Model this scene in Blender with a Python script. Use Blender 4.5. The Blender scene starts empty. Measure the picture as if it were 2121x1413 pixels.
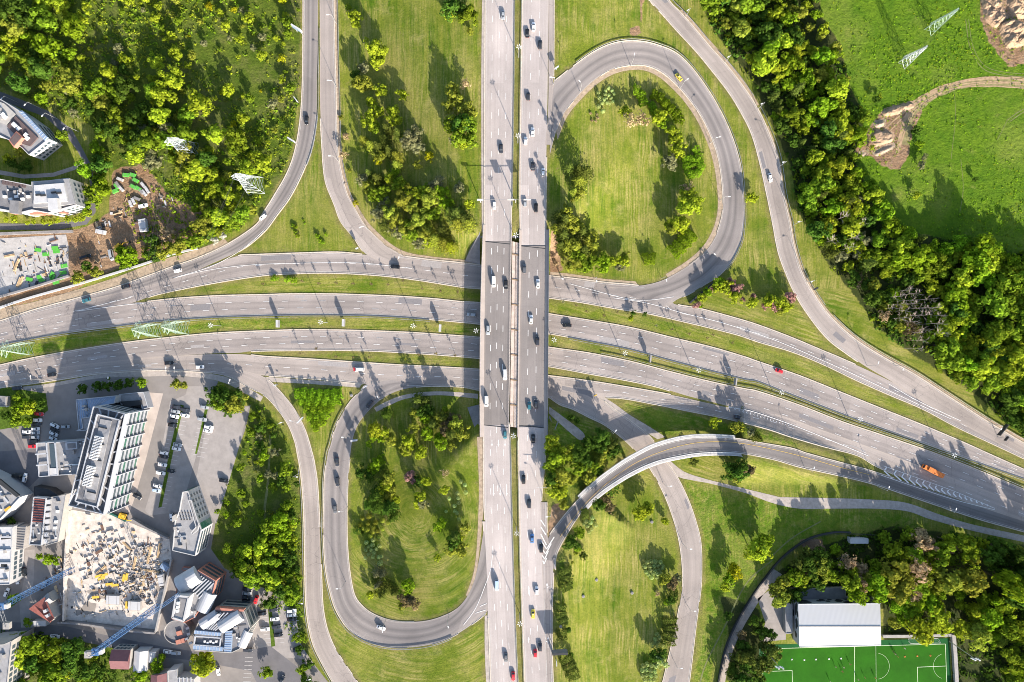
import bpy, math, random
import numpy as np
from mathutils import Vector, Matrix
random.seed(7); RNG = np.random.default_rng(7)
CX, CY, S, H = 1060.5, 706.5, 0.23, 325.0
scene = bpy.context.scene
col = scene.collection
SUN_EL, SHADOW = math.radians(20.5), (-0.385, 0.923)

# ------------------------------------------------------------------ helpers
def w(u, v, z=0.0):
    k = (H - z) / H * S
    return ((u - CX) * k, -(v - CY) * k)
def smooth(a, b, x):
    t = np.clip((x - a) / (b - a), 0, 1)
    return t * t * (3 - 2 * t)
def crom(pts, n):
    """n points evenly spread along a smooth curve through pts (any dimension)"""
    P = np.array(pts, float)
    if len(P) == 2:
        t = np.linspace(0, 1, n)[:, None]
        return P[0] * (1 - t) + P[1] * t
    Q = np.vstack([2 * P[0] - P[1], P, 2 * P[-1] - P[-2]])
    out = []
    for i in range(1, len(Q) - 2):
        t = np.linspace(0, 1, 16, endpoint=False)[:, None]
        p0, p1, p2, p3 = Q[i - 1], Q[i], Q[i + 1], Q[i + 2]
        out.append(0.5 * (2 * p1 + (p2 - p0) * t + (2 * p0 - 5 * p1 + 4 * p2 - p3) * t ** 2 + (3 * p1 - p0 - 3 * p2 + p3) * t ** 3))
    out = np.vstack(out + [P[-1:]])
    L = np.r_[0, np.cumsum(np.hypot(*np.diff(out[:, :2], axis=0).T))]
    s = np.linspace(0, L[-1], n)
    return np.stack([np.interp(s, L, out[:, k]) for k in range(out.shape[1])], 1)
def plen(p): return float(np.hypot(*np.diff(np.array(p, float)[:, :2], axis=0).T).sum())

# ------------------------------------------------------------------ terrain
FLY = [(1138, 1180, 7.5), (1160, 1128, 7.5), (1220, 1028, 7.1), (1280, 970, 6.6), (1330, 944, 6.2), (1430, 921, 5.4), (1525, 923, 4.6),
       (1640, 946, 2.7), (1740, 972, 0.9), (1815, 990, 0.0)]
def fly_polyline():
    return np.array([(*w(u, v, z), z) for u, v, z in FLY])
FLYW = crom(fly_polyline(), 160)
def fly_z(x, y):
    x = np.asarray(x, float); y = np.asarray(y, float)
    d2 = (x[..., None] - FLYW[:, 0]) ** 2 + (y[..., None] - FLYW[:, 1]) ** 2
    return FLYW[d2.argmin(-1), 2], np.sqrt(d2.min(-1)), d2.argmin(-1)
def terrain(x, y):
    x = np.asarray(x, float); y = np.asarray(y, float)
    u = x / S + CX; v = -y / S + CY
    off = np.abs(u - 1068); far_ = np.clip(off - 80, 0, 260)
    fn = 1 - smooth(476 - far_ * 1.3, 540, v); fs = smooth(840, 902 + far_ * 1.3, v)
    gn = 1 - smooth(88, 330, off)
    gs = np.where(u > 1068, 1 - smooth(88, 200, off), 1 - smooth(88, 320, off))
    z = 7.5 * np.maximum(gn * fn, gs * fs)
    m = (np.abs(x - 90) < 110) & (np.abs(y + 55) < 70)
    if np.any(m):
        zz, d, k = fly_z(x[m], y[m])
        on = (k > 100) | (k < 34)
        b = np.where(on, zz * (1 - smooth(5.2, 5.2 + 3.6 * np.maximum(zz, .5), d)), 0)
        z = np.array(z, float); z[m] = np.maximum(z[m], b)
    # gentle natural unevenness away from the carriageways
    return z
def g(u, v, dz=0.0):
    z = 0.0
    for _ in range(3):
        x, y = w(u, v, z); z = float(terrain(np.array([x]), np.array([y]))[0])
    return (x, y, z + dz)
def garr(uv, dz=0.0):
    uv = np.array(uv, float); z = np.zeros(len(uv))
    for _ in range(3):
        k = (H - z) / H * S
        x = (uv[:, 0] - CX) * k; y = -(uv[:, 1] - CY) * k
        z = terrain(x, y)
    return np.stack([x, y, z + dz], 1)

# ------------------------------------------------------------------ mesh building
class MB:
    def __init__(s): s.v, s.f, s.m, s.uv, s.n = [], [], [], {}, 0
    def add(s, verts, faces, mat=0):
        verts = np.asarray(verts, float).reshape(-1, 3)
        s.v.append(verts); o = s.n
        for f in faces: s.f.append([i + o for i in f]); s.m.append(mat)
        s.n += len(verts)
        return o
    def box(s, x0, y0, z0, x1, y1, z1, mat=0, M=None):
        v = np.array([(x, y, z) for z in (z0, z1) for y in (y0, y1) for x in (x0, x1)], float)
        if M is not None: v = np.array([M @ Vector(p) for p in v])
        s.add(v, [(0, 2, 3, 1), (4, 5, 7, 6), (0, 1, 5, 4), (2, 6, 7, 3), (0, 4, 6, 2), (1, 3, 7, 5)], mat)
    def bar(s, a, b, r, mat=0, r2=None, n=5):
        a = Vector(a); b = Vector(b); d = b - a
        if d.length < 1e-6: return
        q = d.to_track_quat('Z', 'Y'); r2 = r if r2 is None else r2
        ring = [(math.cos(2 * math.pi * i / n), math.sin(2 * math.pi * i / n)) for i in range(n)]
        v = [a + q @ Vector((c * r, e * r, 0)) for c, e in ring] + [b + q @ Vector((c * r2, e * r2, 0)) for c, e in ring]
        s.add([tuple(p) for p in v], [(i, (i + 1) % n, n + (i + 1) % n, n + i) for i in range(n)] + [tuple(range(n))[::-1], tuple(range(n, 2 * n))], mat)
    def beam(s, a, b, wd, h, mat=0, zoff=0.0):
        """upright rectangular beam standing on the line a-b (3D points), width wd, height h"""
        a = np.array(a, float); b = np.array(b, float); d = (b - a)[:2]; L = np.hypot(*d)
        if L < 1e-6: return
        n = np.array([-d[1], d[0], 0]) / L * wd / 2
        up = np.array([0, 0, h]); zo = np.array([0, 0, zoff])
        v = [a + n + zo, a - n + zo, b - n + zo, b + n + zo, a + n + zo + up, a - n + zo + up, b - n + zo + up, b + n + zo + up]
        s.add(v, [(0, 3, 2, 1), (4, 5, 6, 7), (0, 1, 5, 4), (1, 2, 6, 5), (2, 3, 7, 6), (3, 0, 4, 7)], mat)
    def prism(s, poly, z0, z1, mat=0, top=None, inset=None):
        """poly: list of (x,y) base outline; z1 top; top outline may differ"""
        n = len(poly); A = sum(poly[i][0] * poly[(i + 1) % n][1] - poly[(i + 1) % n][0] * poly[i][1] for i in range(n))
        if A < 0:
            poly = poly[::-1]; top = top[::-1] if top else None
        top = top or poly
        z1s = z1 if hasattr(z1, '__len__') else [z1] * n
        v = [(x, y, z0) for x, y in poly] + [(x, y, z) for (x, y), z in zip(top, z1s)]
        s.add(v, [(i, (i + 1) % n, n + (i + 1) % n, n + i) for i in range(n)], mat)
        s.f.append([s.n - n + i for i in range(n)]); s.m.append(mat if inset is None else inset)
        s.f.append([s.n - 2 * n + i for i in range(n)][::-1]); s.m.append(mat)
    def ball(s, c, r, mat=0, n=6, m=4, sq=(1, 1, 1)):
        v = [(c[0], c[1], c[2] - r * sq[2])]
        for j in range(1, m):
            t = -math.pi / 2 + math.pi * j / m
            for i in range(n):
                p = 2 * math.pi * i / n
                v.append((c[0] + r * sq[0] * math.cos(t) * math.cos(p), c[1] + r * sq[1] * math.cos(t) * math.sin(p), c[2] + r * sq[2] * math.sin(t)))
        v.append((c[0], c[1], c[2] + r * sq[2])); f = []
        for i in range(n):
            k = (i + 1) % n
            f.append((0, 1 + k, 1 + i))
            for j in range(m - 2): f.append((1 + j * n + i, 1 + j * n + k, 1 + (j + 1) * n + k, 1 + (j + 1) * n + i))
            f.append((1 + (m - 2) * n + i, 1 + (m - 2) * n + k, len(v) - 1))
        s.add(v, f, mat)
    def mesh(s, name, mats, smooth_=False):
        me = bpy.data.meshes.new(name)
        V = np.vstack(s.v) if s.v else np.zeros((0, 3))
        me.from_pydata(V.tolist(), [], s.f)
        for m in (mats if isinstance(mats, (list, tuple)) else [mats]): me.materials.append(m)
        me.polygons.foreach_set('material_index', s.m)
        if smooth_: me.polygons.foreach_set('use_smooth', [True] * len(s.f))
        me.update(); return me
    def obj(s, name, mats, parent=None, smooth_=False):
        return link(name, s.mesh(name, mats, smooth_), parent)
def link(name, data, parent=None):
    o = bpy.data.objects.new(name, data); col.objects.link(o)
    if parent is not None: o.parent = parent
    return o
def empty(name, loc=(0, 0, 0), rz=0.0):
    o = bpy.data.objects.new(name, None); col.objects.link(o)
    o.empty_display_size = .3; o.location = loc; o.rotation_euler = (0, 0, rz); return o
def tag(o, label, cat, group=None):
    o['label'] = label; o['category'] = cat
    if group: o['group'] = group
    return o
def struct(o, kind='structure'):
    o['kind'] = kind; return o
KIDS = {}
def kid(o, parent):
    o.parent = parent; return o
def copy_tree(o, parent=None):
    c = o.copy(); col.objects.link(c)
    if parent is not None: c.parent = parent
    for ch in list(o.children): copy_tree(ch, c)
    return c
def place(o, loc, rz=0.0, sc=1.0):
    o.location = loc; o.rotation_euler = (0, 0, rz); o.scale = (sc, sc, sc) if not hasattr(sc, '__len__') else sc; return o

# ------------------------------------------------------------------ materials
def mat(name, base=(0.5, 0.5, 0.5), rough=0.8, metal=0.0, var=0.0, scale=1.0, bump=0.0, rnd=0.0, spec=0.1, coords='Object', detail=6.0):
    m = bpy.data.materials.new(name); m.use_nodes = True
    nt = m.node_tree; b = nt.nodes['Principled BSDF']
    b.inputs['Roughness'].default_value = rough; b.inputs['Metallic'].default_value = metal
    b.inputs['Specular IOR Level'].default_value = spec
    b.inputs['Base Color'].default_value = (*base, 1)
    if var or bump or rnd:
        tc = nt.nodes.new('ShaderNodeTexCoord')
        no = nt.nodes.new('ShaderNodeTexNoise'); no.inputs['Scale'].default_value = scale; no.inputs['Detail'].default_value = detail
        no.inputs['Roughness'].default_value = .65
        nt.links.new(tc.outputs[coords], no.inputs['Vector'])
        mr = nt.nodes.new('ShaderNodeMapRange'); mr.inputs[1].default_value = .3; mr.inputs[2].default_value = .7
        mr.inputs[3].default_value = 1 - var; mr.inputs[4].default_value = 1 + var
        nt.links.new(no.outputs['Fac'], mr.inputs[0])
        hv = nt.nodes.new('ShaderNodeHueSaturation'); hv.inputs['Color'].default_value = (*base, 1)
        if rnd:
            oi = nt.nodes.new('ShaderNodeObjectInfo')
            m2 = nt.nodes.new('ShaderNodeMapRange'); m2.inputs[3].default_value = 1 - rnd; m2.inputs[4].default_value = 1 + rnd
            nt.links.new(oi.outputs['Random'], m2.inputs[0])
            mu = nt.nodes.new('ShaderNodeMath'); mu.operation = 'MULTIPLY'
            nt.links.new(mr.outputs[0], mu.inputs[0]); nt.links.new(m2.outputs[0], mu.inputs[1])
            nt.links.new(mu.outputs[0], hv.inputs['Value'])
            m3 = nt.nodes.new('ShaderNodeMapRange'); m3.inputs[3].default_value = .5 - rnd * .06; m3.inputs[4].default_value = .5 + rnd * .06
            nt.links.new(oi.outputs['Random'], m3.inputs[0]); nt.links.new(m3.outputs[0], hv.inputs['Hue'])
        else: nt.links.new(mr.outputs[0], hv.inputs['Value'])
        nt.links.new(hv.outputs['Color'], b.inputs['Base Color'])
        if bump:
            bp = nt.nodes.new('ShaderNodeBump'); bp.inputs['Strength'].default_value = bump; bp.inputs['Distance'].default_value = .3
            nt.links.new(no.outputs['Fac'], bp.inputs['Height']); nt.links.new(bp.outputs['Normal'], b.inputs['Normal'])
    return m
def N(nt, t, **kw):
    n = nt.nodes.new('ShaderNode' + t)
    for k, v in kw.items():
        if k in ('op', 'operation'): n.operation = v
        elif k == 'blend': n.blend_type = v
        else:
            key = int(k[1:]) if k[0] == 'i' and k[1:].isdigit() else k
            n.inputs[key].default_value = v
    return n
def mixc(nt, fac, a, b, blend='MIX'):
    n = nt.nodes.new('ShaderNodeMix'); n.data_type = 'RGBA'; n.blend_type = blend
    for k, s in ((0, fac), (6, a), (7, b)):
        if isinstance(s, bpy.types.NodeSocket): nt.links.new(s, n.inputs[k])
        elif k == 0: n.inputs[0].default_value = s
        else: n.inputs[k].default_value = (*s, 1)
    return n.outputs[2]
def noise(nt, vec, scale, detail=6.0, rough=.6, lo=None, hi=None, dist=0.0):
    n = N(nt, 'TexNoise', Scale=scale, Detail=detail, Roughness=rough, Distortion=dist); nt.links.new(vec, n.inputs['Vector'])
    if lo is None: return n.outputs['Fac']
    r = N(nt, 'MapRange', i1=lo, i2=hi); nt.links.new(n.outputs['Fac'], r.inputs[0]); return r.outputs[0]
def math_(nt, op, a, b=None):
    n = N(nt, 'Math', op=op)
    for i, s in enumerate((a, b)):
        if s is None: continue
        if isinstance(s, bpy.types.NodeSocket): nt.links.new(s, n.inputs[i])
        else: n.inputs[i].default_value = s
    return n.outputs[0]

def asphalt(name, base, crack=0.5, tan=0.6, track=.18):
    """asphalt with wheel tracks, sandy edges, patch tones and tar cracks; UV: u across 0..1, v metres"""
    m = bpy.data.materials.new(name); m.use_nodes = True; nt = m.node_tree; b = nt.nodes['Principled BSDF']
    b.inputs['Roughness'].default_value = .85; b.inputs['Specular IOR Level'].default_value = .1
    tc = N(nt, 'TexCoord'); P = tc.outputs['Object']; uvs = N(nt, 'SeparateXYZ'); nt.links.new(tc.outputs['UV'], uvs.inputs[0])
    U, V = uvs.outputs[0], uvs.outputs[1]
    big = noise(nt, P, .035, 5, .6, .35, .65); fine = noise(nt, P, 2.2, 5, .75, .25, .75)
    c = mixc(nt, big, tuple(x * .86 for x in base), tuple(x * 1.14 for x in base))
    # streaks along the road
    cb = N(nt, 'CombineXYZ'); nt.links.new(math_(nt, 'MULTIPLY', U, 26.0), cb.inputs[0]); nt.links.new(math_(nt, 'MULTIPLY', V, .035), cb.inputs[1])
    st = noise(nt, cb.outputs[0], 1.0, 4, .6, .3, .7)
    c = mixc(nt, st, c, mixc(nt, .16, c, (.02, .02, .025)), 'MIX')
    fm = mixc(nt, fine, (.88, .88, .88), (1.1, 1.1, 1.1)); c = mixc(nt, 1.0, c, fm, 'MULTIPLY')
    # cracks
    vo = nt.nodes.new('ShaderNodeTexVoronoi'); vo.feature = 'DISTANCE_TO_EDGE'; vo.inputs['Scale'].default_value = .14
    dn = N(nt, 'TexNoise', Scale=.5, Detail=4.0); nt.links.new(P, dn.inputs['Vector'])
    va = N(nt, 'VectorMath', op='ADD'); sc = N(nt, 'VectorMath', op='SCALE'); sc.inputs['Scale'].default_value = 2.2
    nt.links.new(dn.outputs['Color'], sc.inputs[0]); nt.links.new(P, va.inputs[0]); nt.links.new(sc.outputs[0], va.inputs[1]); nt.links.new(va.outputs[0], vo.inputs['Vector'])
    lt = N(nt, 'MapRange', i1=.004, i2=.014, i3=1.0, i4=0.0); nt.links.new(vo.outputs['Distance'], lt.inputs[0])
    zone = noise(nt, P, .03, 3, .5, .46, .6)
    cf = math_(nt, 'MULTIPLY', math_(nt, 'MULTIPLY', lt.outputs[0], zone), crack)
    c = mixc(nt, cf, c, (.035, .035, .04))
    # sealed transverse joints and lane seams
    def seam(coord, period, wd, amp):
        f = math_(nt, 'FRACT', math_(nt, 'DIVIDE', math_(nt, 'ADD', coord, math_(nt, 'MULTIPLY', noise(nt, P, .06, 2, .5), amp)), period))
        r = N(nt, 'MapRange', i1=wd / period * .5, i2=wd / period, i3=1.0, i4=0.0); nt.links.new(f, r.inputs[0]); return r.outputs[0]
    sf = math_(nt, 'MULTIPLY', seam(V, 17.0, .3, 9.0), noise(nt, P, .045, 3, .5, .45, .62)); c = mixc(nt, math_(nt, 'MULTIPLY', sf, crack * .8), c, (.045, .045, .05))
    lf = math_(nt, 'MULTIPLY', seam(U, .3333, .006, .0), noise(nt, P, .05, 3, .5, .4, .6)); c = mixc(nt, math_(nt, 'MULTIPLY', lf, crack * .7), c, (.05, .05, .055))
    # oil and rubber darkening in the middle of the lanes, resurfaced lengths
    fv = N(nt, 'CombineXYZ'); nt.links.new(math_(nt, 'MULTIPLY', math_(nt, 'FLOOR', math_(nt, 'MULTIPLY', U, 3.0)), 7.3), fv.inputs[0]); nt.links.new(math_(nt, 'FLOOR', math_(nt, 'MULTIPLY', V, .021)), fv.inputs[1])
    wn_ = nt.nodes.new('ShaderNodeTexWhiteNoise'); nt.links.new(fv.outputs[0], wn_.inputs['Vector']); age = N(nt, 'MapRange', i3=.88, i4=1.09); nt.links.new(wn_.outputs['Value'], age.inputs[0])
    ag = N(nt, 'CombineXYZ'); [nt.links.new(age.outputs[0], ag.inputs[i]) for i in range(3)]; c = mixc(nt, 1.0, c, ag.outputs[0], 'MULTIPLY')
    # sandy dust near both edges
    e = math_(nt, 'ABSOLUTE', math_(nt, 'SUBTRACT', U, .5))
    em = N(nt, 'MapRange', i1=.40, i2=.5); nt.links.new(e, em.inputs[0])
    ef = math_(nt, 'MULTIPLY', math_(nt, 'MULTIPLY', em.outputs[0], noise(nt, P, .25, 5, .7, .25, .6)), tan)
    c = mixc(nt, ef, c, tuple(a * .55 + t * .45 for a, t in zip(base, (.42, .35, .28))))
    if track:
        t1 = N(nt, 'MapRange', i1=.14, i2=.0, i3=0.0, i4=1.0); nt.links.new(math_(nt, 'ABSOLUTE', math_(nt, 'SUBTRACT', e, .14)), t1.inputs[0])
        c = mixc(nt, math_(nt, 'MULTIPLY', t1.outputs[0], track), c, (.05, .05, .055))
    nt.links.new(c, b.inputs['Base Color'])
    bp = N(nt, 'Bump', Strength=.15, Distance=.02); nt.links.new(fine, bp.inputs['Height']); nt.links.new(bp.outputs[0], b.inputs['Normal'])
    return m
AS = (.285, .25, .234)
M = {}
M['asphalt'] = asphalt('pale_asphalt', AS, .42)
M['asphalt_deck'] = asphalt('deck_asphalt', (.205, .184, .175), .15, .3, .0)
M['asphalt_main'] = asphalt('main_asphalt', (.385, .342, .326), .1, .4, .0)
M['asphalt_ramp'] = asphalt('ramp_asphalt', (.245, .22, .21), .2, .8, .42)
M['asphalt_dark'] = asphalt('dark_asphalt', (.175, .16, .155), .25, .5, .2)
M['asphalt_old'] = asphalt('old_asphalt', (.31, .27, .247), .35, .8, .1)
M['patch_a'] = mat('asphalt_patch_light', (.27, .25, .245), .85, var=.12, scale=1.5)
M['patch_b'] = mat('asphalt_patch_dark', (.175, .165, .17), .85, var=.12, scale=1.5)
M['paint'] = mat('road_paint', (.62, .61, .6), .6, var=.22, scale=1.2)
M['paint_worn'] = mat('worn_road_paint', (.42, .41, .4), .7, var=.3, scale=.9)
M['paint_yellow'] = mat('yellow_road_paint', (.5, .34, .1), .6, var=.2, scale=1)
M['kerb'] = mat('kerb_concrete', (.44, .39, .33), .9, var=.25, scale=.8)
M['pave'] = mat('pavement_slabs', (.33, .29, .26), .9, var=.22, scale=.6)
M['tan'] = mat('sandy_verge', (.3, .235, .17), .95, var=.3, scale=.7, bump=.4)
M['concrete'] = mat('concrete', (.29, .275, .265), .85, var=.15, scale=.8)
M['concrete_dark'] = mat('weathered_concrete', (.2, .19, .19), .9, var=.2, scale=.5)
M['white'] = mat('white_render', (.37, .368, .372), .7, var=.05, scale=.5)
M['steel'] = mat('galvanised_steel', (.45, .46, .47), .45, .6, var=.08, scale=2)
M['dark'] = mat('dark_steel', (.045, .047, .05), .5, .3)
M['lampwhite'] = mat('lamp_white', (.6, .6, .6), .5)
# ------------------------------------------------------------------ road tables (photo points projected on the ground)
def ln(s): return [tuple(float(a) for a in p.split(',')) for p in s.split()]
R = {}
def road(name, left, right, m='asphalt', lanes=1, deck=None, edge=(1, 1), patches=0, dash='paint', z=None, kerb=(1, 1)):
    R[name] = dict(l=ln(left), r=ln(right), m=m, lanes=lanes, edge=edge, patches=patches, dash=dash, z=z, kerb=kerb)
road('north_slip_road', '628,-40 628.5,0 628,100 627,170 623,240 613,306 596,357 567,408 543.6,445 530,467 475.5,504 414,533 357,553 306,572 238,596 153,620 68,643 0,665.5 -60,680',
     '659.5,-40 659,0 658.5,100 657,170 656,240 645.5,306 627,357 601,408 574,445 547,480 503,516 440,546 380,572 322,592 255,615 170,640 80,668 0,692 -60,708', 'asphalt_ramp', 1)
road('north_collector', '-60,682 0,668 68,646 153,626 238,608 322,588 420,556 490,531 530,528 632,524.5 700,523 760,528 829,531 887,538 954.6,545 995,550 1060,560 1139,572 1186,577 1254,585.7 1322,592 1380,606 1395,629 1451,640 1525.5,660 1571,674 1639,699.5 1707,728 1741,742 1809,772.5 1870,803 1960,850 2050,900 2121,935 2190,970',
     '-60,712 0,697 68,683 153,664 272,628 322.7,611 390.6,596 475.5,580.6 550,570 598,567 666,565 734,567 802,572 870,580.6 954.6,594 995,597.6 1060,606 1139,617 1203,626 1271,638 1345.5,650 1407,664 1457.6,675.7 1525.5,692.7 1571,708 1639,728 1707,755.5 1775,788 1843,818 1911,847 1978.6,883 2046.6,915 2121,950 2190,984', 'asphalt', 2, patches=9)
road('north_entry_ramp', '661,-40 662,0 663,102 662.5,170 664,238 667.6,306 674,374 693,424.6 706.6,460 734,494 757.6,526 800,548', '690,-40 691,0 693,102 695,170 696.5,238 699,306 706.6,357 718.5,401 734,431 754,465 774.6,487 802,511 836,529.6 870,536', 'asphalt_old', 1)
road('westbound_carriageway', '-60,690 0,680 100,660 200,642 272,628 306,625 374,618 458.6,613 550,611 598,609.5 683,609.5 768,612 836,615 904,620 954.6,625.4 995,628 1060,637 1139,651 1220,664 1305,679 1389.7,699.5 1474.6,720 1542.5,740 1571,750 1656,779 1741,813 1825.8,847 1910.7,881 1995.6,917 2046.6,940 2121,973 2190,1003',
     '-60,730 0,714.8 68,701 136,689 238,675.7 340,664 441.6,657 550,653.6 632,652 734,652.6 836,657 954.6,667 995,671 1060,679 1139,691 1220,706 1305,723 1389.7,746 1474.6,768 1542.5,785 1571,790 1639,816.7 1741,855.7 1809,881 1877,905 1965,936 2046.6,965 2121,991 2190,1016', 'asphalt', 3, patches=14)
road('eastbound_carriageway', '-60,772 0,757 68,742 153,726.6 255,711 340,701 441.6,691 550,686 632,683.5 734,685 836,688.6 920.6,694 993.7,699.5 1060,707 1137.6,720 1220,732 1305,749 1389.7,771 1474.6,792 1542.5,806 1571,811.6 1656,840 1741,873 1826,901.6 1924,935 2012.6,969 2121,1014.5 2190,1044',
     '-60,806 0,792 68,778 153,763 255,748 340,739 441.6,732 492.5,731 530,727 615,725.6 734,725.6 836,730 937.6,737 993.7,742 1060,748 1137.6,759 1220,774 1288,786 1356,800 1423.6,820 1491.6,837 1571,858 1656,885 1741,917 1826,948 1924,985 2012.6,1018 2121,1060 2190,1087', 'asphalt', 3, patches=14)
road('south_collector', '-60,797 0,782 100,765 200,752 306,742 400,735 492.5,733.5 550,739 632,743.6 734,750.4 836,757 937.6,762 993.7,765.7 1060,771 1137.6,779 1220,789.5 1305,803 1389.7,818 1474.6,837 1508.6,844 1600,856 1700,890 1800,926 1900,963 2000,1000 2121,1046 2190,1072',
     '-60,819 0,803 68,794 136,784 204,774 306,767 357,767 424.6,771 480,775 540,777.6 598,781 666,786 761,796 853,801 887,799.7 954.6,801 993.7,808 1060,815 1137.6,823 1186,828 1235,824 1288,825 1356,837 1423.6,850.6 1491.6,864 1542.5,876 1593.5,889.7 1639,905 1707,925 1775,943 1815.6,966 1900,1003 2000,1040 2121,1085 2190,1112', 'asphalt_old', 2, patches=8)
road('southeast_ramp', '1137.6,790 1180,800 1220,806 1243.6,825 1271,847 1308,874 1349,908 1376,950 1400,984 1423.6,1031.5 1440.6,1079 1451,1123 1453,1170.8 1451,1222 1442,1290 1434,1357.6 1427,1413 1420,1460',
     '1137.6,823 1160,838 1186,847 1220,864 1254,881 1294.6,912 1320,938 1342,963.6 1366,1004 1386,1048.5 1403,1103 1411.7,1154 1414,1205 1410,1239 1400,1293 1389.7,1340.6 1372.7,1413 1360,1460', 'asphalt_old', 1, patches=3)
road('southwest_ramp', '424.6,771 475.5,781 509.5,799.7 550,821 577.6,850.6 598,881 611.5,915 616.6,940 623,977 628.5,1035 631,1103 632,1170.8 633.6,1238.7 638.7,1289.7 649,1334 666,1371 689.6,1413 715,1455',
     '470,760 540,777.6 564,794.6 588,820 611.5,850.6 632,891 645.5,935.5 650.6,957 657,1001 661,1069 664,1137 666,1205 668.6,1255.7 676,1296.5 689.6,1334 710,1368 740.6,1413 770,1455', 'asphalt_old', 1)
road('southwest_loop', '800,786 761,794.6 747,810 727,830 706.6,861 693,891 684.5,922 679.5,937 672.7,984 671,1035 670,1103 674,1170.8 683,1221.7 696,1262.5 720,1300 751,1323.6 788,1337 825.5,1341.6 869.7,1339 910,1330 944,1315 978,1293 1007,1269 1022,1240',
     '930,802 887,801 853,803 819,811.6 788,828.5 761,854 741,881 730,912 726,940 722,977 719,1035 718.5,1086 720,1137 725,1188 734,1232 751,1256 774.6,1272.7 808.5,1284.6 846,1288 886.7,1284.6 920.6,1274 947.8,1259 968,1235 982,1205 990,1171 996,1137 1003,1090', 'asphalt_ramp', 1)
road('northeast_loop', '1139,230 1145,176.6 1162,158 1192.7,134 1226.6,110 1260.6,93.5 1294.6,86 1332,87 1366,95.5 1400,110.5 1430,138 1463,182 1490.5,228 1514,279 1531,333 1538,384 1541,441.6 1538,480 1533,504 1515,541.5 1488,572 1457.6,591 1427,609.5 1400,622 1380,640',
     '1139,320 1152,272 1169,234 1196,200 1226.6,170 1260.6,147 1294.6,137 1332,135 1366,147 1396.5,171 1423.6,201 1451,239 1471,279 1486.5,323 1495,373.6 1497.7,424.6 1491.6,462 1479.7,494 1457.6,524.5 1423.6,551.7 1383,575.5 1356,586 1322,592 1260,595', 'asphalt_ramp', 1)
road('east_ramp', '1330,-40 1345.5,0 1372.7,30.6 1403,64.5 1440.6,105 1474.6,146 1508.6,190 1532,227.6 1556,275 1573,333 1588,401 1600,460 1611.8,521 1628.7,568.7 1649,613 1679.7,660 1713.7,701 1747.6,728 1795,760.6 1842.7,788 1900,826 2000,882 2121,946 2190,980',
     '1370,-40 1384.6,0 1406.7,23.8 1434,54 1471,98.5 1505,136 1539,180 1566,221 1586.7,263 1610,326 1622,401 1635.5,462 1644,511 1659,562 1683,606 1717,653.6 1768,701 1825.8,738.5 1893.7,776 1961.6,820 2029.6,864 2080.5,895 2121,918.6 2190,955', 'asphalt_old', 1, patches=5)
road('southbound_carriageway', '1006,-40 1005.6,0 1004.5,150 1004,300 1004,420 1004.5,500', '1064.5,-40 1064,0 1063,100 1062,200 1060.5,300 1059,420 1056.6,500', 'asphalt_main', 4, z='deck', kerb=(1, 1))
road('northbound_carriageway', '1083,-40 1083,0 1081.5,100 1080,200 1078.5,300 1077.5,420 1079,508', '1136,-40 1136,0 1135,100 1134,200 1132,300 1130,420 1130,508', 'asphalt_main', 3, z='deck')
road('southbound_carriageway.001', '1002,875 1002.5,940 1003,1040 1006,1100 1010,1240 1014,1330 1017,1413 1020,1460', '1054,875 1056,940 1058,1040 1061,1150 1066,1300 1071,1413 1073,1460', 'asphalt_main', 4, z='deck')
road('northbound_carriageway.001', '1074.5,885 1075,940 1077,1040 1079,1150 1084,1300 1088,1413 1090,1460', '1127,885 1129,940 1121,1040 1123,1120 1126,1230 1129,1330 1133,1413 1135,1460', 'asphalt_main', 3, z='deck')
road('entry_lane', '1119,1040 1121,1100 1123,1180 1127,1260 1129,1330 1132,1413 1134,1460', '1132,1040 1133,1100 1143,1160 1146,1180 1143,1260 1143,1340 1145,1413 1147,1460', 'asphalt', 1, z='deck')
road('flyover_ramp', '1122,1160 1135,1116 1155,1086 1186,1048.5 1220,1014.5 1254,987 1294.6,958.5 1320,944 1355.7,926 1406.7,911.5 1457.6,906 1525.5,909 1571,917 1639,929 1673,940 1741,958.5 1792,972 1821,981 1900,1006 1990,1037 2121,1080',
     '1150,1180 1152,1150 1167,1118 1192.7,1075.7 1220,1040 1254,1011 1305,979 1356,956 1406.7,944 1457.6,937 1525.5,937.5 1600,951 1656,967 1741,985.6 1809,1002.6 1877,1025 1951,1050 2029.6,1075.7 2121,1101', 'asphalt_dark', 1, z='fly')
# merge areas beside the main road
road('merge_lane', '1129,300 1134,250 1136,200 1136,120 1136,-40', '1141,300 1141,270 1144,200 1146,176 1147,-40', 'asphalt_old', 0, z='deck', edge=(0, 0))
road('merge_lane.001', '1001,1080 1006,1140 1010,1240 1010,1280', '1012,1080 1014,1140 1018,1240 1018,1280', 'asphalt_main', 0, z='deck', edge=(0, 0))

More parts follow.
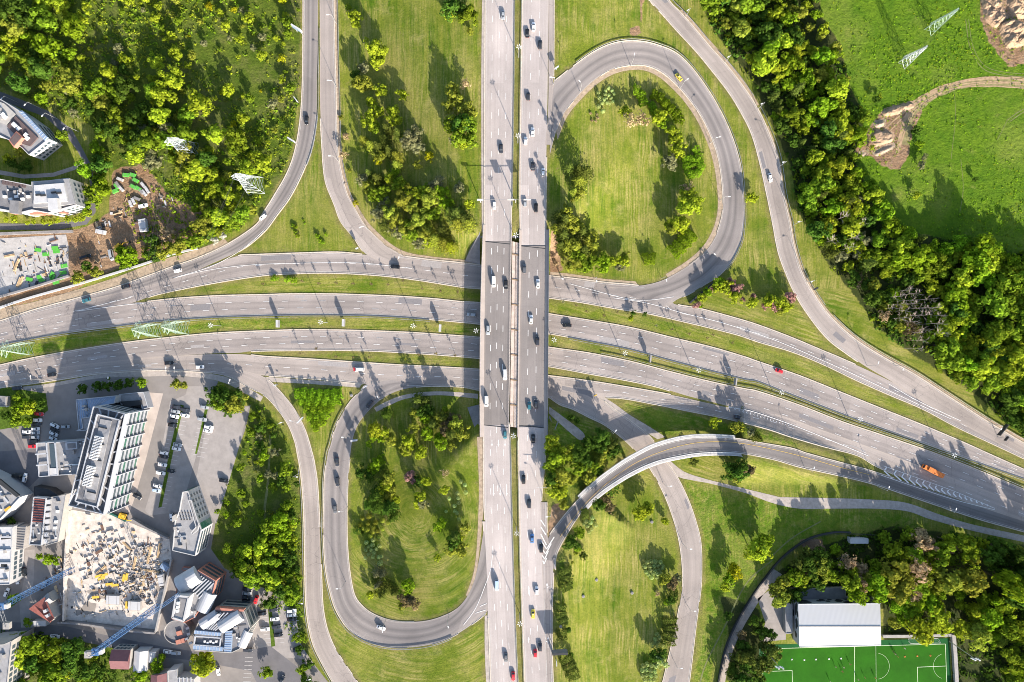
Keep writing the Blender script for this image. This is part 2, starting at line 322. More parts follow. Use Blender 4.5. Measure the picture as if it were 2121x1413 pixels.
def zfun(kind):
    if kind == 'deck': return lambda x, y: np.full(np.shape(x), 7.5)
    if kind == 'fly':
        return lambda x, y: fly_z(x, y)[0]
    return terrain
def lift(uv, zf):
    uv = np.array(uv, float); z = np.zeros(len(uv))
    for _ in range(3):
        k = (H - z) / H * S
        x = (uv[:, 0] - CX) * k; y = -(uv[:, 1] - CY) * k
        z = zf(x, y)
    return np.stack([x, y, z], 1)
def extend(l, rr, by=420.0):
    """carry a road on beyond the frame in its own direction"""
    l, rr = list(l), list(rr); out = lambda p: p[0] < -20 or p[0] > 2141 or p[1] < -20 or p[1] > 1433
    if out(l[0]) and out(rr[0]):
        d = np.array(l[0]) + np.array(rr[0]) - np.array(l[1]) - np.array(rr[1]); d = d / np.hypot(*d) * by; l.insert(0, tuple(np.array(l[0]) + d)); rr.insert(0, tuple(np.array(rr[0]) + d))
    if out(l[-1]) and out(rr[-1]):
        d = np.array(l[-1]) + np.array(rr[-1]) - np.array(l[-2]) - np.array(rr[-2]); d = d / np.hypot(*d) * by; l.append(tuple(np.array(l[-1]) + d)); rr.append(tuple(np.array(rr[-1]) + d))
    return l, rr
def edges(r, step=1.6):
    r['l'], r['r'] = extend(r['l'], r['r'])
    L = max(plen(r['l']), plen(r['r'])) * S
    n = int(L / step) + 2
    zf = zfun(r['z'])
    # match the two edges: resample left, pair right by projecting at equal fraction
    return lift(crom(r['l'], n), zf), lift(crom(r['r'], n), zf), n
def strip_mesh(mb, A, B, t0, t1, dz, m=0, nx=1, zf=None):
    """surface between two matched edge lines from cross fraction t0 to t1"""
    t0 = np.broadcast_to(t0, (len(A),)); t1 = np.broadcast_to(t1, (len(A),))
    rows = []
    for i in range(nx + 1):
        t = (t0 + (t1 - t0) * i / nx)[:, None]
        Q = A * (1 - t) + B * t
        if zf is not None: Q = np.stack([Q[:, 0], Q[:, 1], zf(Q[:, 0], Q[:, 1])], 1)
        rows.append(Q + np.array([0, 0, dz]))
    V = np.stack(rows, 1).reshape(-1, 3); q = nx + 1; F = []
    for i in range(len(A) - 1):
        for j in range(nx):
            F.append((i * q + j, (i + 1) * q + j, (i + 1) * q + j + 1, i * q + j + 1))
    mb.add(V, F, m)
def fix_up(me):
    """flip faces that look down"""
    me.update()
    import bmesh
    bm = bmesh.new(); bm.from_mesh(me)
    for f in bm.faces:
        if f.normal.z < 0: f.normal_flip()
    bm.to_mesh(me); bm.free()

# road raster mask for kerbs, planting and worn verges
MX0, MY0, MS = -330.0, -240.0, 0.5
MW, MH = int(660 / MS), int(480 / MS)
ROADMASK = np.zeros((MH, MW), np.int16); DECKMASK = np.zeros((MH, MW), bool)
def stamp(P, idx, mask=ROADMASK):
    i = ((P[:, 1] - MY0) / MS).astype(int); j = ((P[:, 0] - MX0) / MS).astype(int)
    ok = (i >= 0) & (i < MH) & (j >= 0) & (j < MW)
    mask[i[ok], j[ok]] = idx
def onroad(x, y, mask=None):
    mask = ROADMASK if mask is None else mask
    i = ((np.asarray(y) - MY0) / MS).astype(int); j = ((np.asarray(x) - MX0) / MS).astype(int)
    ok = (i >= 0) & (i < MH) & (j >= 0) & (j < MW)
    return np.where(ok, mask[np.clip(i, 0, MH - 1), np.clip(j, 0, MW - 1)], 0)
ED = {}
for k, (name, r) in enumerate(R.items()):
    A, B, n = edges(r); ED[name] = (A, B, n)
    wd = np.hypot(*(A - B)[:, :2].T).max(); q = int(wd / .3) + 2
    for t in np.linspace(0, 1, q):
        P = A * (1 - t) + B * t
        stamp(P, k + 1); stamp((P[1:] + P[:-1]) / 2, k + 1)
        stamp(P[1:] * .25 + P[:-1] * .75, k + 1); stamp(P[1:] * .75 + P[:-1] * .25, k + 1)
names = list(R)
for k, (name, r) in enumerate(R.items()):
    A, B, n = ED[name]; base = .07 + .004 * k
    if r['z'] == 'deck': base += .02
    TZ = terrain if r['z'] is None else None
    mb = MB(); strip_mesh(mb, A, B, 0, 1, base, 0, 6, TZ)
    rnd = random.Random(k)
    for q in range(r['patches']):
        i0 = 4 + q * (n - 24) // r['patches']; L = rnd.randrange(4, max(6, min(14, (n - 24) // r['patches']))); a = rnd.choice((.06, .36, .52, .66)); bw = rnd.uniform(.1, .3)
        strip_mesh(mb, A[i0:i0 + L], B[i0:i0 + L], a, min(a + bw, .95), base + .002, 1 + rnd.randrange(2), 1, TZ)
    me = mb.mesh(name, [M[r['m']], M['patch_a'], M['patch_b']])
    fix_up(me)
    # UV: across / metres along
    uvl = me.uv_layers.new(name='UVMap'); q = 7
    L = np.r_[0, np.cumsum(np.hypot(*np.diff(A[:, :2], axis=0).T))]
    nv = n * q
    U = np.tile(np.linspace(0, 1, q), n); Vv = np.repeat(L, q)
    li = np.zeros(len(me.loops), np.int32); me.loops.foreach_get('vertex_index', li)
    uvs = np.zeros((len(li), 2)); ok = li < nv
    uvs[ok, 0] = U[li[ok]]; uvs[ok, 1] = Vv[li[ok]]
    uvl.data.foreach_set('uv', uvs.ravel())
    struct(link(name.split('.')[0], me)); R[name]['base'] = base
# ------------------------------------------------------------------ painted lines
def own(P, k, only_gap=False):
    """true where point is in the top-most road k"""
    return onroad(P[:, 0], P[:, 1]) == k + 1
def runs(ok):
    i = 0; n = len(ok)
    while i < n:
        if ok[i]:
            j = i
            while j + 1 < n and ok[j + 1]: j += 1
            if j - i >= 2: yield i, j + 1
            i = j + 1
        else: i += 1
def marks(name, A, B, base, lanes, edge, dash, k, hw=.085):
    TZ = terrain if R[name]['z'] is None else None; mb = MB(); wd = np.hypot(*(A - B)[:, :2].T); top = .07 + .004 * (len(R) + 3) + (.02 if R[name]['z'] == 'deck' else 0)
    L = np.r_[0, np.cumsum(np.hypot(*np.diff(A[:, :2], axis=0).T))]
    def line(t, ok, h, m):
        for i, j in runs(ok): strip_mesh(mb, A[i:j], B[i:j], (t - h / wd)[i:j], (t + h / wd)[i:j], top, m, 1, TZ)
    for e, side in zip(edge, (0, 1)):
        if not e: continue
        ins = np.clip(.55 / wd, 0, .3); t = ins if side == 0 else 1 - ins
        P = A * (1 - t[:, None]) + B * t[:, None]
        # drop the edge line where the road merges into another one
        o = np.sign(side - .5) * 2.2 / wd + t
        Q = A * (1 - o[:, None]) + B * o[:, None]
        ok = (onroad(Q[:, 0], Q[:, 1]) == 0) | (e == 2)
        line(t, ok, hw * .8, 1 if e == 1 else 0)
    for q in range(1, lanes):
        t = np.full(len(A), q / lanes)
        D = A * (1 - t[:, None]) + B * t[:, None]
        good = own(D, k)
        P = 9.0; nd = int(L[-1] / P)
        for d in range(nd):
            s0 = d * P + 2 + (q % 2) * 1.5; s1 = s0 + 3.0
            ss = np.linspace(s0, s1, 3)
            idx = np.searchsorted(L, ss[1]); idx = min(idx, len(L) - 1)
            if not good[idx]: continue
            a = np.stack([np.interp(ss, L, A[:, c]) for c in range(3)], 1); b = np.stack([np.interp(ss, L, B[:, c]) for c in range(3)], 1)
            ww = np.interp(ss, L, wd)
            strip_mesh(mb, a, b, q / lanes - hw / ww, q / lanes + hw / ww, top, 0, 1, TZ)
    if mb.n:
        me = mb.mesh('lane_marking', [M['paint'], M['paint_worn']]); fix_up(me); struct(link('lane_marking', me))
for k, (name, r) in enumerate(R.items()):
    A, B, n = ED[name]; marks(name, A, B, r['base'], r['lanes'], r['edge'], r['dash'], k)
PAINT_Z = .07 + .004 * (len(R) + 4)
def paint_line(uvpts, wpx=1.0, m='paint', z=None, name='lane_marking', dz=0.0, step=1.5):
    zf = zfun(z); p = crom(uvpts, max(int(plen(uvpts) * S / step), 2)); P = lift(p, zf)
    d = np.gradient(P[:, :2], axis=0); d /= np.maximum(np.hypot(*d.T)[:, None], 1e-6); nn = np.stack([-d[:, 1], d[:, 0], np.zeros(len(d))], 1) * wpx * S / 2
    mb = MB(); strip_mesh(mb, P + nn, P - nn, 0, 1, PAINT_Z + .006 + dz + (.02 if z else 0), 0, 1)
    me = mb.mesh(name, [M[m]]); fix_up(me); return struct(link(name, me))
# gore lines and merging lines
paint_line([(547, 478), (503, 516), (440, 551), (357, 577)], .9)
paint_line([(357, 577), (430, 560), (520, 549), (632, 545), (745, 545), (850, 556)], .8)
paint_line([(158, 645), (240, 624), (272, 616)], .9); paint_line([(158, 645), (250, 633), (300, 628)], .9)
paint_line([(1180, 588), (1290, 617), (1340, 622), (1395, 615)], .9); paint_line([(1270, 617), (1340, 628), (1420, 650), (1500, 670), (1600, 703), (1700, 745), (1800, 790), (1890, 832), (1970, 868)], .9)
paint_line([(1840, 795), (1900, 830), (1990, 872)], .9)
paint_line([(1508, 843), (1560, 853), (1640, 880), (1720, 912), (1800, 945)], 1.0)
paint_line([(1020, 1150), (1016, 1180), (1004, 1215), (985, 1260), (960, 1295)], .9, z='deck')
paint_line([(985, 1270), (1007, 1263)], 1, z='deck'); paint_line([(994, 1256), (1008, 1250)], 1, z='deck')
def chevrons(a0, a1, b0, b1, n, wpx=1.6, z=None, taper=.75, bow=3.0, tip=False):
    """v-shaped bars between two bounding lines a (upper) and b (lower), shrinking spacing"""
    ts = np.linspace(0, 1, n + 1)[:-1] ** .85
    for t in ts:
        p = (a0[0] + (a1[0] - a0[0]) * t, a0[1] + (a1[1] - a0[1]) * t); q = (b0[0] + (b1[0] - b0[0]) * t, b0[1] + (b1[1] - b0[1]) * t)
        dx, dy = a1[0] - a0[0], a1[1] - a0[1]; L = math.hypot(dx, dy); sz = math.hypot(p[0] - q[0], p[1] - q[1])
        if sz < 2: continue
        mid = ((p[0] + q[0]) / 2 - dx / L * sz * .45, (p[1] + q[1]) / 2 - dy / L * sz * .45)
        paint_line([p, mid], wpx, z=z, dz=.003); paint_line([mid, q], wpx, z=z, dz=.0045)
chevrons((1836, 968), (2056, 1049), (1848, 991), (2056, 1051), 17, 2.5)
paint_line([(1824, 984), (1900, 1010), (1980, 1036), (2060, 1056)], .9); paint_line([(1830, 965), (1900, 990), (1980, 1019), (2060, 1053)], .9)
chevrons((1512, 841), (1640, 882), (1512, 846), (1640, 884), 18, 1.1)
for i, (x0, y0, xm, ym, x1, y1) in enumerate([(1120, 1077, 1129, 1090, 1129, 1090), (1120.5, 1092, 1131, 1108, 1131, 1108), (1120, 1106, 1132, 1129, 1132, 1129),
        (1121, 1120, 1132, 1137, 1148, 1112), (1122, 1136, 1130, 1147, 1142, 1126), (1123, 1150, 1128, 1158, 1136, 1141), (1124, 1161, 1127, 1168, 1132, 1156)]):
    paint_line([(x0, y0), (xm, ym)], 1.7, z='deck', dz=.002)
    if x1 != xm: paint_line([(xm, ym), (x1, y1)], 1.7, z='deck', dz=.0035)
paint_line([(1127, 1173), (1127, 1240), (1130, 1330), (1133, 1413)], .7, 'paint_worn', z='deck')
def road_arrow(u, v, L, head=1, z='deck', s=1, side=0):
    mb = MB(); 
    def P(a, b): return (a, b, 0)
    hl, hw_, sw = 1.3, .42, .11
    y1 = L * S / 2 * head; yh = y1 - hl * head
    pts = [(-sw, -y1, 0), (sw, -y1, 0), (sw, yh, 0), (-sw, yh, 0)]
    mb.add(pts, [(0, 1, 2, 3)]); mb.add([(-hw_, yh, 0), (hw_, yh, 0), (0, y1, 0)], [(0, 1, 2)])
    if side: mb.add([(sw, -.3, .001), (sw, .0, .001), (side * 1.0, .75, .001), (side * 1.0, .45, .001)], [(0, 1, 2, 3)])
    me = mb.mesh('road_arrow', [M['paint']]); fix_up(me); o = struct(link('road_arrow', me))
    x, y = w(u, v, 7.5); o.location = (x, y, 7.5 + PAINT_Z + .035); return o
for u in (1022.5, 1036, 1049.5): road_arrow(u, 1015, 24, -1)
for u in (1019, 1032.5, 1046): road_arrow(u, 918, 14, -1)
road_arrow(1133, 1217, 20, 1, side=1); road_arrow(1095, 1222, 17, 1); road_arrow(1112, 1220, 17, 1); road_arrow(1135, 1330, 24, 1, side=-1); road_arrow(1095, 1325, 12, 1)
paint_line([(1160, 1112), (1200, 1058), (1250, 1007), (1320, 957), (1400, 926), (1470, 915), (1540, 919), (1640, 940), (1740, 968), (1800, 983)], .75, 'paint_yellow', z='fly')
# ------------------------------------------------------------------ kerbs
def kerbs(name, A, B, r):
    mb = MB()
    for s, E, O in ((0, A, B), (1, B, A)):
        if not r['kerb'][s]: continue
        d = E - O; d[:, 2] = 0; d /= np.hypot(*d[:, :2].T)[:, None]
        out = E + d * 1.6; out2 = E + d * .7
        ok = (onroad(out[:, 0], out[:, 1]) == 0) & (onroad(out2[:, 0], out2[:, 1]) == 0)
        for i, j in runs(ok):
            e = E[i:j]; q = d[i:j]; b = r['base']
            prof = [(0.0, -.02), (0.0, b + .11), (.42, b + .11), (.42, -.02)]
            V = np.stack([e + q * a + np.array([0, 0, z]) for a, z in prof], 1).reshape(-1, 3); F = []
            for a in range(len(e) - 1):
                for c in range(3):
                    f = (a * 4 + c, a * 4 + c + 1, (a + 1) * 4 + c + 1, (a + 1) * 4 + c)
                    F.append(f if s == 1 else f[::-1])
            mb.add(V, F)
    if mb.n: struct(mb.obj('kerb', M['kerb']))
for name, r in R.items():
    if name != 'flyover_ramp' or True:
        A, B, n = ED[name]; kerbs(name, A, B, r)
def slab(name, pts, m, dz, z=None, smoothn=None, kind='structure'):
    """flat paved sheet draped on the ground: two matched edges given as 'left' and 'right'"""
    l, rr = ln(pts[0]), ln(pts[1]); n = int(max(plen(l), plen(rr)) * S / 1.5) + 2; zf = zfun(z)
    A, B = lift(crom(l, n), zf), lift(crom(rr, n), zf); mb = MB(); strip_mesh(mb, A, B, 0, 1, dz, 0, 4, terrain if z is None else None)
    me = mb.mesh(name, [M[m]]); fix_up(me); o = link(name, me); o['kind'] = kind
    for t in np.linspace(0, 1, 12): stamp(A * (1 - t) + B * t, 90)
    return o
slab('footpath', ('1376,945 1389.7,956 1417,977 1457.6,991 1508.6,1004 1600,1026 1622,1030 1707,1031.5 1809,1035 1877,1041.7 1945,1065.5 2012.6,1086 2121,1109.6 2190,1125',
                  '1372,962 1403,987 1440,996 1474.6,1002.6 1542.5,1021 1600,1042 1656,1053.6 1724,1053.6 1809,1053.6 1877,1058.7 1927.6,1075.7 2012.6,1099 2121,1123 2190,1138'), 'pave', .05)
slab('footpath', ('1238,820 1262,840 1290,862 1330,890 1362,910', '1247,820 1275,838 1305,860 1345,884 1378,905'), 'pave', .055)
slab('footpath', ('1503,1280 1486.5,1413 1480,1460'.replace('1503,1280', '1600,1177 1559.5,1235 1525.5,1293 1501.7,1354'), '1620,1190 1586.7,1225 1569.7,1249 1535.7,1306.6 1515,1357.6 1501.7,1413 1496,1460'), 'pave', .05)
slab('footpath', ('0,806 100,795 204,776 306,769 357,769 424,773 475,783 509,801 545,822', '0,812 100,802 204,784 306,780 357,779 420,783 470,795 505,814 540,832'), 'pave', .05)
slab('footpath', ('540,780 598,784 666,789 750,794', '556,791 598,793 666,797 745,803'), 'pave', .05)
slab('footpath', ('775,845 800,832 830,820 870,813 920,811 990,816', '780,853 806,840 834,828 872,821 920,819 990,826'), 'pave', .05)
slab('footpath', ('1137,842 1170,866 1205,893 1212,905', '1137,856 1160,878 1195,908 1205,912'), 'pave', .05)
slab('footpath', ('0,668 68,646 153,623 238,599 306,575 357,556 414,536 475,507', '-10,640 60,628 150,603 236,576 304,550 350,534 405,518 466,495'), 'tan', .05)
# sandy strips that run beside the ramps and the main road
for a, b, z in (('999,-40 998.5,0 997,150 997,300 998,480', '1005.6,-40 1005,0 1004,150 1003.5,300 1003.8,480', 'deck'),
             ('1136,-40 1136,0 1137,100 1137,160', '1146.5,-40 1146.5,0 1146,100 1144,172', 'deck'),
             ('988,905 992,1000 991,1060 987,1140 980,1190 965,1233', '1003,905 1003,1000 1001,1060 993,1140 985,1195 970,1238', None),
             ('1004,1275 1004,1340 1007,1413 1010,1460', '1014,1275 1014,1340 1017,1413 1020,1460', 'deck'),
             ('692,0 694,102 696,170 697.5,238 700,306 707.6,357 719.5,401 735,431 755,465 775.6,487 803,511 836,530 887,538.5 954,545.5 990,549', '699,0 700,102 702,170 703.5,238 706,306 714,357 726,399 741,427 761,459 782,481 808,504 841,522 890,531 956,538 990,541', None),
             ('1139,572 1186,577 1254,585 1322,591', '1139,563 1186,568 1254,578 1316,583', None),
             ('1152,272 1169,234 1196,200 1226.6,170 1260.6,147 1294.6,137 1332,135 1366,147 1396.5,171 1423.6,201 1451,239 1471,279 1486.5,323 1495,373.6 1497.7,424.6 1491.6,462 1479.7,494 1457.6,524.5 1423.6,551.7 1383,575.5',
              '1155,290 1174,243 1200,210 1230,180 1262,158 1294.6,147 1331,145.5 1362,158 1390,181 1416,209 1441,245 1460,284 1475,326 1484,374 1487,424 1482,459 1470,489 1450,517 1418,544 1379,568', None),
             ('1586.7,263 1610,326 1622,401 1635.5,462 1644,511 1659,562 1683,606 1717,653.6 1768,701 1825.8,738.5 1893.7,776 1961.6,820 2029.6,864 2121,916', '1592,261 1614,325 1626.5,401 1640,461 1649,509 1664,559 1688,603 1721,649 1772,696 1829,734 1897,771 1965,815 2033,859 2125,911', None),
             ('1406,23 1434,53 1471,97 1505,135 1539,179 1566,220', '1414,20 1441,49 1478,92 1512,130 1546,174 1572,217', None)):
    slab('gravel_verge', (a, b), 'tan' if z != 'deck' else 'pave', .045, z)
# ------------------------------------------------------------------ region outlines (photo points)
POLY = {
 'scrub': ln('-60,-60 621,-60 622,0 621,170 606,306 590,357 560,407 537,440 500,470 430,510 380,535 300,545 230,340 190,260 100,225 0,180 -60,150'),
 'scrub_b': ln('440,800 505,815 545,845 580,880 600,925 620,1000 622,1100 626,1240 634,1330 655,1413 600,1330 560,1230 500,1190 440,1150 435,1100 470,1000 500,930 520,840 480,815'),
 'meadow': ln('1690,-60 2180,-60 2180,540 1980,500 1830,470 1800,400 1770,330 1790,240 1760,180 1740,90 1700,30'),
 'forest': ln('1415,-60 1700,-60 1700,30 1740,90 1760,180 1790,240 1770,330 1800,400 1830,470 1980,500 2180,540 2180,900 2100,890 2000,800 1900,740 1820,680 1760,600 1710,540 1680,480 1650,420 1640,350 1600,260 1560,170 1490,80'),
 'forest_b': ln('1600,1190 1700,1130 1850,1090 2000,1110 2180,1140 2180,1460 1975,1460 1970,1320 1830,1330 1830,1245 1650,1245 1600,1240'),
 'dark_a': ln('1490,1230 1570,1260 1590,1330 1570,1413 1500,1413 1515,1330'),
 'dirt_a': ln('235,350 300,340 345,400 420,440 430,480 380,500 330,530 250,555 200,575 140,610 0,640 0,480 140,480 190,465 225,440'),
 'dirt_b': ln('2030,-20 2180,-20 2180,120 2090,140 2050,90 2030,40'),
 'dirt_c': ln('1764,322 1800,265 1825,232 1890,208 1912,228 1888,280 1880,330 1862,352 1830,345 1800,322'),
 'dirt_d': ln('1302,68 1310,60 1325,58 1328,74 1315,78 1303,76'), 'dirt_e': ln('1318,-10 1337,-10 1330,18 1326,62 1322,62 1326,20'),
 'dirt_f': ln('1650,1120 1700,1115 1710,1140 1690,1200 1660,1210 1680,1150'),
 'dirt_g': ln('1137,1040 1160,1035 1172,1060 1150,1095 1136,1110'), 'dirt_h': ln('1140,470 1150,490 1165,560 1140,575'),
 'garden': ln('-60,1300 180,1320 300,1380 330,1413 330,1470 -60,1470'),
 'shade_lawn': ln('50,320 120,290 165,310 175,345 120,375 40,365 0,345 0,300'),
}
def inpoly(x, y, poly):
    P = np.array([w(a, b) for a, b in poly]); res = np.zeros(np.shape(x), bool); j = len(P) - 1
    for i in range(len(P)):
        xi, yi = P[i]; xj, yj = P[j]
        c = ((yi > y) != (yj > y)) & (x < (xj - xi) * (y - yi) / (yj - yi + 1e-12) + xi)
        res ^= c; j = i
    return res
def blur(a, n):
    for _ in range(n):
        b = np.pad(a, 1, mode='edge')
        a = (b[:-2, 1:-1] + b[2:, 1:-1] + b[1:-1, :-2] + b[1:-1, 2:] + 2 * b[1:-1, 1:-1]) / 6
    return a
fx = np.arange(-285, 285.1, 1.25); fy = np.arange(-200, 200.1, 1.25)
ox = np.array([-3500, -1800, -900, -500, -360]); oy = np.array([-3500, -1800, -900, -450, -270])
gx = np.r_[ox, fx, -ox[::-1]]; gy = np.r_[oy, fy, -oy[::-1]]
GX, GY = np.meshgrid(gx, gy); GZ = terrain(GX, GY)
def mask(*names_):
    m = np.zeros(GX.shape)
    for n_ in names_: m = np.maximum(m, inpoly(GX, GY, POLY[n_]))
    return m
A_ = {}
POLY['rich_a'] = ln('1405,985 1450,1000 1540,1022 1700,1046 1850,1052 1950,1085 1900,1105 1720,1100 1620,1150 1555,1235 1495,1350 1480,1420 1430,1420 1455,1290 1462,1170 1440,1070')
POLY['rich_b'] = ln('-60,735 0,722 120,697 260,680 440,662 640,655 640,683 440,690 260,708 60,745 -60,768'); POLY['rich_c'] = ln('1270,822 1400,845 1560,880 1700,925 1640,930 1480,898 1370,905 1330,880'); POLY['rich_d'] = ln('1145,830 1210,870 1300,930 1240,980 1150,1040 1140,900')
A_['meadow'] = np.maximum(blur(mask('meadow'), 2), .52 * blur(mask('rich_a', 'rich_b', 'rich_c', 'rich_d'), 5))
A_['scrub'] = blur(mask('scrub', 'scrub_b', 'garden'), 3)
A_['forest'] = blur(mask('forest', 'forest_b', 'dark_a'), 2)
A_['dirt'] = blur(mask(*[k for k in POLY if k.startswith('dirt')]), 1)
rm = (onroad(GX, GY) > 0).astype(float)
A_['worn'] = np.clip(blur(rm, 9) * 2.0, 0, 1)
far = (np.abs(GX) > 285) | (np.abs(GY) > 200)
# mowing direction: a coordinate (metres) across the mower's stripes
mow = GX.copy()
uu = GX / S + CX; vv = -GY / S + CY
t = smooth(960, 1060, vv) * ((uu < 1000) & (uu > 700))
mow = np.where((uu < 1000) & (uu > 715) & (vv > 960) & (vv < 1290), np.hypot(GX - w(860, 1060)[0], GY - w(860, 1060)[1]), mow)
mow = np.where((uu < 1010) & (vv >= 1290), np.hypot(GX - w(860, 1120)[0], GY - w(860, 1120)[1]), mow)
mow = np.where((vv > 600) & (vv < 1000) & (uu > 1140), GY * .9 + GX * .3, mow)
mow = np.where((vv > 560) & (vv < 800) & (uu < 1000), GY, mow)
A_['mow'] = mow
alo = np.where(mow == GX, GY, GX)
rad = (uu < 1010) & (uu > 715) & (vv > 960)
alo = np.where(rad, np.arctan2(GY - w(860, 1080)[1], GX - w(860, 1080)[0]) * 25, alo)
A_['alo'] = alo
ny, nx = GX.shape
V = np.stack([GX, GY, GZ], -1).reshape(-1, 3)
ii = np.arange(ny * nx).reshape(ny, nx)
F = np.stack([ii[:-1, :-1], ii[:-1, 1:], ii[1:, 1:], ii[1:, :-1]], -1).reshape(-1, 4)
gm = bpy.data.meshes.new('ground')
gm.vertices.add(len(V)); gm.vertices.foreach_set('co', V.ravel()); gm.loops.add(F.size); gm.loops.foreach_set('vertex_index', F.ravel().astype(np.int32))
gm.polygons.add(len(F)); gm.polygons.foreach_set('loop_start', np.arange(0, F.size, 4, dtype=np.int32)); gm.polygons.foreach_set('loop_total', np.full(len(F), 4, np.int32))
gm.update(calc_edges=True)
gm.polygons.foreach_set('use_smooth', np.ones(len(F), bool))
for k, a in A_.items():
    at = gm.attributes.new(k, 'FLOAT', 'POINT'); at.data.foreach_set('value', a.astype(np.float32).ravel())
def ground_material():
    m = bpy.data.materials.new('ground_cover'); m.use_nodes = True; nt = m.node_tree; b = nt.nodes['Principled BSDF']
    b.inputs['Roughness'].default_value = .95; b.inputs['Specular IOR Level'].default_value = .1
    P = N(nt, 'TexCoord').outputs['Object']
    def at(n): a = nt.nodes.new('ShaderNodeAttribute'); a.attribute_name = n; return a.outputs['Fac']
    n_big = noise(nt, P, .02, 5, .6, .35, .65); n_mid = noise(nt, P, .12, 6, .65, .3, .7); n_fine = noise(nt, P, 1.3, 6, .75, .28, .72); n_clump = noise(nt, P, .45, 5, .7, .35, .7)
    # mown lawn
    lawn = mixc(nt, n_mid, (.09, .132, .008), (.178, .195, .03))
    lawn = mixc(nt, math_(nt, 'MULTIPLY', n_big, .55), lawn, (.21, .205, .04))
    cbv = N(nt, 'CombineXYZ'); nt.links.new(math_(nt, 'ADD', at('mow'), math_(nt, 'MULTIPLY', noise(nt, P, .07, 3, .5), 3.0)), cbv.inputs[0]); nt.links.new(math_(nt, 'MULTIPLY', at('alo'), .05), cbv.inputs[1])
    s1 = noise(nt, cbv.outputs[0], .45, 4, .65, .38, .64); s2 = noise(nt, cbv.outputs[0], 1.25, 3, .6, .42, .66)
    zone = noise(nt, P, .045, 4, .6, .3, .58)
    lawn = mixc(nt, math_(nt, 'MULTIPLY', math_(nt, 'MULTIPLY', s1, zone), .95), lawn, (.05, .105, .005))
    lawn = mixc(nt, math_(nt, 'MULTIPLY', math_(nt, 'MULTIPLY', s2, noise(nt, P, .06, 4, .6, .4, .62)), .9), lawn, (.31, .265, .1))
    hay = math_(nt, 'MULTIPLY', noise(nt, P, .11, 7, .75, .54, .72), .7); lawn = mixc(nt, hay, lawn, (.29, .255, .1)); lawn = mixc(nt, math_(nt, 'MULTIPLY', noise(nt, P, .07, 6, .7, .56, .7), .75), lawn, (.06, .115, .006)); lawn = mixc(nt, math_(nt, 'MULTIPLY', noise(nt, P, .16, 6, .75, .64, .74), .8), lawn, (.22, .165, .09))
    lawn = mixc(nt, math_(nt, 'MULTIPLY', noise(nt, P, .028, 5, .65, .5, .66), .55), lawn, (.2, .185, .055)); lawn = mixc(nt, math_(nt, 'MULTIPLY', noise(nt, P, .5, 6, .75, .5, .75), .45), lawn, (.05, .085, .006))
    # meadow: saturated, tufted
    mead = mixc(nt, n_mid, (.058, .125, .006), (.118, .19, .012)); mead = mixc(nt, math_(nt, 'MULTIPLY', n_clump, .55), mead, (.028, .075, .006))
    mead = mixc(nt, math_(nt, 'MULTIPLY', noise(nt, P, .035, 4, .6, .5, .7), .5), mead, (.17, .2, .04)); mead = mixc(nt, math_(nt, 'MULTIPLY', noise(nt, P, .09, 6, .75, .58, .75), .7), mead, (.19, .185, .06))
    scr = mixc(nt, n_mid, (.05, .09, .008), (.125, .15, .025)); scr = mixc(nt, math_(nt, 'MULTIPLY', noise(nt, P, .06, 5, .65, .5, .68), .7), scr, (.135, .12, .06))
    scr = mixc(nt, math_(nt, 'MULTIPLY', n_clump, .5), scr, (.025, .05, .006))
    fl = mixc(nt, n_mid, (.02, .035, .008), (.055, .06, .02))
    dirt = mixc(nt, n_mid, (.2, .115, .068), (.31, .215, .15)); dirt = mixc(nt, math_(nt, 'MULTIPLY', n_clump, .6), dirt, (.15, .095, .06)); dirt = mixc(nt, math_(nt, 'MULTIPLY', noise(nt, P, .7, 6, .8, .55, .75), .6), dirt, (.38, .31, .25))
    def edge(a, amt=.5):
        e = math_(nt, 'ADD', a, math_(nt, 'MULTIPLY', math_(nt, 'SUBTRACT', noise(nt, P, .35, 6, .7), .5), amt * 2))
        r = N(nt, 'MapRange', i1=.38, i2=.62); nt.links.new(e, r.inputs[0]); return r.outputs[0]
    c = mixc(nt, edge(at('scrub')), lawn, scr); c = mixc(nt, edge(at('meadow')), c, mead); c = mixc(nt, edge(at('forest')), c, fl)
    wn = N(nt, 'MapRange', i1=.25, i2=.8); nt.links.new(math_(nt, 'ADD', at('worn'), math_(nt, 'MULTIPLY', math_(nt, 'SUBTRACT', n_clump, .5), .55)), wn.inputs[0])
    c = mixc(nt, math_(nt, 'MULTIPLY', wn.outputs[0], .7), c, mixc(nt, n_mid, (.1, .1, .03), (.19, .15, .075)))
    c = mixc(nt, edge(at('dirt'), .3), c, dirt)
    c = mixc(nt, 1.0, c, mixc(nt, n_fine, (.62, .66, .6), (1.34, 1.3, 1.22)), 'MULTIPLY')
    nt.links.new(c, b.inputs['Base Color'])
    hgt = math_(nt, 'ADD', math_(nt, 'MULTIPLY', n_fine, .35), math_(nt, 'MULTIPLY', math_(nt, 'MULTIPLY', n_clump, .9), math_(nt, 'ADD', math_(nt, 'ADD', at('meadow'), at('scrub')), math_(nt, 'ADD', at('dirt'), .12))))
    bp = N(nt, 'Bump', Strength=.55, Distance=.5); nt.links.new(hgt, bp.inputs['Height']); nt.links.new(bp.outputs[0], b.inputs['Normal'])
    return m
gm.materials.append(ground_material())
struct(link('ground', gm))
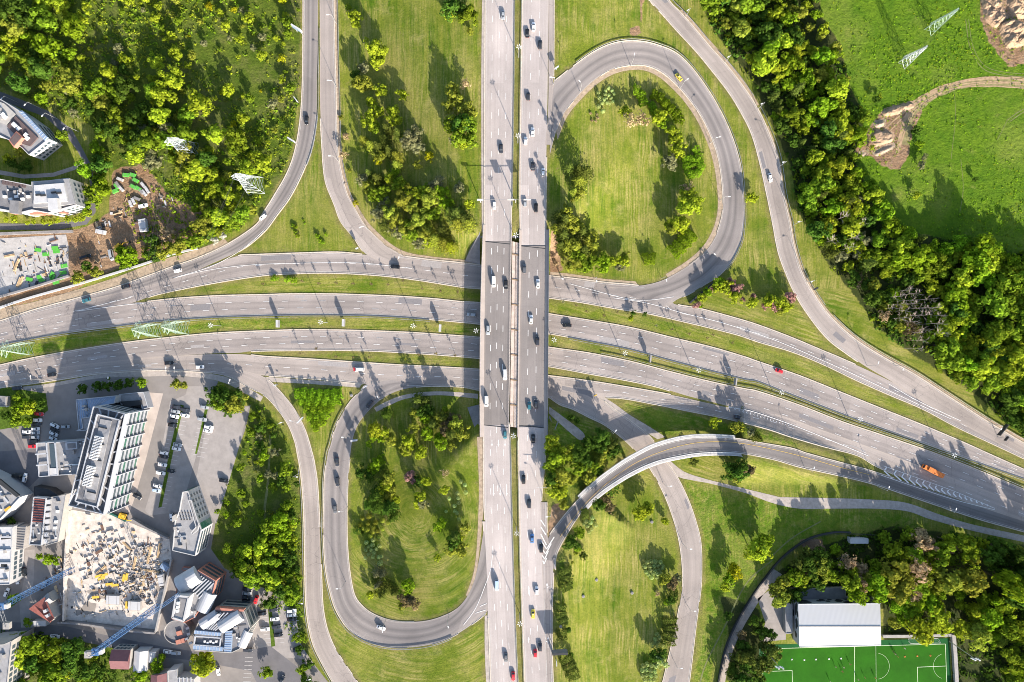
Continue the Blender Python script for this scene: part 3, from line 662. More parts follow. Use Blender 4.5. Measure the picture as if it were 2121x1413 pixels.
# ------------------------------------------------------------------ paved city ground
M['yard'] = mat('yard_paving', (.2, .182, .172), .9, var=.16, scale=.12)
M['yard_light'] = mat('pale_forecourt', (.38, .325, .29), .9, var=.12, scale=.25)
M['lane'] = mat('service_road', (.125, .12, .127), .9, var=.14, scale=.2)
M['lot'] = mat('car_park', (.26, .238, .226), .9, var=.14, scale=.3)
def sheet(name, pts, m, dz, kind='structure'):
    P = garr(ln(pts) if isinstance(pts, str) else pts, dz); mb = MB(); mb.add(P, [tuple(range(len(P)))])
    me = mb.mesh(name, [m if not isinstance(m, str) else M[m]]); fix_up(me); o = link(name, me); o['kind'] = kind
    a = garr(ln(pts) if isinstance(pts, str) else pts)
    return o
CITY = '-80,812 100,801 204,783 306,779 357,779 420,782 452,790 440,822 470,845 519,840 508,890 492,935 470,1000 446,1085 437,1137 465,1177 500,1195 530,1210 581,1235 593,1256 611,1262 622,1334 650,1375 685,1420 700,1480 320,1480 330,1400 300,1345 200,1315 100,1300 30,1310 -80,1330'
sheet('paved_yard', CITY, 'yard', .03)
sheet('forecourt', '292,812 338,815 326,860 300,960 278,1035 268,1062 235,1060 262,1000 290,900 297,835', 'yard_light', .036)
sheet('car_park', '352,832 384,818 390,800 432,800 428,850 405,950 388,1012 372,1060 310,1068 300,1058 330,960', 'lot', .036)
sheet('car_park', '434,842 515,843 494,930 448,1085 424,1050 405,1000', 'yard_light' if False else 'lot', .036)
sheet('car_park', '508,1200 560,1225 592,1255 605,1262 622,1330 640,1366 560,1360 520,1330', 'lot', .036)
sheet('courtyard', '-80,940 75,930 85,985 60,1010 0,1000 -80,1010', 'lane', .036)
sheet('service_road', '-80,1285 60,1290 140,1298 230,1318 330,1338 420,1352 500,1350 560,1338 640,1400 690,1470 560,1470 520,1390 400,1368 300,1358 200,1335 100,1315 -80,1318', 'lane', .04)
sheet('service_road', '52,1140 72,1138 70,1200 60,1260 70,1300 44,1300 40,1250 50,1200', 'lot', .041)
sheet('residential_path', '-10,186 40,205 100,230 150,270 172,310 190,345 200,400 198,440 180,465 120,476 0,476 0,463 110,464 170,452 188,430 190,395 180,350 160,312 140,285 95,243 30,218 -10,204', 'lane', .045)
sheet('residential_path', '-10,351 50,362 110,358 150,345 172,332 176,338 155,352 112,366 50,370 -10,360', 'pave', .05)
# small grass islands in the paving
M['grass'] = mat('grass_strip', (.06, .1, .012), .95, var=.4, scale=.8, bump=.5)
for p in ('374,838 381,840 360,930 335,1050 328,1052 352,930', '0,800 95,815 100,850 60,880 0,890', '554,1250 562,1250 570,1338 562,1340', '442,800 470,803 510,830 505,842 470,846 440,822',
          '425,845 431,847 408,940 404,940'):
    sheet('grass_strip', p, M['grass'], .06)
# dirt track through the meadow: ruts
M['rut'] = mat('dirt_track', (.32, .225, .14), .95, var=.28, scale=.6, bump=.4)
M['trackbase'] = mat('track_soil', (.2, .175, .085), .95, var=.4, scale=.45, bump=.4)
def ribbon(name, pts, wpx, m, dz, z=None, jit=0.0):
    zf = zfun(z); p = crom(pts, int(plen(pts) * S / 1.3) + 2); P = lift(p, zf)
    d = np.gradient(P[:, :2], axis=0); d /= np.maximum(np.hypot(*d.T)[:, None], 1e-6); nn = np.stack([-d[:, 1], d[:, 0], np.zeros(len(d))], 1)
    r_ = RNG.uniform(.75, 1.25, (len(P), 1)); r_[1:-1] = (r_[:-2] + r_[1:-1] + r_[2:]) / 3
    if jit: jt = np.cumsum(RNG.normal(size=len(P))) * jit; jt -= np.linspace(jt[0], jt[-1], len(P)); P = P + nn * jt[:, None]
    nn = nn * wpx * S / 2 * r_
    mb = MB(); strip_mesh(mb, P + nn, P - nn, 0, 1, dz, 0, 1); me = mb.mesh(name, [m]); fix_up(me); return struct(link(name, me))
ribbon('dirt_track', [(1872, 300), (1884, 245), (1903, 218), (1950, 189), (2000, 174), (2060, 171), (2130, 176), (2190, 181)], 19, M['trackbase'], .045, None, .03)
for i, (o, wd) in enumerate(((-9, 3), (-4.5, 3.6), (0, 2.6), (4, 3), (8, 2.4))):
    ribbon('dirt_track', [(1858 + o * .3, 318), (1868 + o * .6, 280 + o * .3), (1880 + o * .8, 245 + o * .6), (1900 + o * .5, 216 + o), (1950, 187 + o), (2000, 172 + o), (2060, 168 + o * 1.1), (2130, 173 + o * 1.2), (2190, 178 + o * 1.3)], wd * (.8 + .4 * (i == 1)), M['rut'], .05 + .004 * i, None, .1)
ribbon('dirt_track', [(1832, 268), (1856, 246), (1880, 228), (1900, 215)], 3, M['rut'], .075); ribbon('dirt_track', [(1840, 275), (1862, 252), (1890, 226)], 2.4, M['rut'], .08)
M['trod'] = mat('trodden_grass', (.14, .15, .06), .95, var=.3, scale=.8, bump=.3)
for p, wd in (([(1600, 1160), (1545, 1210), (1500, 1300), (1460, 1380), (1445, 1440)], 3), ([(1700, 1080), (1640, 1115), (1590, 1160)], 2.5), ([(2085, 250), (2110, 232), (2140, 216)], 2), ([(2066, 290), (2085, 252)], 1.2), ([(2089, 254), (2114, 236), (2140, 221)], 2),
              ([(2000, 40), (2010, 100), (2040, 145), (2100, 158), (2150, 155)], 1.6), ([(2006, 40), (2016, 98), (2044, 139), (2102, 152), (2150, 149)], 1.2),
              ([(1990, 330), (1995, 390), (1988, 440)], 1.0), ([(1975, 180), (1979, 240), (1970, 330)], .9), ([(560, 900), (555, 1000), (548, 1060), (552, 1140)], 5), ([(575, 760), (565, 800)], 1)):
    ribbon('trodden_path', p, wd, M['trod'], .03)
# ------------------------------------------------------------------ main road bridge
def rail_run(mb, P, zoff, hgt, post=2.0, r=.045, rails=3, mi=0):
    L = np.r_[0, np.cumsum(np.hypot(*np.diff(P[:, :2], axis=0).T))]; n = max(int(L[-1] / post), 1)
    s = np.linspace(0, L[-1], n + 1); Q = np.stack([np.interp(s, L, P[:, c]) for c in range(3)], 1)
    for i, q in enumerate(Q):
        mb.bar(q + [0, 0, zoff], q + [0, 0, zoff + hgt], r, mi, n=4)
        if i:
            for k in range(rails):
                z = zoff + hgt * (k + 1) / rails
                mb.bar(Q[i - 1] + [0, 0, z], q + [0, 0, z], r * .8, mi, n=4)
bridge = empty('road_bridge', (*w(1066, 695, 0), 0)); tag(bridge, 'long concrete overpass carrying two separate carriageways across the wide cross highway', 'bridge')
BX, BY, _ = bridge.location
def bchild(mb, name, mats, **k):
    o = mb.obj(name, mats, bridge, **k); o.location = (-BX, -BY, 0); return o
LO = [(1000.5, 466), (997, 560), (995, 640), (993.7, 740), (993.5, 830), (993.8, 905)]; LA = [(1005.5, 466), (1005, 560), (1004, 640), (1003, 740), (1002.5, 830), (1002, 905)]
RA = [(1058, 466), (1056, 560), (1055, 640), (1054, 740), (1053, 830), (1053, 905)]; RO = [(1060.5, 466), (1059, 560), (1058, 640), (1056.6, 740), (1055, 830), (1054, 905)]
LO2 = [(1075.5, 476), (1074.5, 560), (1074, 640), (1073, 740), (1072, 830), (1071.5, 905)]; LA2 = [(1080, 476), (1079, 560), (1077.5, 640), (1076, 740), (1075, 830), (1074.5, 905)]
RA2 = [(1130, 476), (1129.6, 560), (1128.5, 640), (1127.7, 740), (1127, 830), (1126.7, 905)]; RO2 = [(1137.5, 476), (1137, 560), (1136.4, 640), (1135.4, 740), (1135, 830), (1134.8, 905)]
zd = zfun('deck')
def bl(p): return lift(crom(p, 90), zd)
for lo, la, ra, ro in ((LO, LA, RA, RO), (LO2, LA2, RA2, RO2)):
    a, b, c, d = bl(lo), bl(la), bl(ra), bl(ro)
    mb = MB(); n = len(a)
    k0, k1 = 4, n - 4
    V = np.vstack([a + [0, 0, 0], d + [0, 0, 0], a + [0, 0, -1.3], d + [0, 0, -1.3]]); F = []
    for i in range(n - 1):
        F += [(i, i + 1, n + i + 1, n + i), (2 * n + i, 3 * n + i, 3 * n + i + 1, 2 * n + i + 1), (i, 2 * n + i, 2 * n + i + 1, i + 1), (n + i, n + i + 1, 3 * n + i + 1, 3 * n + i)]
    mb.add(V, F); bchild(mb, 'deck', M['concrete_dark'])
    for e, f in ((a, b), (c, d)):
        mb = MB(); strip_mesh(mb, e, f, 0, 1, .32, 0, 1); V0 = e + [0, 0, .06]; 
        me_ = np.vstack([e + [0, 0, .0], e + [0, 0, .32]]); mb.add(me_, [(i, i + 1, n + i + 1, n + i) for i in range(n - 1)])
        me_ = np.vstack([f + [0, 0, .0], f + [0, 0, .32]]); mb.add(me_, [(i, n + i, n + i + 1, i + 1) for i in range(n - 1)])
        bchild(mb, 'footway', M['yard_light'])
    # asphalt between the joints
    A, B = b[7:n - 5], c[7:n - 5]
    mb = MB(); strip_mesh(mb, A, B, 0, 1, .19, 0, 4)
    me = mb.mesh('roadway', [M['asphalt_deck']]); fix_up(me); uvl = me.uv_layers.new(name='UVMap')
    li = np.zeros(len(me.loops), np.int32); me.loops.foreach_get('vertex_index', li); q = 5
    L = np.r_[0, np.cumsum(np.hypot(*np.diff(A[:, :2], axis=0).T))]
    uvl.data.foreach_set('uv', np.stack([(li % q) / (q - 1), L[li // q]], 1).ravel())
    o = link('roadway', me, bridge); o.location = (-BX, -BY, 0)
    mb = MB()
    for i in (0, -1):
        p, q_ = A[i], B[i] + (np.array([0, -1.2, 0]))
        mb.beam(p + [0, 0, .17], q_ + [0, 0, .17], .35, .035); bchild(mb, 'expansion_joint', M['dark']); mb = MB()
    
    lanes = 4 if lo is LO else 3; wd = np.hypot(*(A - B)[:, :2].T); mb = MB(); L = np.r_[0, np.cumsum(np.hypot(*np.diff(A[:, :2], axis=0).T))]
    for q in range(1, lanes):
        for d_ in range(int(L[-1] / 9)):
            ss = np.array([d_ * 9 + 2 + (q % 2), d_ * 9 + 5 + (q % 2)]); aa = np.stack([np.interp(ss, L, A[:, c_]) for c_ in range(3)], 1); bb = np.stack([np.interp(ss, L, B[:, c_]) for c_ in range(3)], 1)
            ww = np.interp(ss, L, wd); strip_mesh(mb, aa, bb, q / lanes - .11 / ww, q / lanes + .11 / ww, .2, 0, 1)
    me = mb.mesh('lane_marking', [M['paint']]); fix_up(me); struct(link('lane_marking', me))
mb = MB(); rail_run(mb, bl(LO) + [.25, 0, 0], .32, 1.05, 1.5, .05); bchild(mb, 'railing', M['steel'])
mb = MB(); rail_run(mb, bl(RO) + [-.2, 0, 0], .32, .9, 1.5, .05); bchild(mb, 'railing', M['steel'])
mb = MB(); rail_run(mb, bl(LO2) + [.2, 0, 0], .32, .9, 1.5, .05); bchild(mb, 'railing', M['steel'])
# solid noise barrier on the east side
mb = MB(); P = bl(RO2)
for i in range(len(P) - 1): mb.beam(P[i] + [-.15, 0, .32], P[i + 1] + [-.15, 0, .32], .14, 1.5)
for i in range(0, len(P), 3): mb.box(P[i][0] - .32, P[i][1] - .1, 7.8, P[i][0] + .06, P[i][1] + .1, 9.4)
M['barrier'] = mat('barrier_panel', (.16, .16, .175), .6, var=.15, scale=.5)
bchild(mb, 'barrier', M['barrier'])
# pipe gallery in the gap between the decks
P0 = lift(crom([(1061.5, 500), (1059.5, 640), (1058, 740), (1056.5, 884)], 60), zd); P1 = lift(crom([(1074.5, 503), (1073.2, 640), (1072.2, 740), (1071, 886)], 60), zd)
mb = MB(); strip_mesh(mb, P0, P1, 0, .46, -.25, 0, 1); strip_mesh(mb, P0, P1, .54, 1, -.32, 0, 1); strip_mesh(mb, P0, P1, .46, .54, -.45, 1, 1)
me = mb.mesh('median_slab', [mat('median_slab', (.46, .38, .33), .9, var=.25, scale=.5), mat('rusty_pipe', (.27, .19, .14), .8, var=.3, scale=.8)]); fix_up(me); o = link('median_slab', me, bridge); o.location = (-BX, -BY, 0)
RUSTB = mat('rusty_beam', (.24, .17, .11), .9, var=.3, scale=.8)
for i in range(4, 60, 8): mb = MB(); mb.beam(P0[i] + [0, 0, -.2], P1[i] + [0, 0, -.2], .6, .12); bchild(mb, 'cross_beam', RUSTB)
for v in (560, 612, 640, 682, 728, 768, 815):
    for us in ((1012, 1030, 1048), (1086, 1104, 1122)):
        mb = MB()
        for u in us:
            x, y = w(u, v, 0); mb.bar((x, y, -.1), (x, y, 5.4), .45, 0, n=8)
        x0, y0 = w(us[0] - 12, v, 6); x1, y1 = w(us[-1] + 12, v, 6); mb.box(x0, y0 - .6, 5.3, x1, y0 + .6, 6.2); bchild(mb, 'pier', M['concrete'])
for v, d in ((492, -1), (893, 1)):
    mb = MB(); x0, y0 = w(996, v, 3); x1, y1 = w(1137, v, 3); mb.box(x0, y0 - .6, -.3, x1, y0 + .6, 6.2); bchild(mb, 'abutment', M['concrete_dark'])
# sloped paving around the abutments
sheet('slope_paving', [(963, 541), (974, 512), (994, 480), (994, 548)], 'concrete_dark', .09); sheet('slope_paving', [(968, 844), (992, 838), (996, 880), (990, 905)], 'concrete_dark', .09)
sheet('slope_paving', [(1137, 862), (1158, 872), (1150, 890), (1136, 906)], 'concrete_dark', .09)
# ------------------------------------------------------------------ curved flyover
fly = empty('curved_flyover', (*w(1390, 930, 0), 0)); tag(fly, 'curved single carriageway flyover with white parapets and a yellow line, over the southeast ramp', 'bridge')
FX, FY, _ = fly.location
A, B, n = ED['flyover_ramp']
up_ = A; lo_ = B
ui = [i for i in range(n) if 1196 <= A[i][0] / ((H - A[i][2]) / H * S) + CX <= 1527]
i0, i1 = ui[0], ui[-1]
def fchild(mb, name, m): o = mb.obj(name, m, fly); o.location = (-FX, -FY, 0); return o
for E, O, nm in ((A, B, 'out'), (B, A, 'in')):
    e = E[i0:i1 + 1]; d = e - O[i0:i1 + 1]; d[:, 2] = 0; d /= np.hypot(*d.T[:2])[:, None]
    mb = MB(); q = len(e)
    prof = [(0, -.1), (0, .3), (1.7, .3), (1.7, -.7), (0, -1.0)]
    V = np.stack([e + d * a + np.array([0, 0, z]) for a, z in prof], 1).reshape(-1, 3); F = []
    for a in range(q - 1):
        for c in range(4): F.append((a * 5 + c, a * 5 + c + 1, (a + 1) * 5 + c + 1, (a + 1) * 5 + c))
    F += [(0, 1, 2, 3, 4), tuple((q - 1) * 5 + c for c in (4, 3, 2, 1, 0))]
    mb.add(V, F); fchild(mb, 'footway', mat('white_concrete', (.38, .37, .365), .8, var=.15, scale=1))
    mb = MB(); rail_run(mb, e + d * 1.5, .3, 1.05, 1.6, .05); rail_run(mb, e + d * .15, .3, .75, 3.2, .05, 2); fchild(mb, 'railing', M['lampwhite'])
mb = MB(); a, b = A[i0:i1 + 1], B[i0:i1 + 1]; q = len(a)
V = np.vstack([a + [0, 0, -.02], b + [0, 0, -.02], a + [0, 0, -1.1], b + [0, 0, -1.1]]); F = []
for i in range(q - 1): F += [(i, i + 1, q + i + 1, q + i), (2 * q + i, 3 * q + i, 3 * q + i + 1, 2 * q + i + 1)]
F += [(0, q, 3 * q, 2 * q), (q - 1, 3 * q - 1, 4 * q - 1, 2 * q - 1)]
mb.add(V, F); fchild(mb, 'deck', M['concrete'])
for f in (.16, .36, .62, .82):
    i = int(f * (q - 1)); c = (a[i] + b[i]) / 2; mb = MB(); gz = float(terrain(np.array([c[0]]), np.array([c[1]]))[0]); mb.bar((c[0], c[1], gz - .3), (c[0], c[1], c[2] - .9), .7, n=10); fchild(mb, 'pier', M['concrete'])
for i in (0, q - 1):
    mb = MB(); mb.beam(np.array([a[i][0], a[i][1], -.3]), np.array([b[i][0], b[i][1], -.3]), 1.0, a[i][2] - .7); fchild(mb, 'abutment', M['concrete_dark'])
# ------------------------------------------------------------------ vegetation
def leaf_mat(name, base, trans=.42, rnd=.25):
    m = bpy.data.materials.new(name); m.use_nodes = True; nt = m.node_tree; nt.nodes.remove(nt.nodes['Principled BSDF'])
    out = nt.nodes['Material Output']
    P = N(nt, 'TexCoord').outputs['Object']; oi = nt.nodes.new('ShaderNodeObjectInfo')
    ge = nt.nodes.new('ShaderNodeNewGeometry')
    v = N(nt, 'MapRange', i3=1 - rnd, i4=1 + rnd); nt.links.new(oi.outputs['Random'], v.inputs[0])
    l = N(nt, 'MapRange', i3=.62, i4=1.38); nt.links.new(ge.outputs['Random Per Island'], l.inputs[0])
    hu = N(nt, 'MapRange', i3=.485, i4=.515); nt.links.new(oi.outputs['Random'], hu.inputs[0])
    hs = nt.nodes.new('ShaderNodeHueSaturation'); hs.inputs['Color'].default_value = (*base, 1)
    nt.links.new(math_(nt, 'MULTIPLY', v.outputs[0], l.outputs[0]), hs.inputs['Value']); nt.links.new(hu.outputs[0], hs.inputs['Hue'])
    d = nt.nodes.new('ShaderNodeBsdfDiffuse'); t = nt.nodes.new('ShaderNodeBsdfTranslucent'); mx = nt.nodes.new('ShaderNodeMixShader'); mx.inputs[0].default_value = trans
    nt.links.new(hs.outputs[0], d.inputs[0]); nt.links.new(hs.outputs[0], t.inputs[0]); nt.links.new(d.outputs[0], mx.inputs[1]); nt.links.new(t.outputs[0], mx.inputs[2]); nt.links.new(mx.outputs[0], out.inputs[0])
    return m
TONE = {'Y': ('yellow-green', (.22, .275, .018)), 'B': ('mid-green', (.13, .195, .014)), 'D': ('dark green', (.055, .105, .014)), 'O': ('olive', (.185, .21, .026)),
        'P': ('silvery', (.2, .21, .1)), 'C': ('dark', (.085, .11, .02)), 'G': ('bare brownish', (.3, .225, .13)), 'M': ('pink-flowering', (.3, .17, .15)),
        'K': ('golden yellow', (.33, .33, .012)), 'T': ('grey-green', (.29, .36, .13)), 'H': ('bright green', (.145, .235, .012)), 'W': ('white-blossomed', (.5, .5, .42)), 'R': ('brownish', (.13, .105, .05))}
TONE = {k: (n, tuple(min(x * (1.22 if k not in 'WKP' else 1.0), .5) for x in c)) for k, (n, c) in TONE.items()}
LM = {k: leaf_mat('foliage_' + n.replace('-', '_').replace(' ', '_'), c) for k, (n, c) in TONE.items()}
BARK = mat('bark', (.09, .07, .055), .95, var=.3, scale=3); BARKP = mat('pale_bark', (.27, .23, .2), .9, var=.25, scale=3)
def quads(Cn, Nn, sz, asp=.7):
    """leaf-sized faces at Cn facing Nn"""
    n = len(Cn); Nn = Nn / np.maximum(np.linalg.norm(Nn, axis=1)[:, None], 1e-6)
    r = RNG.normal(size=(n, 3)); t = np.cross(Nn, r); t /= np.maximum(np.linalg.norm(t, axis=1)[:, None], 1e-6); b = np.cross(Nn, t)
    s = np.broadcast_to(sz, (n,))[:, None]
    t = t * s; b = b * s * asp
    V = np.stack([Cn - t - b * .35, Cn - t * .1 - b, Cn + t, Cn - t * .1 + b], 1)
    return V.reshape(-1, 3)
def quadmesh(name, V, m, smooth_=False):
    me = bpy.data.meshes.new(name); n = len(V) // 4
    me.vertices.add(len(V)); me.vertices.foreach_set('co', np.ascontiguousarray(V, np.float32).ravel())
    me.loops.add(n * 4); me.loops.foreach_set('vertex_index', np.arange(n * 4, dtype=np.int32)); me.polygons.add(n)
    me.polygons.foreach_set('loop_start', np.arange(0, n * 4, 4, dtype=np.int32)); me.polygons.foreach_set('loop_total', np.full(n, 4, np.int32))
    me.update(calc_edges=True); me.materials.append(m); return me
def sph(n): 
    p = RNG.normal(size=(n, 3)); return p / np.linalg.norm(p, axis=1)[:, None]
def crown_broad(k, nq=1150, nc=30, flat=.78, lean=0):
    """clumped, lopsided broadleaf crown of unit radius; clumps spread through an uneven volume"""
    d = sph(nc); d[:, 2] = d[:, 2] * .8 + .12
    rad = RNG.uniform(.5, .86, nc); lump = 1 + .22 * np.sin(d[:, 0] * 3 + k) + .18 * np.cos(d[:, 1] * 4 + k * 2)
    c = d * (rad * lump)[:, None] * np.array([1, 1, flat]); c[:3] *= .3
    cr = RNG.uniform(.2, .36, nc); per = np.maximum((cr ** 2 / (cr ** 2).sum() * nq).astype(int), 8); out = []
    for i in range(nc):
        q = sph(per[i]); q[:, 2] = np.where(q[:, 2] < -.35, -q[:, 2], q[:, 2])
        p = c[i] + q * cr[i] * RNG.uniform(.75, 1.05, (per[i], 1)) * np.array([1, 1, .85])
        nn = q * 1.0 + d[i] * .35 + RNG.normal(size=q.shape) * .35
        out.append(quads(p, nn, RNG.uniform(.075, .125, per[i])))
    V = np.vstack(out); V[:, 2] += 1.12; return V
def crown_conifer(k, nq=900, hgt=3.0, spread=1.0):
    lv = 9; out = []
    for i in range(lv):
        t = i / (lv - 1); z = .35 + t * (hgt - .4); R_ = spread * (1 - t) ** .85 + .06; nb = int(11 - 6 * t)
        for j in range(nb):
            a = 2 * math.pi * (j + RNG.uniform(-.25, .25)) / nb + i * .7; L = R_ * RNG.uniform(.75, 1.1); m = max(int(nq / lv / nb), 5)
            s = RNG.uniform(.12, 1, m); wv = RNG.normal(size=m) * .09 * (1.2 - s)
            p = np.stack([np.cos(a) * s * L - np.sin(a) * wv, np.sin(a) * s * L + np.cos(a) * wv, z - s * L * .28 + RNG.normal(size=m) * .05], 1)
            nn = np.stack([np.cos(a) * .35 + RNG.normal(size=m) * .4, np.sin(a) * .35 + RNG.normal(size=m) * .4, np.ones(m)], 1)
            out.append(quads(p, nn, RNG.uniform(.07, .13, m), .6))
    return np.vstack(out)
def crown_ball(nq=220, sq=.85):
    q = sph(nq); q[:, 2] = np.abs(q[:, 2]) * 1.0 - .12
    return quads(q * np.array([1, 1, sq]) * RNG.uniform(.93, 1.05, (nq, 1)) + [0, 0, .5], q + RNG.normal(size=q.shape) * .25, RNG.uniform(.12, .19, nq))
def crown_shrub(k, nq=320, nc=12):
    d = sph(nc); d[:, 2] = np.abs(d[:, 2]); c = d * RNG.uniform(.35, .75, (nc, 1)) * [1, 1, .65]; out = []
    for i in range(nc):
        m = nq // nc; q = sph(m); q[:, 2] = np.abs(q[:, 2]); r = RNG.uniform(.26, .42)
        out.append(quads(c[i] + q * r, q + RNG.normal(size=q.shape) * .35, RNG.uniform(.08, .14, m)))
    V = np.vstack(out); V[:, 2] += .25; return V
def crown_sapling(k):
    m = 46; q = sph(m); p = q * RNG.uniform(.3, 1, (m, 1)) * [.8, .8, 1.3] + [0, 0, 3.6]
    return quads(p, q + RNG.normal(size=q.shape) * .5, RNG.uniform(.16, .26, m))
def limbs(k, top=1.0, r=.055, n=5, reach=.55, z0=.45):
    mb = MB(); mb.bar((0, 0, -.1), (0.02, 0.01, top * .6), r, 0, r * .75, 7); mb.bar((.02, .01, top * .6), (.03, -.02, top * 1.15), r * .75, 0, r * .25, 6)
    for i in range(n):
        a = 2 * math.pi * i / n + k; z = z0 + .12 * (i % 3)
        mb.bar((0.01, 0, z), (math.cos(a) * reach, math.sin(a) * reach, z + .45 + .1 * (i % 2)), r * .5, 0, r * .15, 5)
    return mb
def bare_crown(k):
    mb = MB(); rr = random.Random(k)
    for i in range(9):
        z = 1.5 + i * .15; a = rr.uniform(0, 6.28); L = .34 - i * .022; p = (math.cos(a) * L, math.sin(a) * L, z + L * .8)
        mb.bar((0, 0, z), p, .009, 0, .004, 4)
        for j in range(3):
            f = rr.uniform(.35, .9); b = a + rr.uniform(-1, 1); s = (p[0] * f, p[1] * f, z + (p[2] - z) * f); mb.bar(s, (s[0] + math.cos(b) * .22, s[1] + math.sin(b) * .22, s[2] + .2), .01, 0, .004, 3)
    return mb
V_ = {'broad': [crown_broad(k, flat=(.75, .85, .7, .95, .8, .75, .9)[k], nc=(30, 24, 34, 26, 30, 22, 28)[k]) for k in range(7)],
      'conifer': [crown_conifer(k, spread=(1, .85, 1.1)[k]) for k in range(3)], 'shrub': [crown_shrub(k) for k in range(4)], 'ball': [crown_ball() for _ in range(2)], 'sapling': [crown_sapling(k) for k in range(3)],
      'wispy': [crown_broad(k + 9, nq=330, nc=26) for k in range(2)]}
TR = {'broad': [limbs(k).mesh('trunk', BARK) for k in range(3)], 'conifer': [limbs(1, 2.4, .05, 0).mesh('trunk', BARK)], 'shrub': [limbs(2, .5, .04, 4, .35, .15).mesh('trunk', BARK)],
      'sapling': [limbs(3, 3.6, .07, 4, .6, 2.6).mesh('trunk', BARK)], 'wispy': [limbs(k + 5, 1.1, .045, 9, .85, .35).mesh('trunk', BARKP) for k in range(2)]}
CM = {}
def crown_mesh(shape, k, tone):
    key = (shape, k, tone)
    if key not in CM: CM[key] = quadmesh('crown', V_[shape][k], LM[tone])
    return CM[key]
PLANTS = []          # collected first, labelled at the end
def plant(u, v, r, tone='B', shape='broad', where='', group=None, kind=None, hs=1.0, base=False):
    PLANTS.append(dict(u=u, v=v, r=r * S * (1.16 if shape in ('broad', 'wispy', 'conifer') else 1.0), tone=tone, shape=shape, where=where, group=group, kind=kind, hs=hs, base=base))
def many(s, ox, oy, where, group=None, k=2.944, **kw):
    """'x,y,r,tone[shape]' items measured on an enlarged view of the photo with origin ox, oy"""
    for it in s.split():
        a = it.split(','); t = a[3] if len(a) > 3 else 'B'; sh = {'c': 'conifer', 's': 'shrub', 'b': 'ball', 'a': 'sapling', 'w': 'wispy'}.get(t[1:2], 'broad')
        plant(ox + float(a[0]) / k, oy + float(a[1]) / k, float(a[2]) / k, t[0], sh, where, group, **kw)
NW, NE, SW, SE = 'between the north ramp and the main road', 'inside the upper right loop', 'inside the lower left loop', 'inside the lower right loop'
many('1190,55,58,D 1235,25,45,D 1290,95,55,B 1175,90,35,Y 1310,190,24,O 1250,70,45,D 600,95,34,Y 612,140,36,Y 565,45,20,B 715,295,52,Y 735,365,46,Y 760,320,40,Y 655,420,36,P 605,460,30,D 640,515,50,O 690,520,30,O 760,548,38,Y 885,570,30,Y 905,590,22,Y 708,620,36,Y 735,680,42,Y 835,690,42,Y 850,730,40,Y 690,745,48,Y 720,780,40,B '
     '1200,560,45,O 1225,610,45,O 1185,650,40,O 1270,655,46,O 1310,680,40,O 1190,760,50,B 1250,760,60,D 1310,760,50,B 1235,830,52,B 1310,850,46,B 1270,870,40,Y 1208,858,26,P 1275,515,32,Gw 955,840,58,P 985,890,44,P 920,880,42,P 745,975,28,K 1060,955,28,K 985,1010,26,O 760,950,35,O 545,830,30,Gs 535,945,36,Gw 520,720,22,Os '
     '840,1050,30,H 810,1090,38,Y 870,1120,42,B 650,1090,38,P 700,1150,46,O 735,1190,46,B 785,1230,34,P 905,1210,60,O 960,1180,42,Y 940,1260,50,O 1060,1215,55,O 1020,1170,44,B 1140,1180,42,H 1165,1235,44,H 1110,1105,36,P 1085,1130,30,P 1238,1145,34,P 740,1305,40,P 820,1290,50,O 860,1350,52,O 1000,1340,58,O 1080,1300,48,B 930,1395,55,B 1010,1400,46,O 1300,1240,34,Y 570,1040,20,Os 605,1240,24,Ks 780,1160,40,B 900,1130,36,Y', 530, 0, NW)
many('800,790,42,Cc 870,820,42,Cc 790,850,40,Cc 700,890,40,Oc 655,855,32,Oc 745,900,40,Cc 860,960,44,Oc 820,930,42,Cc 860,1010,36,Oc 1225,1310,60,Cc 1275,1340,52,Cc 1230,1370,50,Oc 1180,1290,40,Cc 690,1060,34,Cc 740,1090,40,Cc 1300,1370,46,Oc 790,1390,44,Cc', 530, 0, NW)
many('820,25,36,P 930,30,56,O 870,60,40,P 1000,130,40,P 1060,118,38,Y 960,90,46,B 1040,60,50,O', 530, 460, NW); many('1090,110,52,Oc 1150,130,50,Oc 1185,150,44,Yc 1140,60,50,Cc 1215,150,30,Oc', 530, 460, NW)
many('240,30,20,Hs 235,60,22,Hs 255,85,20,Hs 225,20,16,Hs 375,85,22,Hs 385,110,20,Hs 430,75,16,Hs 410,125,16,Hs 290,-10,10,Hs 300,10,10,Hs', 530, 460, 'on the grass triangle between the two left ramps', 'clipped shrubs on the left grass triangle', kind='shrub')
TOP = 'clipped round topiary bushes'
many('555,568,13,Tb 562,598,14,Tb 598,580,12,Tb 618,538,12,Tb 652,575,11,Tb 620,583,11,Tb 590,610,13,Tb 580,630,13,Tb 610,628,12,Tb 635,600,11,Tb 558,650,14,Tb 585,680,14,Tb 625,632,11,Tb 645,620,11,Tb 600,556,11,Tb 572,615,11,Tb 640,555,11,Tb 604,602,12,Tb', 1050, 0, 'in the cluster at the upper right loop', TOP)
many('510,690,12,Gs 555,720,13,Gs 540,740,12,Gs 520,735,12,Gs 550,700,10,Gs', 1050, 0, NE, 'small grey rockery shrubs', kind='shrub')
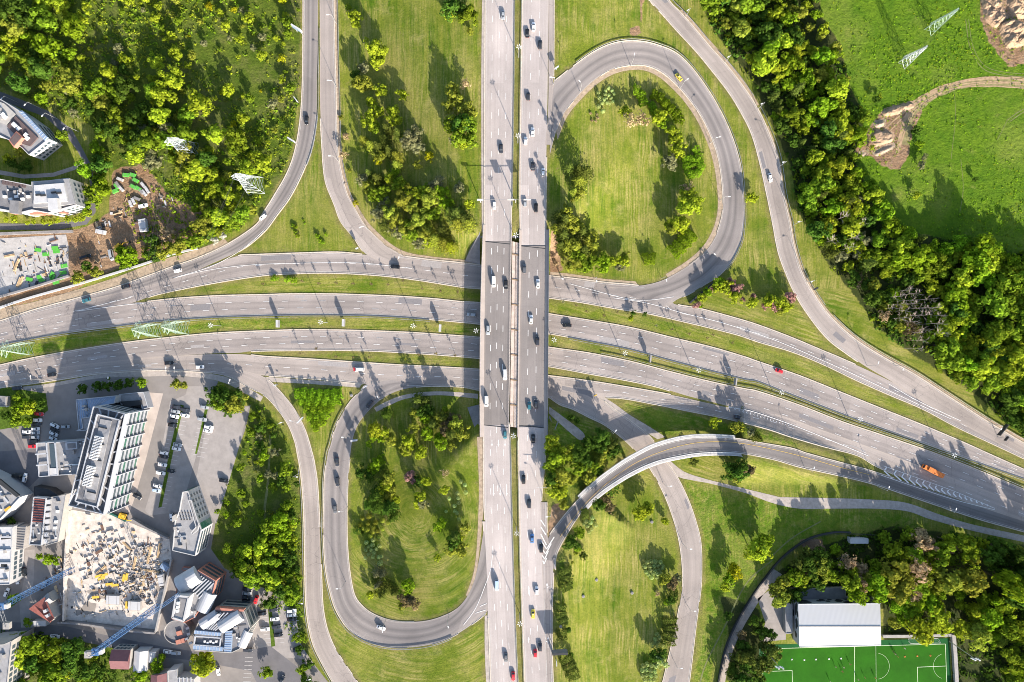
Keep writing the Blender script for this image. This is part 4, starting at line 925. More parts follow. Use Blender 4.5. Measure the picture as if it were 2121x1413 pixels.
many('925,720,46,Y 945,750,36,H 905,690,36,H 1015,810,40,Y 1030,850,40,Y 1050,920,40,Y 1020,905,36,Y 990,985,40,P 1005,1010,32,P 715,685,34,Y 760,740,50,Gw 820,730,46,Gw 1100,1150,36,Gw 1110,1215,56,Y 1080,1260,50,Y 1140,1250,52,Y 1110,1200,46,Y 445,1180,34,O 395,1220,18,Os 425,1215,18,Os 360,1300,40,O 420,1370,34,Y 380,1330,44,O 1040,1340,18,Os 1480,1200,30,Y 1505,1210,26,Y 1060,1375,46,Y 1000,1395,40,O', 1050, 0, NE)
many('380,1030,44,Cc 430,1040,42,Cc 480,1055,46,Cc 440,1110,44,Oc 410,1170,30,Oc 350,1340,50,Cc 330,1390,46,Cc 310,1320,36,Cc', 1050, 0, NE)
many('410,20,46,O 340,30,40,Oc 345,80,50,Cc 400,140,52,O 460,60,42,Cc 510,100,46,O 430,190,46,B 385,190,44,O 470,170,46,Cc 530,150,42,Oc 480,260,46,B 430,255,42,Oc 520,240,36,B 600,245,46,H 590,275,36,H 640,240,36,Y 700,240,40,Y 690,275,30,P 720,215,30,O 375,270,34,O 330,140,36,Cc 300,40,30,O 300,250,24,Gw 1035,15,46,Y 1070,10,40,Y 980,20,26,Y', 1050, 460, NE)
many('1300,365,46,H 1330,400,42,Y 1280,400,30,Y 1220,430,30,H 1190,460,28,Y 1350,370,28,M 1400,400,34,M 1370,430,26,M 1160,505,30,M 1145,510,20,M 1245,410,20,M 1395,460,36,Y 1500,495,36,Y 1505,450,18,M 1590,480,36,Y 1610,510,26,M 1440,470,16,M 1180,515,18,H 755,588,18,Y 840,560,18,D 770,555,22,D', 1050, 460, 'by the black retaining wall below the upper right loop', kind='shrub' if False else None)
many('60,480,36,Y 140,495,40,Y 175,515,30,Y 190,450,30,M 130,540,28,O 40,505,26,M 110,520,26,M 205,470,22,M', 1571, 460, 'between the outer slip road and the collector road')
many('735,1265,48,Y 700,1270,32,O 790,1290,36,Y 825,1320,36,O 720,1310,26,H 765,1320,24,H 965,1170,32,O 975,1250,36,O 1030,1200,34,H 1045,1280,36,H 1050,1305,28,H 930,1320,44,Y 950,1345,36,Y 910,1390,36,O 1125,1345,44,H 1115,1310,30,H 690,1355,22,H 1155,1140,18,H 1210,1200,38,R 1120,1200,38,O 1230,1240,48,O 1180,1225,40,R 1260,1285,40,O 1150,1270,42,R 1190,1370,24,O 1010,1150,36,D 1055,1145,36,D 1000,1370,30,O', 530, 460, SW)
many('795,1170,44,Dc 1080,1230,46,Cc 1190,1290,50,Cc 990,1080,52,Cc 1035,1090,44,Cc 1140,1190,40,Cc', 530, 460, SW)
many('730,95,38,H 705,110,26,H 800,170,46,O 790,215,44,Y 820,260,36,O 815,280,28,O 780,150,30,O 1005,20,40,Y 910,10,30,Y 940,155,34,M 985,190,34,D 960,180,26,M 1000,295,40,Y 1015,320,34,P 980,330,28,Y 1150,235,30,Y 1130,450,36,H 1110,470,28,H 1210,560,46,D 1190,600,42,O 1255,600,34,O 1260,630,30,O 1275,475,34,O 1245,530,24,Y 1105,655,22,Y 860,300,24,Y 930,820,40,H 920,850,34,H 910,910,42,R 960,920,36,R 700,880,26,Y 735,875,22,O 970,960,22,Gs 640,130,36,D 1040,190,30,Y 1150,140,26,Gw 690,160,30,D 760,60,30,H', 530, 933, SW)
many('740,745,34,Pc 770,755,28,Pc 725,790,30,Cc 740,815,30,Pc 800,840,38,Cc 770,870,34,Cc 840,860,30,Cc 735,270,58,Dc 740,340,60,Dc 810,350,62,Dc 690,330,40,Dc 840,400,44,Dc 1215,520,40,Cc 890,945,30,Oc', 530, 933, SW)
many('1250,190,13,Tb 1275,210,13,Tb 1230,260,14,Tb 1280,255,14,Tb 1180,293,12,Tb 1235,290,13,Tb 1237,318,13,Tb 1212,338,13,Tb 1215,370,12,Tb 1226,380,12,Tb 1160,372,10,Tb 1240,418,14,Tb', 530, 933, 'in the loose row at the lower left loop', TOP)
many('695,300,16,Ob 650,412,15,Ob 690,400,18,Ob 730,438,17,Ob 685,442,16,Ob 775,425,16,Ob 805,440,14,Ob 720,468,16,Ob 658,472,15,Ob 632,455,16,Ob 715,492,16,Ob 742,490,15,Ob 772,475,16,Ob 700,520,16,Ob 722,352,22,Ob 650,505,14,Db 620,485,26,Db 680,480,18,Ob 750,520,16,Db', 530, 933, 'in the olive cluster at the lower left loop', TOP)
many('675,560,14,Tb 715,545,14,Tb 712,575,15,Tb 755,580,14,Tb 672,605,13,Tb 705,605,14,Tb 720,622,14,Tb 690,632,14,Tb 715,648,13,Tb 668,655,12,Tb 752,650,14,Tb 768,645,11,Tb 760,685,18,Tb 688,585,12,Tb 735,600,12,Tb', 530, 933, 'in the silvery cluster at the lower left loop', TOP)
many('480,430,15,Tb 520,410,14,Tb 510,437,15,Tb 490,458,14,Tb 540,455,14,Tb 515,477,14,Tb 500,497,12,Tb 470,450,12,Tb', 1050, 933, 'in the small cluster beside the curved flyover', TOP)
many('855,680,15,Tb 880,675,15,Tb 905,678,15,Tb 935,680,14,Tb 840,705,15,Tb 868,705,15,Tb 895,702,15,Tb 920,700,14,Tb 948,705,14,Tb 850,740,14,Tb 875,728,15,Tb 900,730,15,Tb 925,725,14,Tb 945,718,12,Tb 890,750,15,Tb 915,750,15,Tb 935,745,13,Tb 880,773,15,Tb 912,772,13,Tb 862,755,13,Tb', 1050, 933, 'in the dense cluster at the lower right loop', TOP)
many('915,1120,14,Tb 930,1140,14,Tb 905,1150,14,Tb 940,1160,13,Tb 885,1185,16,Tb 915,1190,16,Tb 945,1185,14,Tb 900,1170,13,Tb 925,1170,12,Tb', 1050, 933, 'in the bluish cluster at the lower right loop', TOP)
many('830,1310,15,Tb 855,1300,15,Tb 880,1310,15,Tb 905,1315,14,Tb 825,1340,15,Tb 850,1335,15,Tb 875,1340,15,Tb 900,1345,15,Tb 825,1370,15,Tb 850,1365,15,Tb 878,1370,15,Tb 905,1372,15,Tb 840,1395,15,Tb 868,1398,15,Tb 895,1395,14,Tb', 1050, 933, 'in the bottom cluster at the lower right loop', TOP)
many('830,365,50,Y 805,385,34,Y 855,350,36,Y 960,430,22,Y 975,440,16,Y 640,250,46,Dw 600,300,46,Rw 620,350,42,Rw 560,330,40,D 445,500,36,B 400,560,42,D 375,580,32,D 430,600,22,H 420,625,16,O 465,645,24,C 400,685,10,O 960,790,36,O 1040,780,34,P 1010,810,36,R 915,870,22,Gs 970,925,26,Hs 1000,910,30,D 930,1290,42,T 970,1310,36,T 900,1250,40,D 940,1250,40,D 1345,1010,28,D 1385,730,46,K 1355,790,40,H 1330,830,32,Y 1530,590,66,Y 1500,620,50,Y 1565,560,50,H 1560,630,44,Y 1120,30,34,C 1140,70,26,C 1360,120,52,D 1420,130,50,D 1390,160,40,O 1470,120,40,R 1430,95,40,D 380,1095,18,D 395,1245,14,D', 1050, 933, SE)
many('270,90,46,B 300,60,50,Y 340,150,56,O 290,240,46,Y 330,255,42,Y 430,110,44,B 390,170,40,O 350,20,50,B 490,150,46,O 520,100,42,B 590,25,44,O 560,60,40,O 430,30,50,D 470,80,46,D 280,170,46,D 310,120,40,H 340,330,30,O 510,180,30,O 560,120,34,D', 1050, 933, 'in the thicket between the main road and the curved flyover')
many('270,1345,44,Y 300,1390,42,Y 360,1395,36,O 250,1400,30,H 580,1320,56,D 560,1370,44,D 640,1350,40,C 500,1350,40,D 640,1395,44,D 1260,1225,34,Y 1395,1250,42,O 1420,1240,26,O 1485,1280,26,P 1520,1310,34,Cc 1540,1325,26,Cc 390,1190,20,D 430,1210,16,D', 1050, 460, 'beside the curved flyover')
SAP = 'thin young saplings planted in a row on the grass strip'
many('60,380,22,Ra 295,365,20,Ra 395,378,20,Ra 500,376,20,Ra 603,378,24,Ra 712,382,22,Ra 815,385,24,Ra 905,360,20,Ra 1020,410,22,Ra 1130,425,22,Ra 1235,430,22,Ra', 530, 460, 'on the upper grass strip left of the bridge', SAP, base=True)
many('115,345,30,Hs 195,350,30,Hs 235,352,30,Hs', 530, 460, 'on the upper grass strip left of the bridge', kind='shrub')
many('340,490,20,Pa 418,510,20,Ra 480,545,20,Ra 585,570,22,Ra 665,550,20,Ra 900,632,22,Pa 995,655,20,Ra 1100,682,22,Ra 1208,708,22,Ra 1245,688,20,Ra 1360,735,20,Ra', 1050, 460, 'on the upper grass strip right of the bridge', SAP, base=True)
many('285,800,20,Ra 380,770,20,Ra 500,820,20,Ra 605,822,20,Ra 703,825,20,Ra 920,835,24,Oa 1000,805,20,Ra 1105,800,20,Ra 1218,812,20,Ra', 530, 460, 'on the lower grass strip left of the bridge', SAP, base=True)
# woods: random trunks with a minimum distance
def fill(poly, n, rmin, rmax, tones, where, seed, sep=1.25, shapes=('broad',), avoid=3.0, hs=1.0, keep=None, group=None):
    rr = random.Random(seed); P = ln(poly) if isinstance(poly, str) else poly; W_ = [w(*p) for p in P]; xs = [p[0] for p in W_]; ys = [p[1] for p in W_]; got = []; tries = 0
    while len(got) < n and tries < n * 60:
        tries += 1; x = rr.uniform(min(xs), max(xs)); y = rr.uniform(min(ys), max(ys)); r = rmin * .8 + (rmax - rmin * .8) * rr.random() ** 1.5
        if not inpoly(np.array([x]), np.array([y]), P)[0]: continue
        if any((x - a) ** 2 + (y - b) ** 2 < ((r + c) * S * sep * .5) ** 2 for a, b, c in got): continue
        a_ = np.linspace(0, 6.28, 9); q = r * S * .75
        if (onroad(x + np.cos(a_) * q, y + np.sin(a_) * q) > 0).any() or onroad(x, y) > 0: continue
        u, v = x / S + CX, -y / S + CY
        if (keep and keep(u, v)) or inpoly(np.array([x]), np.array([y]), POLY['dirt_a'])[0]: continue
        got.append((x, y, r)); t = rr.choice(tones)
        plant(u, v, r, t[0], {'c': 'conifer', 's': 'shrub', 'w': 'wispy'}.get(t[1:2], 'broad'), where, group, hs=hs, base=True)
PIT = [(1775, 130, 60)]
nokeep = lambda u, v: (1860 < u < 1960 and 60 < v < 140)
fill('1440,-20 1690,-20 1690,40 1730,95 1745,190 1700,215 1620,180 1560,150 1500,70', 62, 12, 26, 'Y Y B H O H Y D'.split(), 'in the wood beside the outer slip road', 11, 1.15)
fill('1560,165 1640,185 1700,215 1790,240 1770,320 1795,390 1740,430 1660,380 1640,340 1600,250', 62, 11, 23, 'Y B H D B Cc H Y'.split(), 'in the wood beside the outer slip road', 12, 1.1)
fill('1650,380 1740,430 1810,400 1840,470 1900,500 1860,540 1760,560 1700,530 1680,490 1640,420', 44, 13, 26, 'Y B H D B Cc P Y'.split(), 'in the wood below the dirt track', 13, 1.1)
fill('1720,540 1790,535 1850,590 1900,590 1920,640 1925,700 1900,700 1830,670 1760,600', 9, 11, 15, 'B D H Y'.split(), 'in the dense right hand wood', 18, 1.4)
fill('1790,530 1860,520 1980,500 2180,540 2180,720 2010,760 1935,715 1930,640 1905,585 1850,580', 78, 17, 31, 'B H B Y D H B Y'.split(), 'in the dense right hand wood', 14, 1.05)
fill('1890,690 2020,720 2180,700 2180,860 2100,850 2020,800 1950,770', 44, 15, 28, 'Y H Y B B'.split(), 'in the dense right hand wood', 15, 1.05)
fill('2030,800 2180,850 2180,930 2100,890', 13, 16, 26, 'D D B D'.split(), 'in the dark corner of the right hand wood', 16, 1.1)
fill('1750,560 1830,600 1900,690 1860,690 1800,640 1760,600', 15, 11, 18, 'Rw Gw O D D'.split(), 'in the dense right hand wood', 17, 1.1, hs=1.25)
fill('-30,-30 120,-30 180,60 140,190 100,220 0,175 -30,160', 36, 13, 26, 'B D B H Y O'.split(), 'in the wood above the curved apartment blocks', 21, 1.15)
fill('120,200 180,170 260,190 330,250 400,300 350,370 260,335 200,270 160,240', 38, 10, 25, 'B D D O P Y B'.split(), 'in the wood right of the curved apartment blocks', 22, 1.05)
fill('190,270 240,340 220,420 180,460 190,380', 12, 11, 20, 'B H D'.split(), 'in the wood right of the curved apartment blocks', 23, 1.1)
fill('220,150 360,130 430,200 480,280 560,330 520,400 430,440 380,400 330,300 250,200', 52, 7, 24, 'Y O Y B Y D B'.split(), 'on the scrubland left of the north slip road', 24, 1.2)
fill('120,-20 620,-20 620,180 600,310 500,290 430,190 330,120 180,150', 84, 5, 14, 'Y Y B Y O Y B P Ks'.split(), 'on the scrubland left of the north slip road', 25, 1.8)
fill('380,440 440,430 540,430 470,480 410,515 320,540 360,500', 22, 10, 19, 'B D Y O'.split(), 'on the scrubland left of the north slip road', 26, 1.15)
fill('560,1080 628,1010 630,1240 590,1230 530,1190 470,1180 500,1150', 42, 12, 22, 'H B Y B D'.split(), 'in the grove left of the lower ramp', 31, 1.1)
fill('530,850 580,890 612,960 620,1010 560,1020 540,940', 16, 8, 15, 'D B P H'.split(), 'in the grove left of the lower ramp', 32, 1.5)
fill('440,1080 470,1010 520,850 545,900 550,1060 500,1150 460,1160', 14, 6, 11, 'H B Y'.split(), 'in the grove left of the lower ramp', 33, 2.2)
fill('440,800 505,815 500,850 470,850 440,830', 9, 12, 20, 'D O B'.split(), 'beside the car park corner', 34, 1.05)
fill('40,1310 170,1325 215,1330 225,1400 200,1413 30,1413', 30, 14, 27, 'H B D Y B'.split(), 'in the garden below the construction site', 35, 1.0)
fill('630,1300 655,1400 680,1440 640,1420 610,1320', 8, 9, 16, 'D B'.split(), 'beside the lower ramp', 36, 1.1)
fill('1760,1090 1990,1110 2000,1190 1830,1240 1750,1220 1700,1180', 42, 15, 30, 'O G Gw B H Y B'.split(), 'in the grove above the white hall', 41, 1.0, hs=1.4, keep=lambda u, v: 1740 < u < 1815 and 1092 < v < 1150)
fill('1830,1230 2000,1190 2100,1280 2090,1330 1990,1310 1900,1310 1840,1290', 36, 14, 28, 'Y H O B H Y'.split(), 'in the grove right of the white hall', 42, 1.0)
fill('2000,1110 2180,1150 2180,1290 2110,1280 2020,1190', 26, 14, 27, 'D D B D H'.split(), 'in the dark wood at the lower right', 43, 1.05, hs=1.9)
fill('2060,1330 2180,1290 2180,1440 2080,1440', 18, 15, 26, 'B H D'.split(), 'in the dark wood at the lower right', 44, 1.05)
fill('1600,1190 1690,1140 1710,1200 1660,1215 1630,1240 1595,1245', 13, 12, 22, 'D D O B'.split(), 'beside the fenced path left of the white hall', 45, 1.0)
fill('1520,1310 1550,1255 1585,1270 1595,1330 1575,1413 1505,1420', 20, 13, 22, 'D C D R'.split(), 'beside the fenced path left of the white hall', 46, 1.0, hs=1.1)
many('95,1210,36,B 110,1150,40,B 150,1110,42,H 180,1140,44,Y 120,1080,36,B 40,1180,30,D 250,1110,34,D 170,1220,32,B', 0, 460, 'beside the tarmac yard at the left edge')
many('500,1018,30,D 590,1005,30,D 655,992,32,D 722,990,32,D 790,984,30,D 865,980,32,H', 0, 460, 'in the row along the lower main road', 'street trees in a row in front of the white office block')
many('1345,1045,40,D 1370,1080,46,D 1440,1125,40,O 1410,1140,34,O 1080,985,30,O 1120,995,26,O 1060,990,20,O', 0, 460, 'beside the car park corner')
many('1240,1310,78,Y 960,1310,40,H 990,1265,26,H 850,1380,46,H 170,1045,28,H 130,520,28,O 300,665,34,H 340,675,26,H 240,650,22,H 80,910,34,H 110,895,24,H 70,440,30,D 60,1350,40,B 1240,1270,40,Y', 0, 933, 'in the lower left town')
many('60,1350,38,B 75,920,38,D 100,935,30,D 45,940,28,P', 530, 933, 'on the small car park in the lower left town')
many('700,1165,1,B' if False else '300,120,46,O 330,130,30,O 130,80,40,B 190,60,40,D', 0, 933, 'behind') if False else None
many('95,870,24,Y 45,872,18,Y 230,885,18,Y 190,890,17,Y 295,885,20,Y 340,885,20,Y 390,875,22,Y 460,873,22,Y 510,870,22,Y 560,860,26,Y 598,825,28,Y 610,690,34,B 600,665,30,B 665,600,34,H 700,560,30,B', 0, 190, 'along the curved apartment blocks', k=3.287)
many('60,455,34,Y 90,490,34,D 180,490,34,D 140,520,26,D 130,410,30,O 420,300,40,B 200,520,26,D', 0, 190, 'in the courtyard of the curved apartment blocks', k=3.287)
many('735,170,26,H 800,190,40,H 745,230,40,H 820,230,24,H 770,250,36,H 930,190,36,D 900,200,30,B 990,190,40,O 1080,150,36,O 1190,120,46,B 530,270,34,D 580,310,36,O 475,340,40,O 1020,80,42,G 930,110,40,D 1310,110,22,W 1358,84,20,W 1330,60,24,Y 1240,80,36,O', 0, 460, 'beside the dirt building yard')
many('75,600,20,P 1000,730,1,B' if False else '230,100,26,D 1340,120,36,D', 1571, 460, 'on the grass right of the outer slip road') if False else None
many('440,520,10,D 545,480,16,O 720,610,24,D 960,800,30,D 1320,1095,16,D 1010,960,20,P 990,1010,24,P 980,880,26,H 960,1190,24,Y 690,900,16,Y 740,590,14,Y', 1571, 460 if False else 0, 'on the meadow edge')
many('1360,570,36,Y 1290,560,40,D 1420,550,30,D 1160,545,36,O 1190,520,30,D 1430,640,30,O 1590,610,36,O 1480,620,24,H', 1571, 933, 'below the footpath at the lower right')
many('460,600,34,H 490,630,26,O 370,590,20,Gw 340,700,40,R 300,640,46,C 250,690,44,C 220,780,46,H 150,800,44,O 100,850,42,O 270,800,36,Y 180,880,30,O', 1571, 933, 'beside the fenced path left of the white hall')
for i, (u, v) in enumerate(((1700, 505), (1720, 460), (1758, 470), (1742, 500), (1735, 520), (1850, 625), (1862, 612), (1880, 640), (1885, 655), (1905, 672), (1893, 622), (1872, 690), (1850, 605), (1920, 655), (1910, 690), (1838, 632), (1842, 646), (1836, 660), (1862, 632), (1868, 655), (1858, 668), (1898, 640), (1890, 682), (1880, 705), (1872, 722), (1830, 618), (1822, 640))):
    plant(u, v, 10, 'G', 'bare', 'leaning over the dense right hand wood', 'bare pale trunks standing in the right hand wood', base=True)
for i, (p_, n_, wh_) in enumerate((('2185,500 2480,560 2480,1010 2185,920', 90, 'beyond the right edge'), ('-340,-40 -40,-40 -40,150 -340,190', 50, 'beyond the left edge'), ('110,-300 615,-300 615,-30 110,-30', 80, 'beyond the top edge'), ('1250,-300 1600,-300 1700,-30 1440,-30', 50, 'beyond the top edge'), ('2190,1150 2480,1180 2480,1640 1990,1640 2000,1470 2190,1430', 70, 'beyond the lower right corner'))): fill(p_, n_, 13, 27, 'Y B H B D O'.split(), wh_, 60 + i, 1.15)
# clipped hedges: outline swept along a path
HEDGES = []
def hedge(pts, wpx, tone, ox, oy, where, hgt=2.0, k=2.944):
    p = crom([(ox + a / k, oy + b / k) for a, b in ln(pts)], max(int(plen(ln(pts)) / k / 2.2), 6)); P = garr(p); n = len(P)
    d = np.gradient(P[:, :2], axis=0); d /= np.maximum(np.hypot(*d.T)[:, None], 1e-6); wd = wpx / k * S / 2; m = int(n * wd * 42)
    i = RNG.integers(0, n, m); a = RNG.uniform(-1, 1, m); lump = 1 + .16 * np.sin(i * .9) + .1 * np.sin(i * 2.1)
    face = RNG.random(m) < .55
    s = np.where(face, a, np.sign(a) * RNG.uniform(.85, 1.05, m)); z = np.where(face, hgt * (1.02 - .18 * s ** 4), RNG.uniform(.1, 1, m) * hgt) * lump
    c = P[i] + np.stack([-d[i, 1] * s * wd * lump, d[i, 0] * s * wd * lump, z], 1) + RNG.normal(size=(m, 3)) * .12
    nn = np.stack([-d[i, 1] * s * .9, d[i, 0] * s * .9, np.where(face, 1.0, .25)], 1) + RNG.normal(size=(m, 3)) * .3
    base = P[n // 2]; o = link('hedge', quadmesh('hedge', quads(c - base, nn, RNG.uniform(.2, .38, m)), LM[tone])); o.location = base
    HEDGES.append((o, where, tone)); return o
hedge('770,555 800,560 820,600 835,650', 50, 'H', 1050, 0, 'hooked into the left end of the upper right loop garden', 2.2)
hedge('880,575 930,600 975,650 1020,690 1050,720 1045,760', 48, 'H', 1050, 0, 'curving along the right side of the upper loop garden', 2.2)
hedge('870,640 900,665 890,690', 34, 'H', 1050, 0, 'short stub between the curved hedge and the yellow-green tree', 1.8)
hedge('1085,960 1105,1060 1150,1065 1180,1010 1150,965 1120,985 1130,1020', 42, 'H', 1050, 0, 'coiled like a snail at the right of the upper loop', 2.2)
hedge('1140,905 1160,930 1165,950', 40, 'H', 1050, 0, 'small wedge above the coiled hedge', 2.2)
hedge('1000,195 1040,160 1085,110 1125,65', 85, 'H', 1050, 460, 'thick slanting bar at the bottom of the upper loop', 2.6)
hedge('830,232 860,222 895,225', 62, 'H', 1050, 460, 'squat oval beside the slanting bar hedge', 2.6)
hedge('345,715 365,760 352,800 370,845', 70, 'C', 1050, 933, 'wavy uppermost clump beside the entry lane', 2.4)
hedge('330,930 325,980 345,1030', 56, 'C', 1050, 933, 'middle clump beside the entry lane', 2.4)
hedge('330,1085 335,1140', 56, 'C', 1050, 933, 'short clump around the round lamp beside the entry lane', 2.4)
hedge('350,1250 385,1320 410,1380', 70, 'C', 1050, 933, 'lowest slanting clump beside the entry lane', 2.6)
hedge('985,1010 990,1080 975,1170', 78, 'C', 1050, 933, 'long dark block beside the southeast ramp', 2.8)
hedge('990,880 1035,880', 75, 'C', 1050, 933, 'dark square block left of the southeast ramp', 2.6)
hedge('455,385 490,380', 50, 'C', 1050, 933, 'dark block touching the curved flyover', 2.4)
hedge('245,1045 300,1040 380,1050 460,1050 530,1040', 55, 'H', 530, 460, 'top band of the planted triangle', 2.2)
for i, (a, wd_) in enumerate((('270,1085 360,1090 440,1090 520,1080', 52), ('300,1130 380,1135 480,1125', 52), ('320,1180 390,1180 450,1165', 50), ('345,1225 385,1225 425,1205', 46), ('360,1255 385,1255', 36))):
    hedge(a, wd_, 'H', 530, 460, 'second third fourth fifth sixth'.split()[i] + ' band down of the planted triangle', 2.2)
# ground-level thicket: countless small leaf clumps
def undergrowth(name, poly, n, sz, tone, per=9, avoid=True, zz=.6):
    P = [w(*p) for p in (ln(poly) if isinstance(poly, str) else poly)]; xs = [p[0] for p in P]; ys = [p[1] for p in P]
    x = RNG.uniform(max(min(xs), -255), min(max(xs), 255), n * 3); y = RNG.uniform(max(min(ys), -172), min(max(ys), 172), n * 3)
    ok = inpoly(x, y, ln(poly) if isinstance(poly, str) else poly)
    for dx in (-1.5, 0, 1.5):
        for dy in (-1.5, 0, 1.5): ok &= onroad(x + dx, y + dy) == 0
    # patchy density
    ok &= (np.sin(x * .11 + 2) * np.cos(y * .13) + np.sin(x * .047 - y * .06) * 1.2 + RNG.normal(size=len(x)) * .7) > -.3
    x, y = x[ok][:n], y[ok][:n]; n = len(x); r = RNG.uniform(.5, 1.3, n) * sz
    q = sph(n * per); q[:, 2] = np.abs(q[:, 2]); R_ = np.repeat(r, per)
    c = np.stack([np.repeat(x, per), np.repeat(y, per), np.repeat(terrain(x, y), per)], 1) + q * R_[:, None] * RNG.uniform(.6, 1, (n * per, 1)) * [1, 1, zz * 1.3]
    o = link(name, quadmesh(name, quads(c, q + RNG.normal(size=q.shape) * .4, R_ * RNG.uniform(.28, .5, n * per)), LM[tone])); o['kind'] = 'stuff'; return o
undergrowth('undergrowth', POLY['scrub'], 700, 1.1, 'O'); undergrowth('undergrowth', POLY['scrub'], 900, 1.2, 'B'); undergrowth('undergrowth', POLY['scrub'], 900, .9, 'Y')
undergrowth('undergrowth', POLY['scrub_b'], 420, 1.0, 'B'); undergrowth('undergrowth', POLY['scrub_b'], 260, .8, 'Y')
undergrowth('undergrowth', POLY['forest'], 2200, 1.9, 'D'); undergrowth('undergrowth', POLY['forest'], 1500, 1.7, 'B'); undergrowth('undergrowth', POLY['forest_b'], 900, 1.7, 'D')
undergrowth('meadow_tufts', POLY['meadow'], 1500, .7, 'H', 6); undergrowth('meadow_tufts', POLY['meadow'], 500, .6, 'Y', 6)
undergrowth('undergrowth', '-30,1300 180,1320 300,1370 320,1420 -30,1420', 200, 1.2, 'D')
# build every plant
def kind_of(p):
    return p['kind'] or {'conifer': 'conifer_tree', 'shrub': 'shrub', 'ball': 'topiary_bush', 'sapling': 'sapling', 'bare': 'bare_tree'}.get(p['shape'], 'broadleaf_tree')
for p in PLANTS: p['k'] = kind_of(p)
broad = sorted([p for p in PLANTS if p['k'] == 'broadleaf_tree'], key=lambda p: -p['r']); inframe = [p for p in broad if -10 < p['u'] < 2131 and -10 < p['v'] < 1423]
keepset = set(id(p) for p in inframe[:300]); rest = [p for p in broad if id(p) not in keepset]
BTR = limbs(4, 2.5, .022, 0).mesh('trunk', BARKP); BCR = [bare_crown(k).mesh('crown', BARKP) for k in range(3)]
def locate(p):
    u, v, r = p['u'], p['v'], p['r']; hgt = {'broad': 1.12, 'wispy': 1.12, 'conifer': 1.1, 'ball': .5, 'shrub': .4}.get(p['shape'], 0) * r * p['hs']
    if p['base']: return g(u, v)
    z = 0.0
    for _ in range(3):
        x, y = w(u, v, z + hgt); z = float(terrain(np.array([x]), np.array([y]))[0])
    return (x, y, z)
rp = random.Random(5); restV = {}
for p in PLANTS:            # keep crowns clear of the carriageways
    if p['shape'] in ('broad', 'wispy', 'conifer'):
        x, y = g(p['u'], p['v'])[:2]; an = np.linspace(0, 6.28, 9)
        for _ in range(3):
            if (onroad(x + np.cos(an) * p['r'] * .85, y + np.sin(an) * p['r'] * .85) > 0).sum() >= 2 and p['r'] > 1.6: p['r'] *= .8
for p in PLANTS:
    loc = locate(p); p['loc'] = loc; r = p['r']; sh = p['shape']; rz = rp.uniform(0, 6.28)
    if p['k'] == 'broadleaf_tree' and id(p) not in keepset:
        a = V_[sh if sh in V_ else 'broad']; V = a[rp.randrange(len(a))].reshape(-1, 4, 3)[::2]
        V = V.reshape(-1, 3).copy(); ctr = V.reshape(-1, 4, 3).mean(1).repeat(4, 0); V = ctr + (V - ctr) * 1.35
        c, s = math.cos(rz), math.sin(rz); V = np.stack([V[:, 0] * c - V[:, 1] * s, V[:, 0] * s + V[:, 1] * c, V[:, 2] * p['hs']], 1) * r + np.array(loc)
        restV.setdefault(p['tone'], []).append(V); continue
    sc = (r, r, r * p['hs'] * rp.uniform(.9, 1.15))
    if sh == 'ball': sc = (r, r, r * 1.45)
    if sh in ('ball',) or p['k'] == 'shrub':
        kk = 'ball' if sh == 'ball' else 'shrub'; o = link(p['k'], crown_mesh(kk, rp.randrange(len(V_[kk])), p['tone'])); place(o, loc, rz, sc)
    else:
        o = empty(p['k'], loc, rz); t = sh if sh in TR else 'broad'
        if sh == 'bare':
            a = link('trunk', BTR, o); b = link('crown', rp.choice(BCR), o); h_ = rp.uniform(4.5, 6.5); a.scale = b.scale = (h_, h_, h_)
            o.rotation_euler = (0, 0, rz)
        else:
            if sh == 'sapling': sc = (1.1, 1.1, rp.uniform(1.0, 1.25))
            a = link('trunk', rp.choice(TR[t]), o); a.scale = sc; b = link('crown', crown_mesh(sh, rp.randrange(len(V_[sh])), p['tone']), o); b.scale = sc
    p['o'] = o
allV = [np.vstack(v) for v in restV.values()]
if allV:
    me = quadmesh('small_woodland_trees', np.vstack(allV), list(LM.values())[0]); me.materials.clear()
    for t in restV: me.materials.append(LM[t])
    mi = np.concatenate([np.full(len(a) // 4, i, np.int32) for i, a in enumerate(allV)]); me.polygons.foreach_set('material_index', mi); o = link('small_woodland_trees', me); o['kind'] = 'stuff'
print('PLANTS', len(PLANTS), 'broad', len(broad), 'rest', len(rest))
# ------------------------------------------------------------------ buildings
M['glass'] = mat('window_glass', (.05, .07, .085), .12, spec=.6); M['glass_green'] = mat('green_glass', (.03, .1, .075), .15, spec=.6); M['glass_blue'] = mat('blue_roof_glazing', (.2, .27, .38), .25, spec=.5, var=.1, scale=.6)
M['roof_grey'] = mat('grey_roof_felt', (.16, .158, .165), .9, var=.22, scale=.3); M['roof_mid'] = mat('mid_grey_roof', (.24, .238, .245), .85, var=.2, scale=.35); M['roof_white'] = mat('white_roof_sheet', (.4, .4, .408), .6, var=.14, scale=.3)
M['roof_brown'] = mat('brown_roof', (.1, .075, .075), .9, var=.15, scale=.5); M['roof_red'] = mat('red_roof_tiles', (.19, .07, .06), .9, var=.25, scale=.9); M['roof_maroon'] = mat('maroon_roof', (.15, .075, .08), .85, var=.12, scale=.7)
M['brick'] = mat('terracotta_cladding', (.36, .16, .12), .85, var=.12, scale=1); M['frame'] = mat('white_frame', (.34, .352, .38), .6, var=.05, scale=1); M['plaster'] = mat('pale_plaster', (.32, .305, .285), .85, var=.1, scale=.6)
UNIT = {}
def unit(name, m):
    k = (name, m.name)
    if k not in UNIT:
        mb = MB(); mb.box(-.5, -.5, -.5, .5, .5, .5); UNIT[k] = mb.mesh(name, m)
    return UNIT[k]
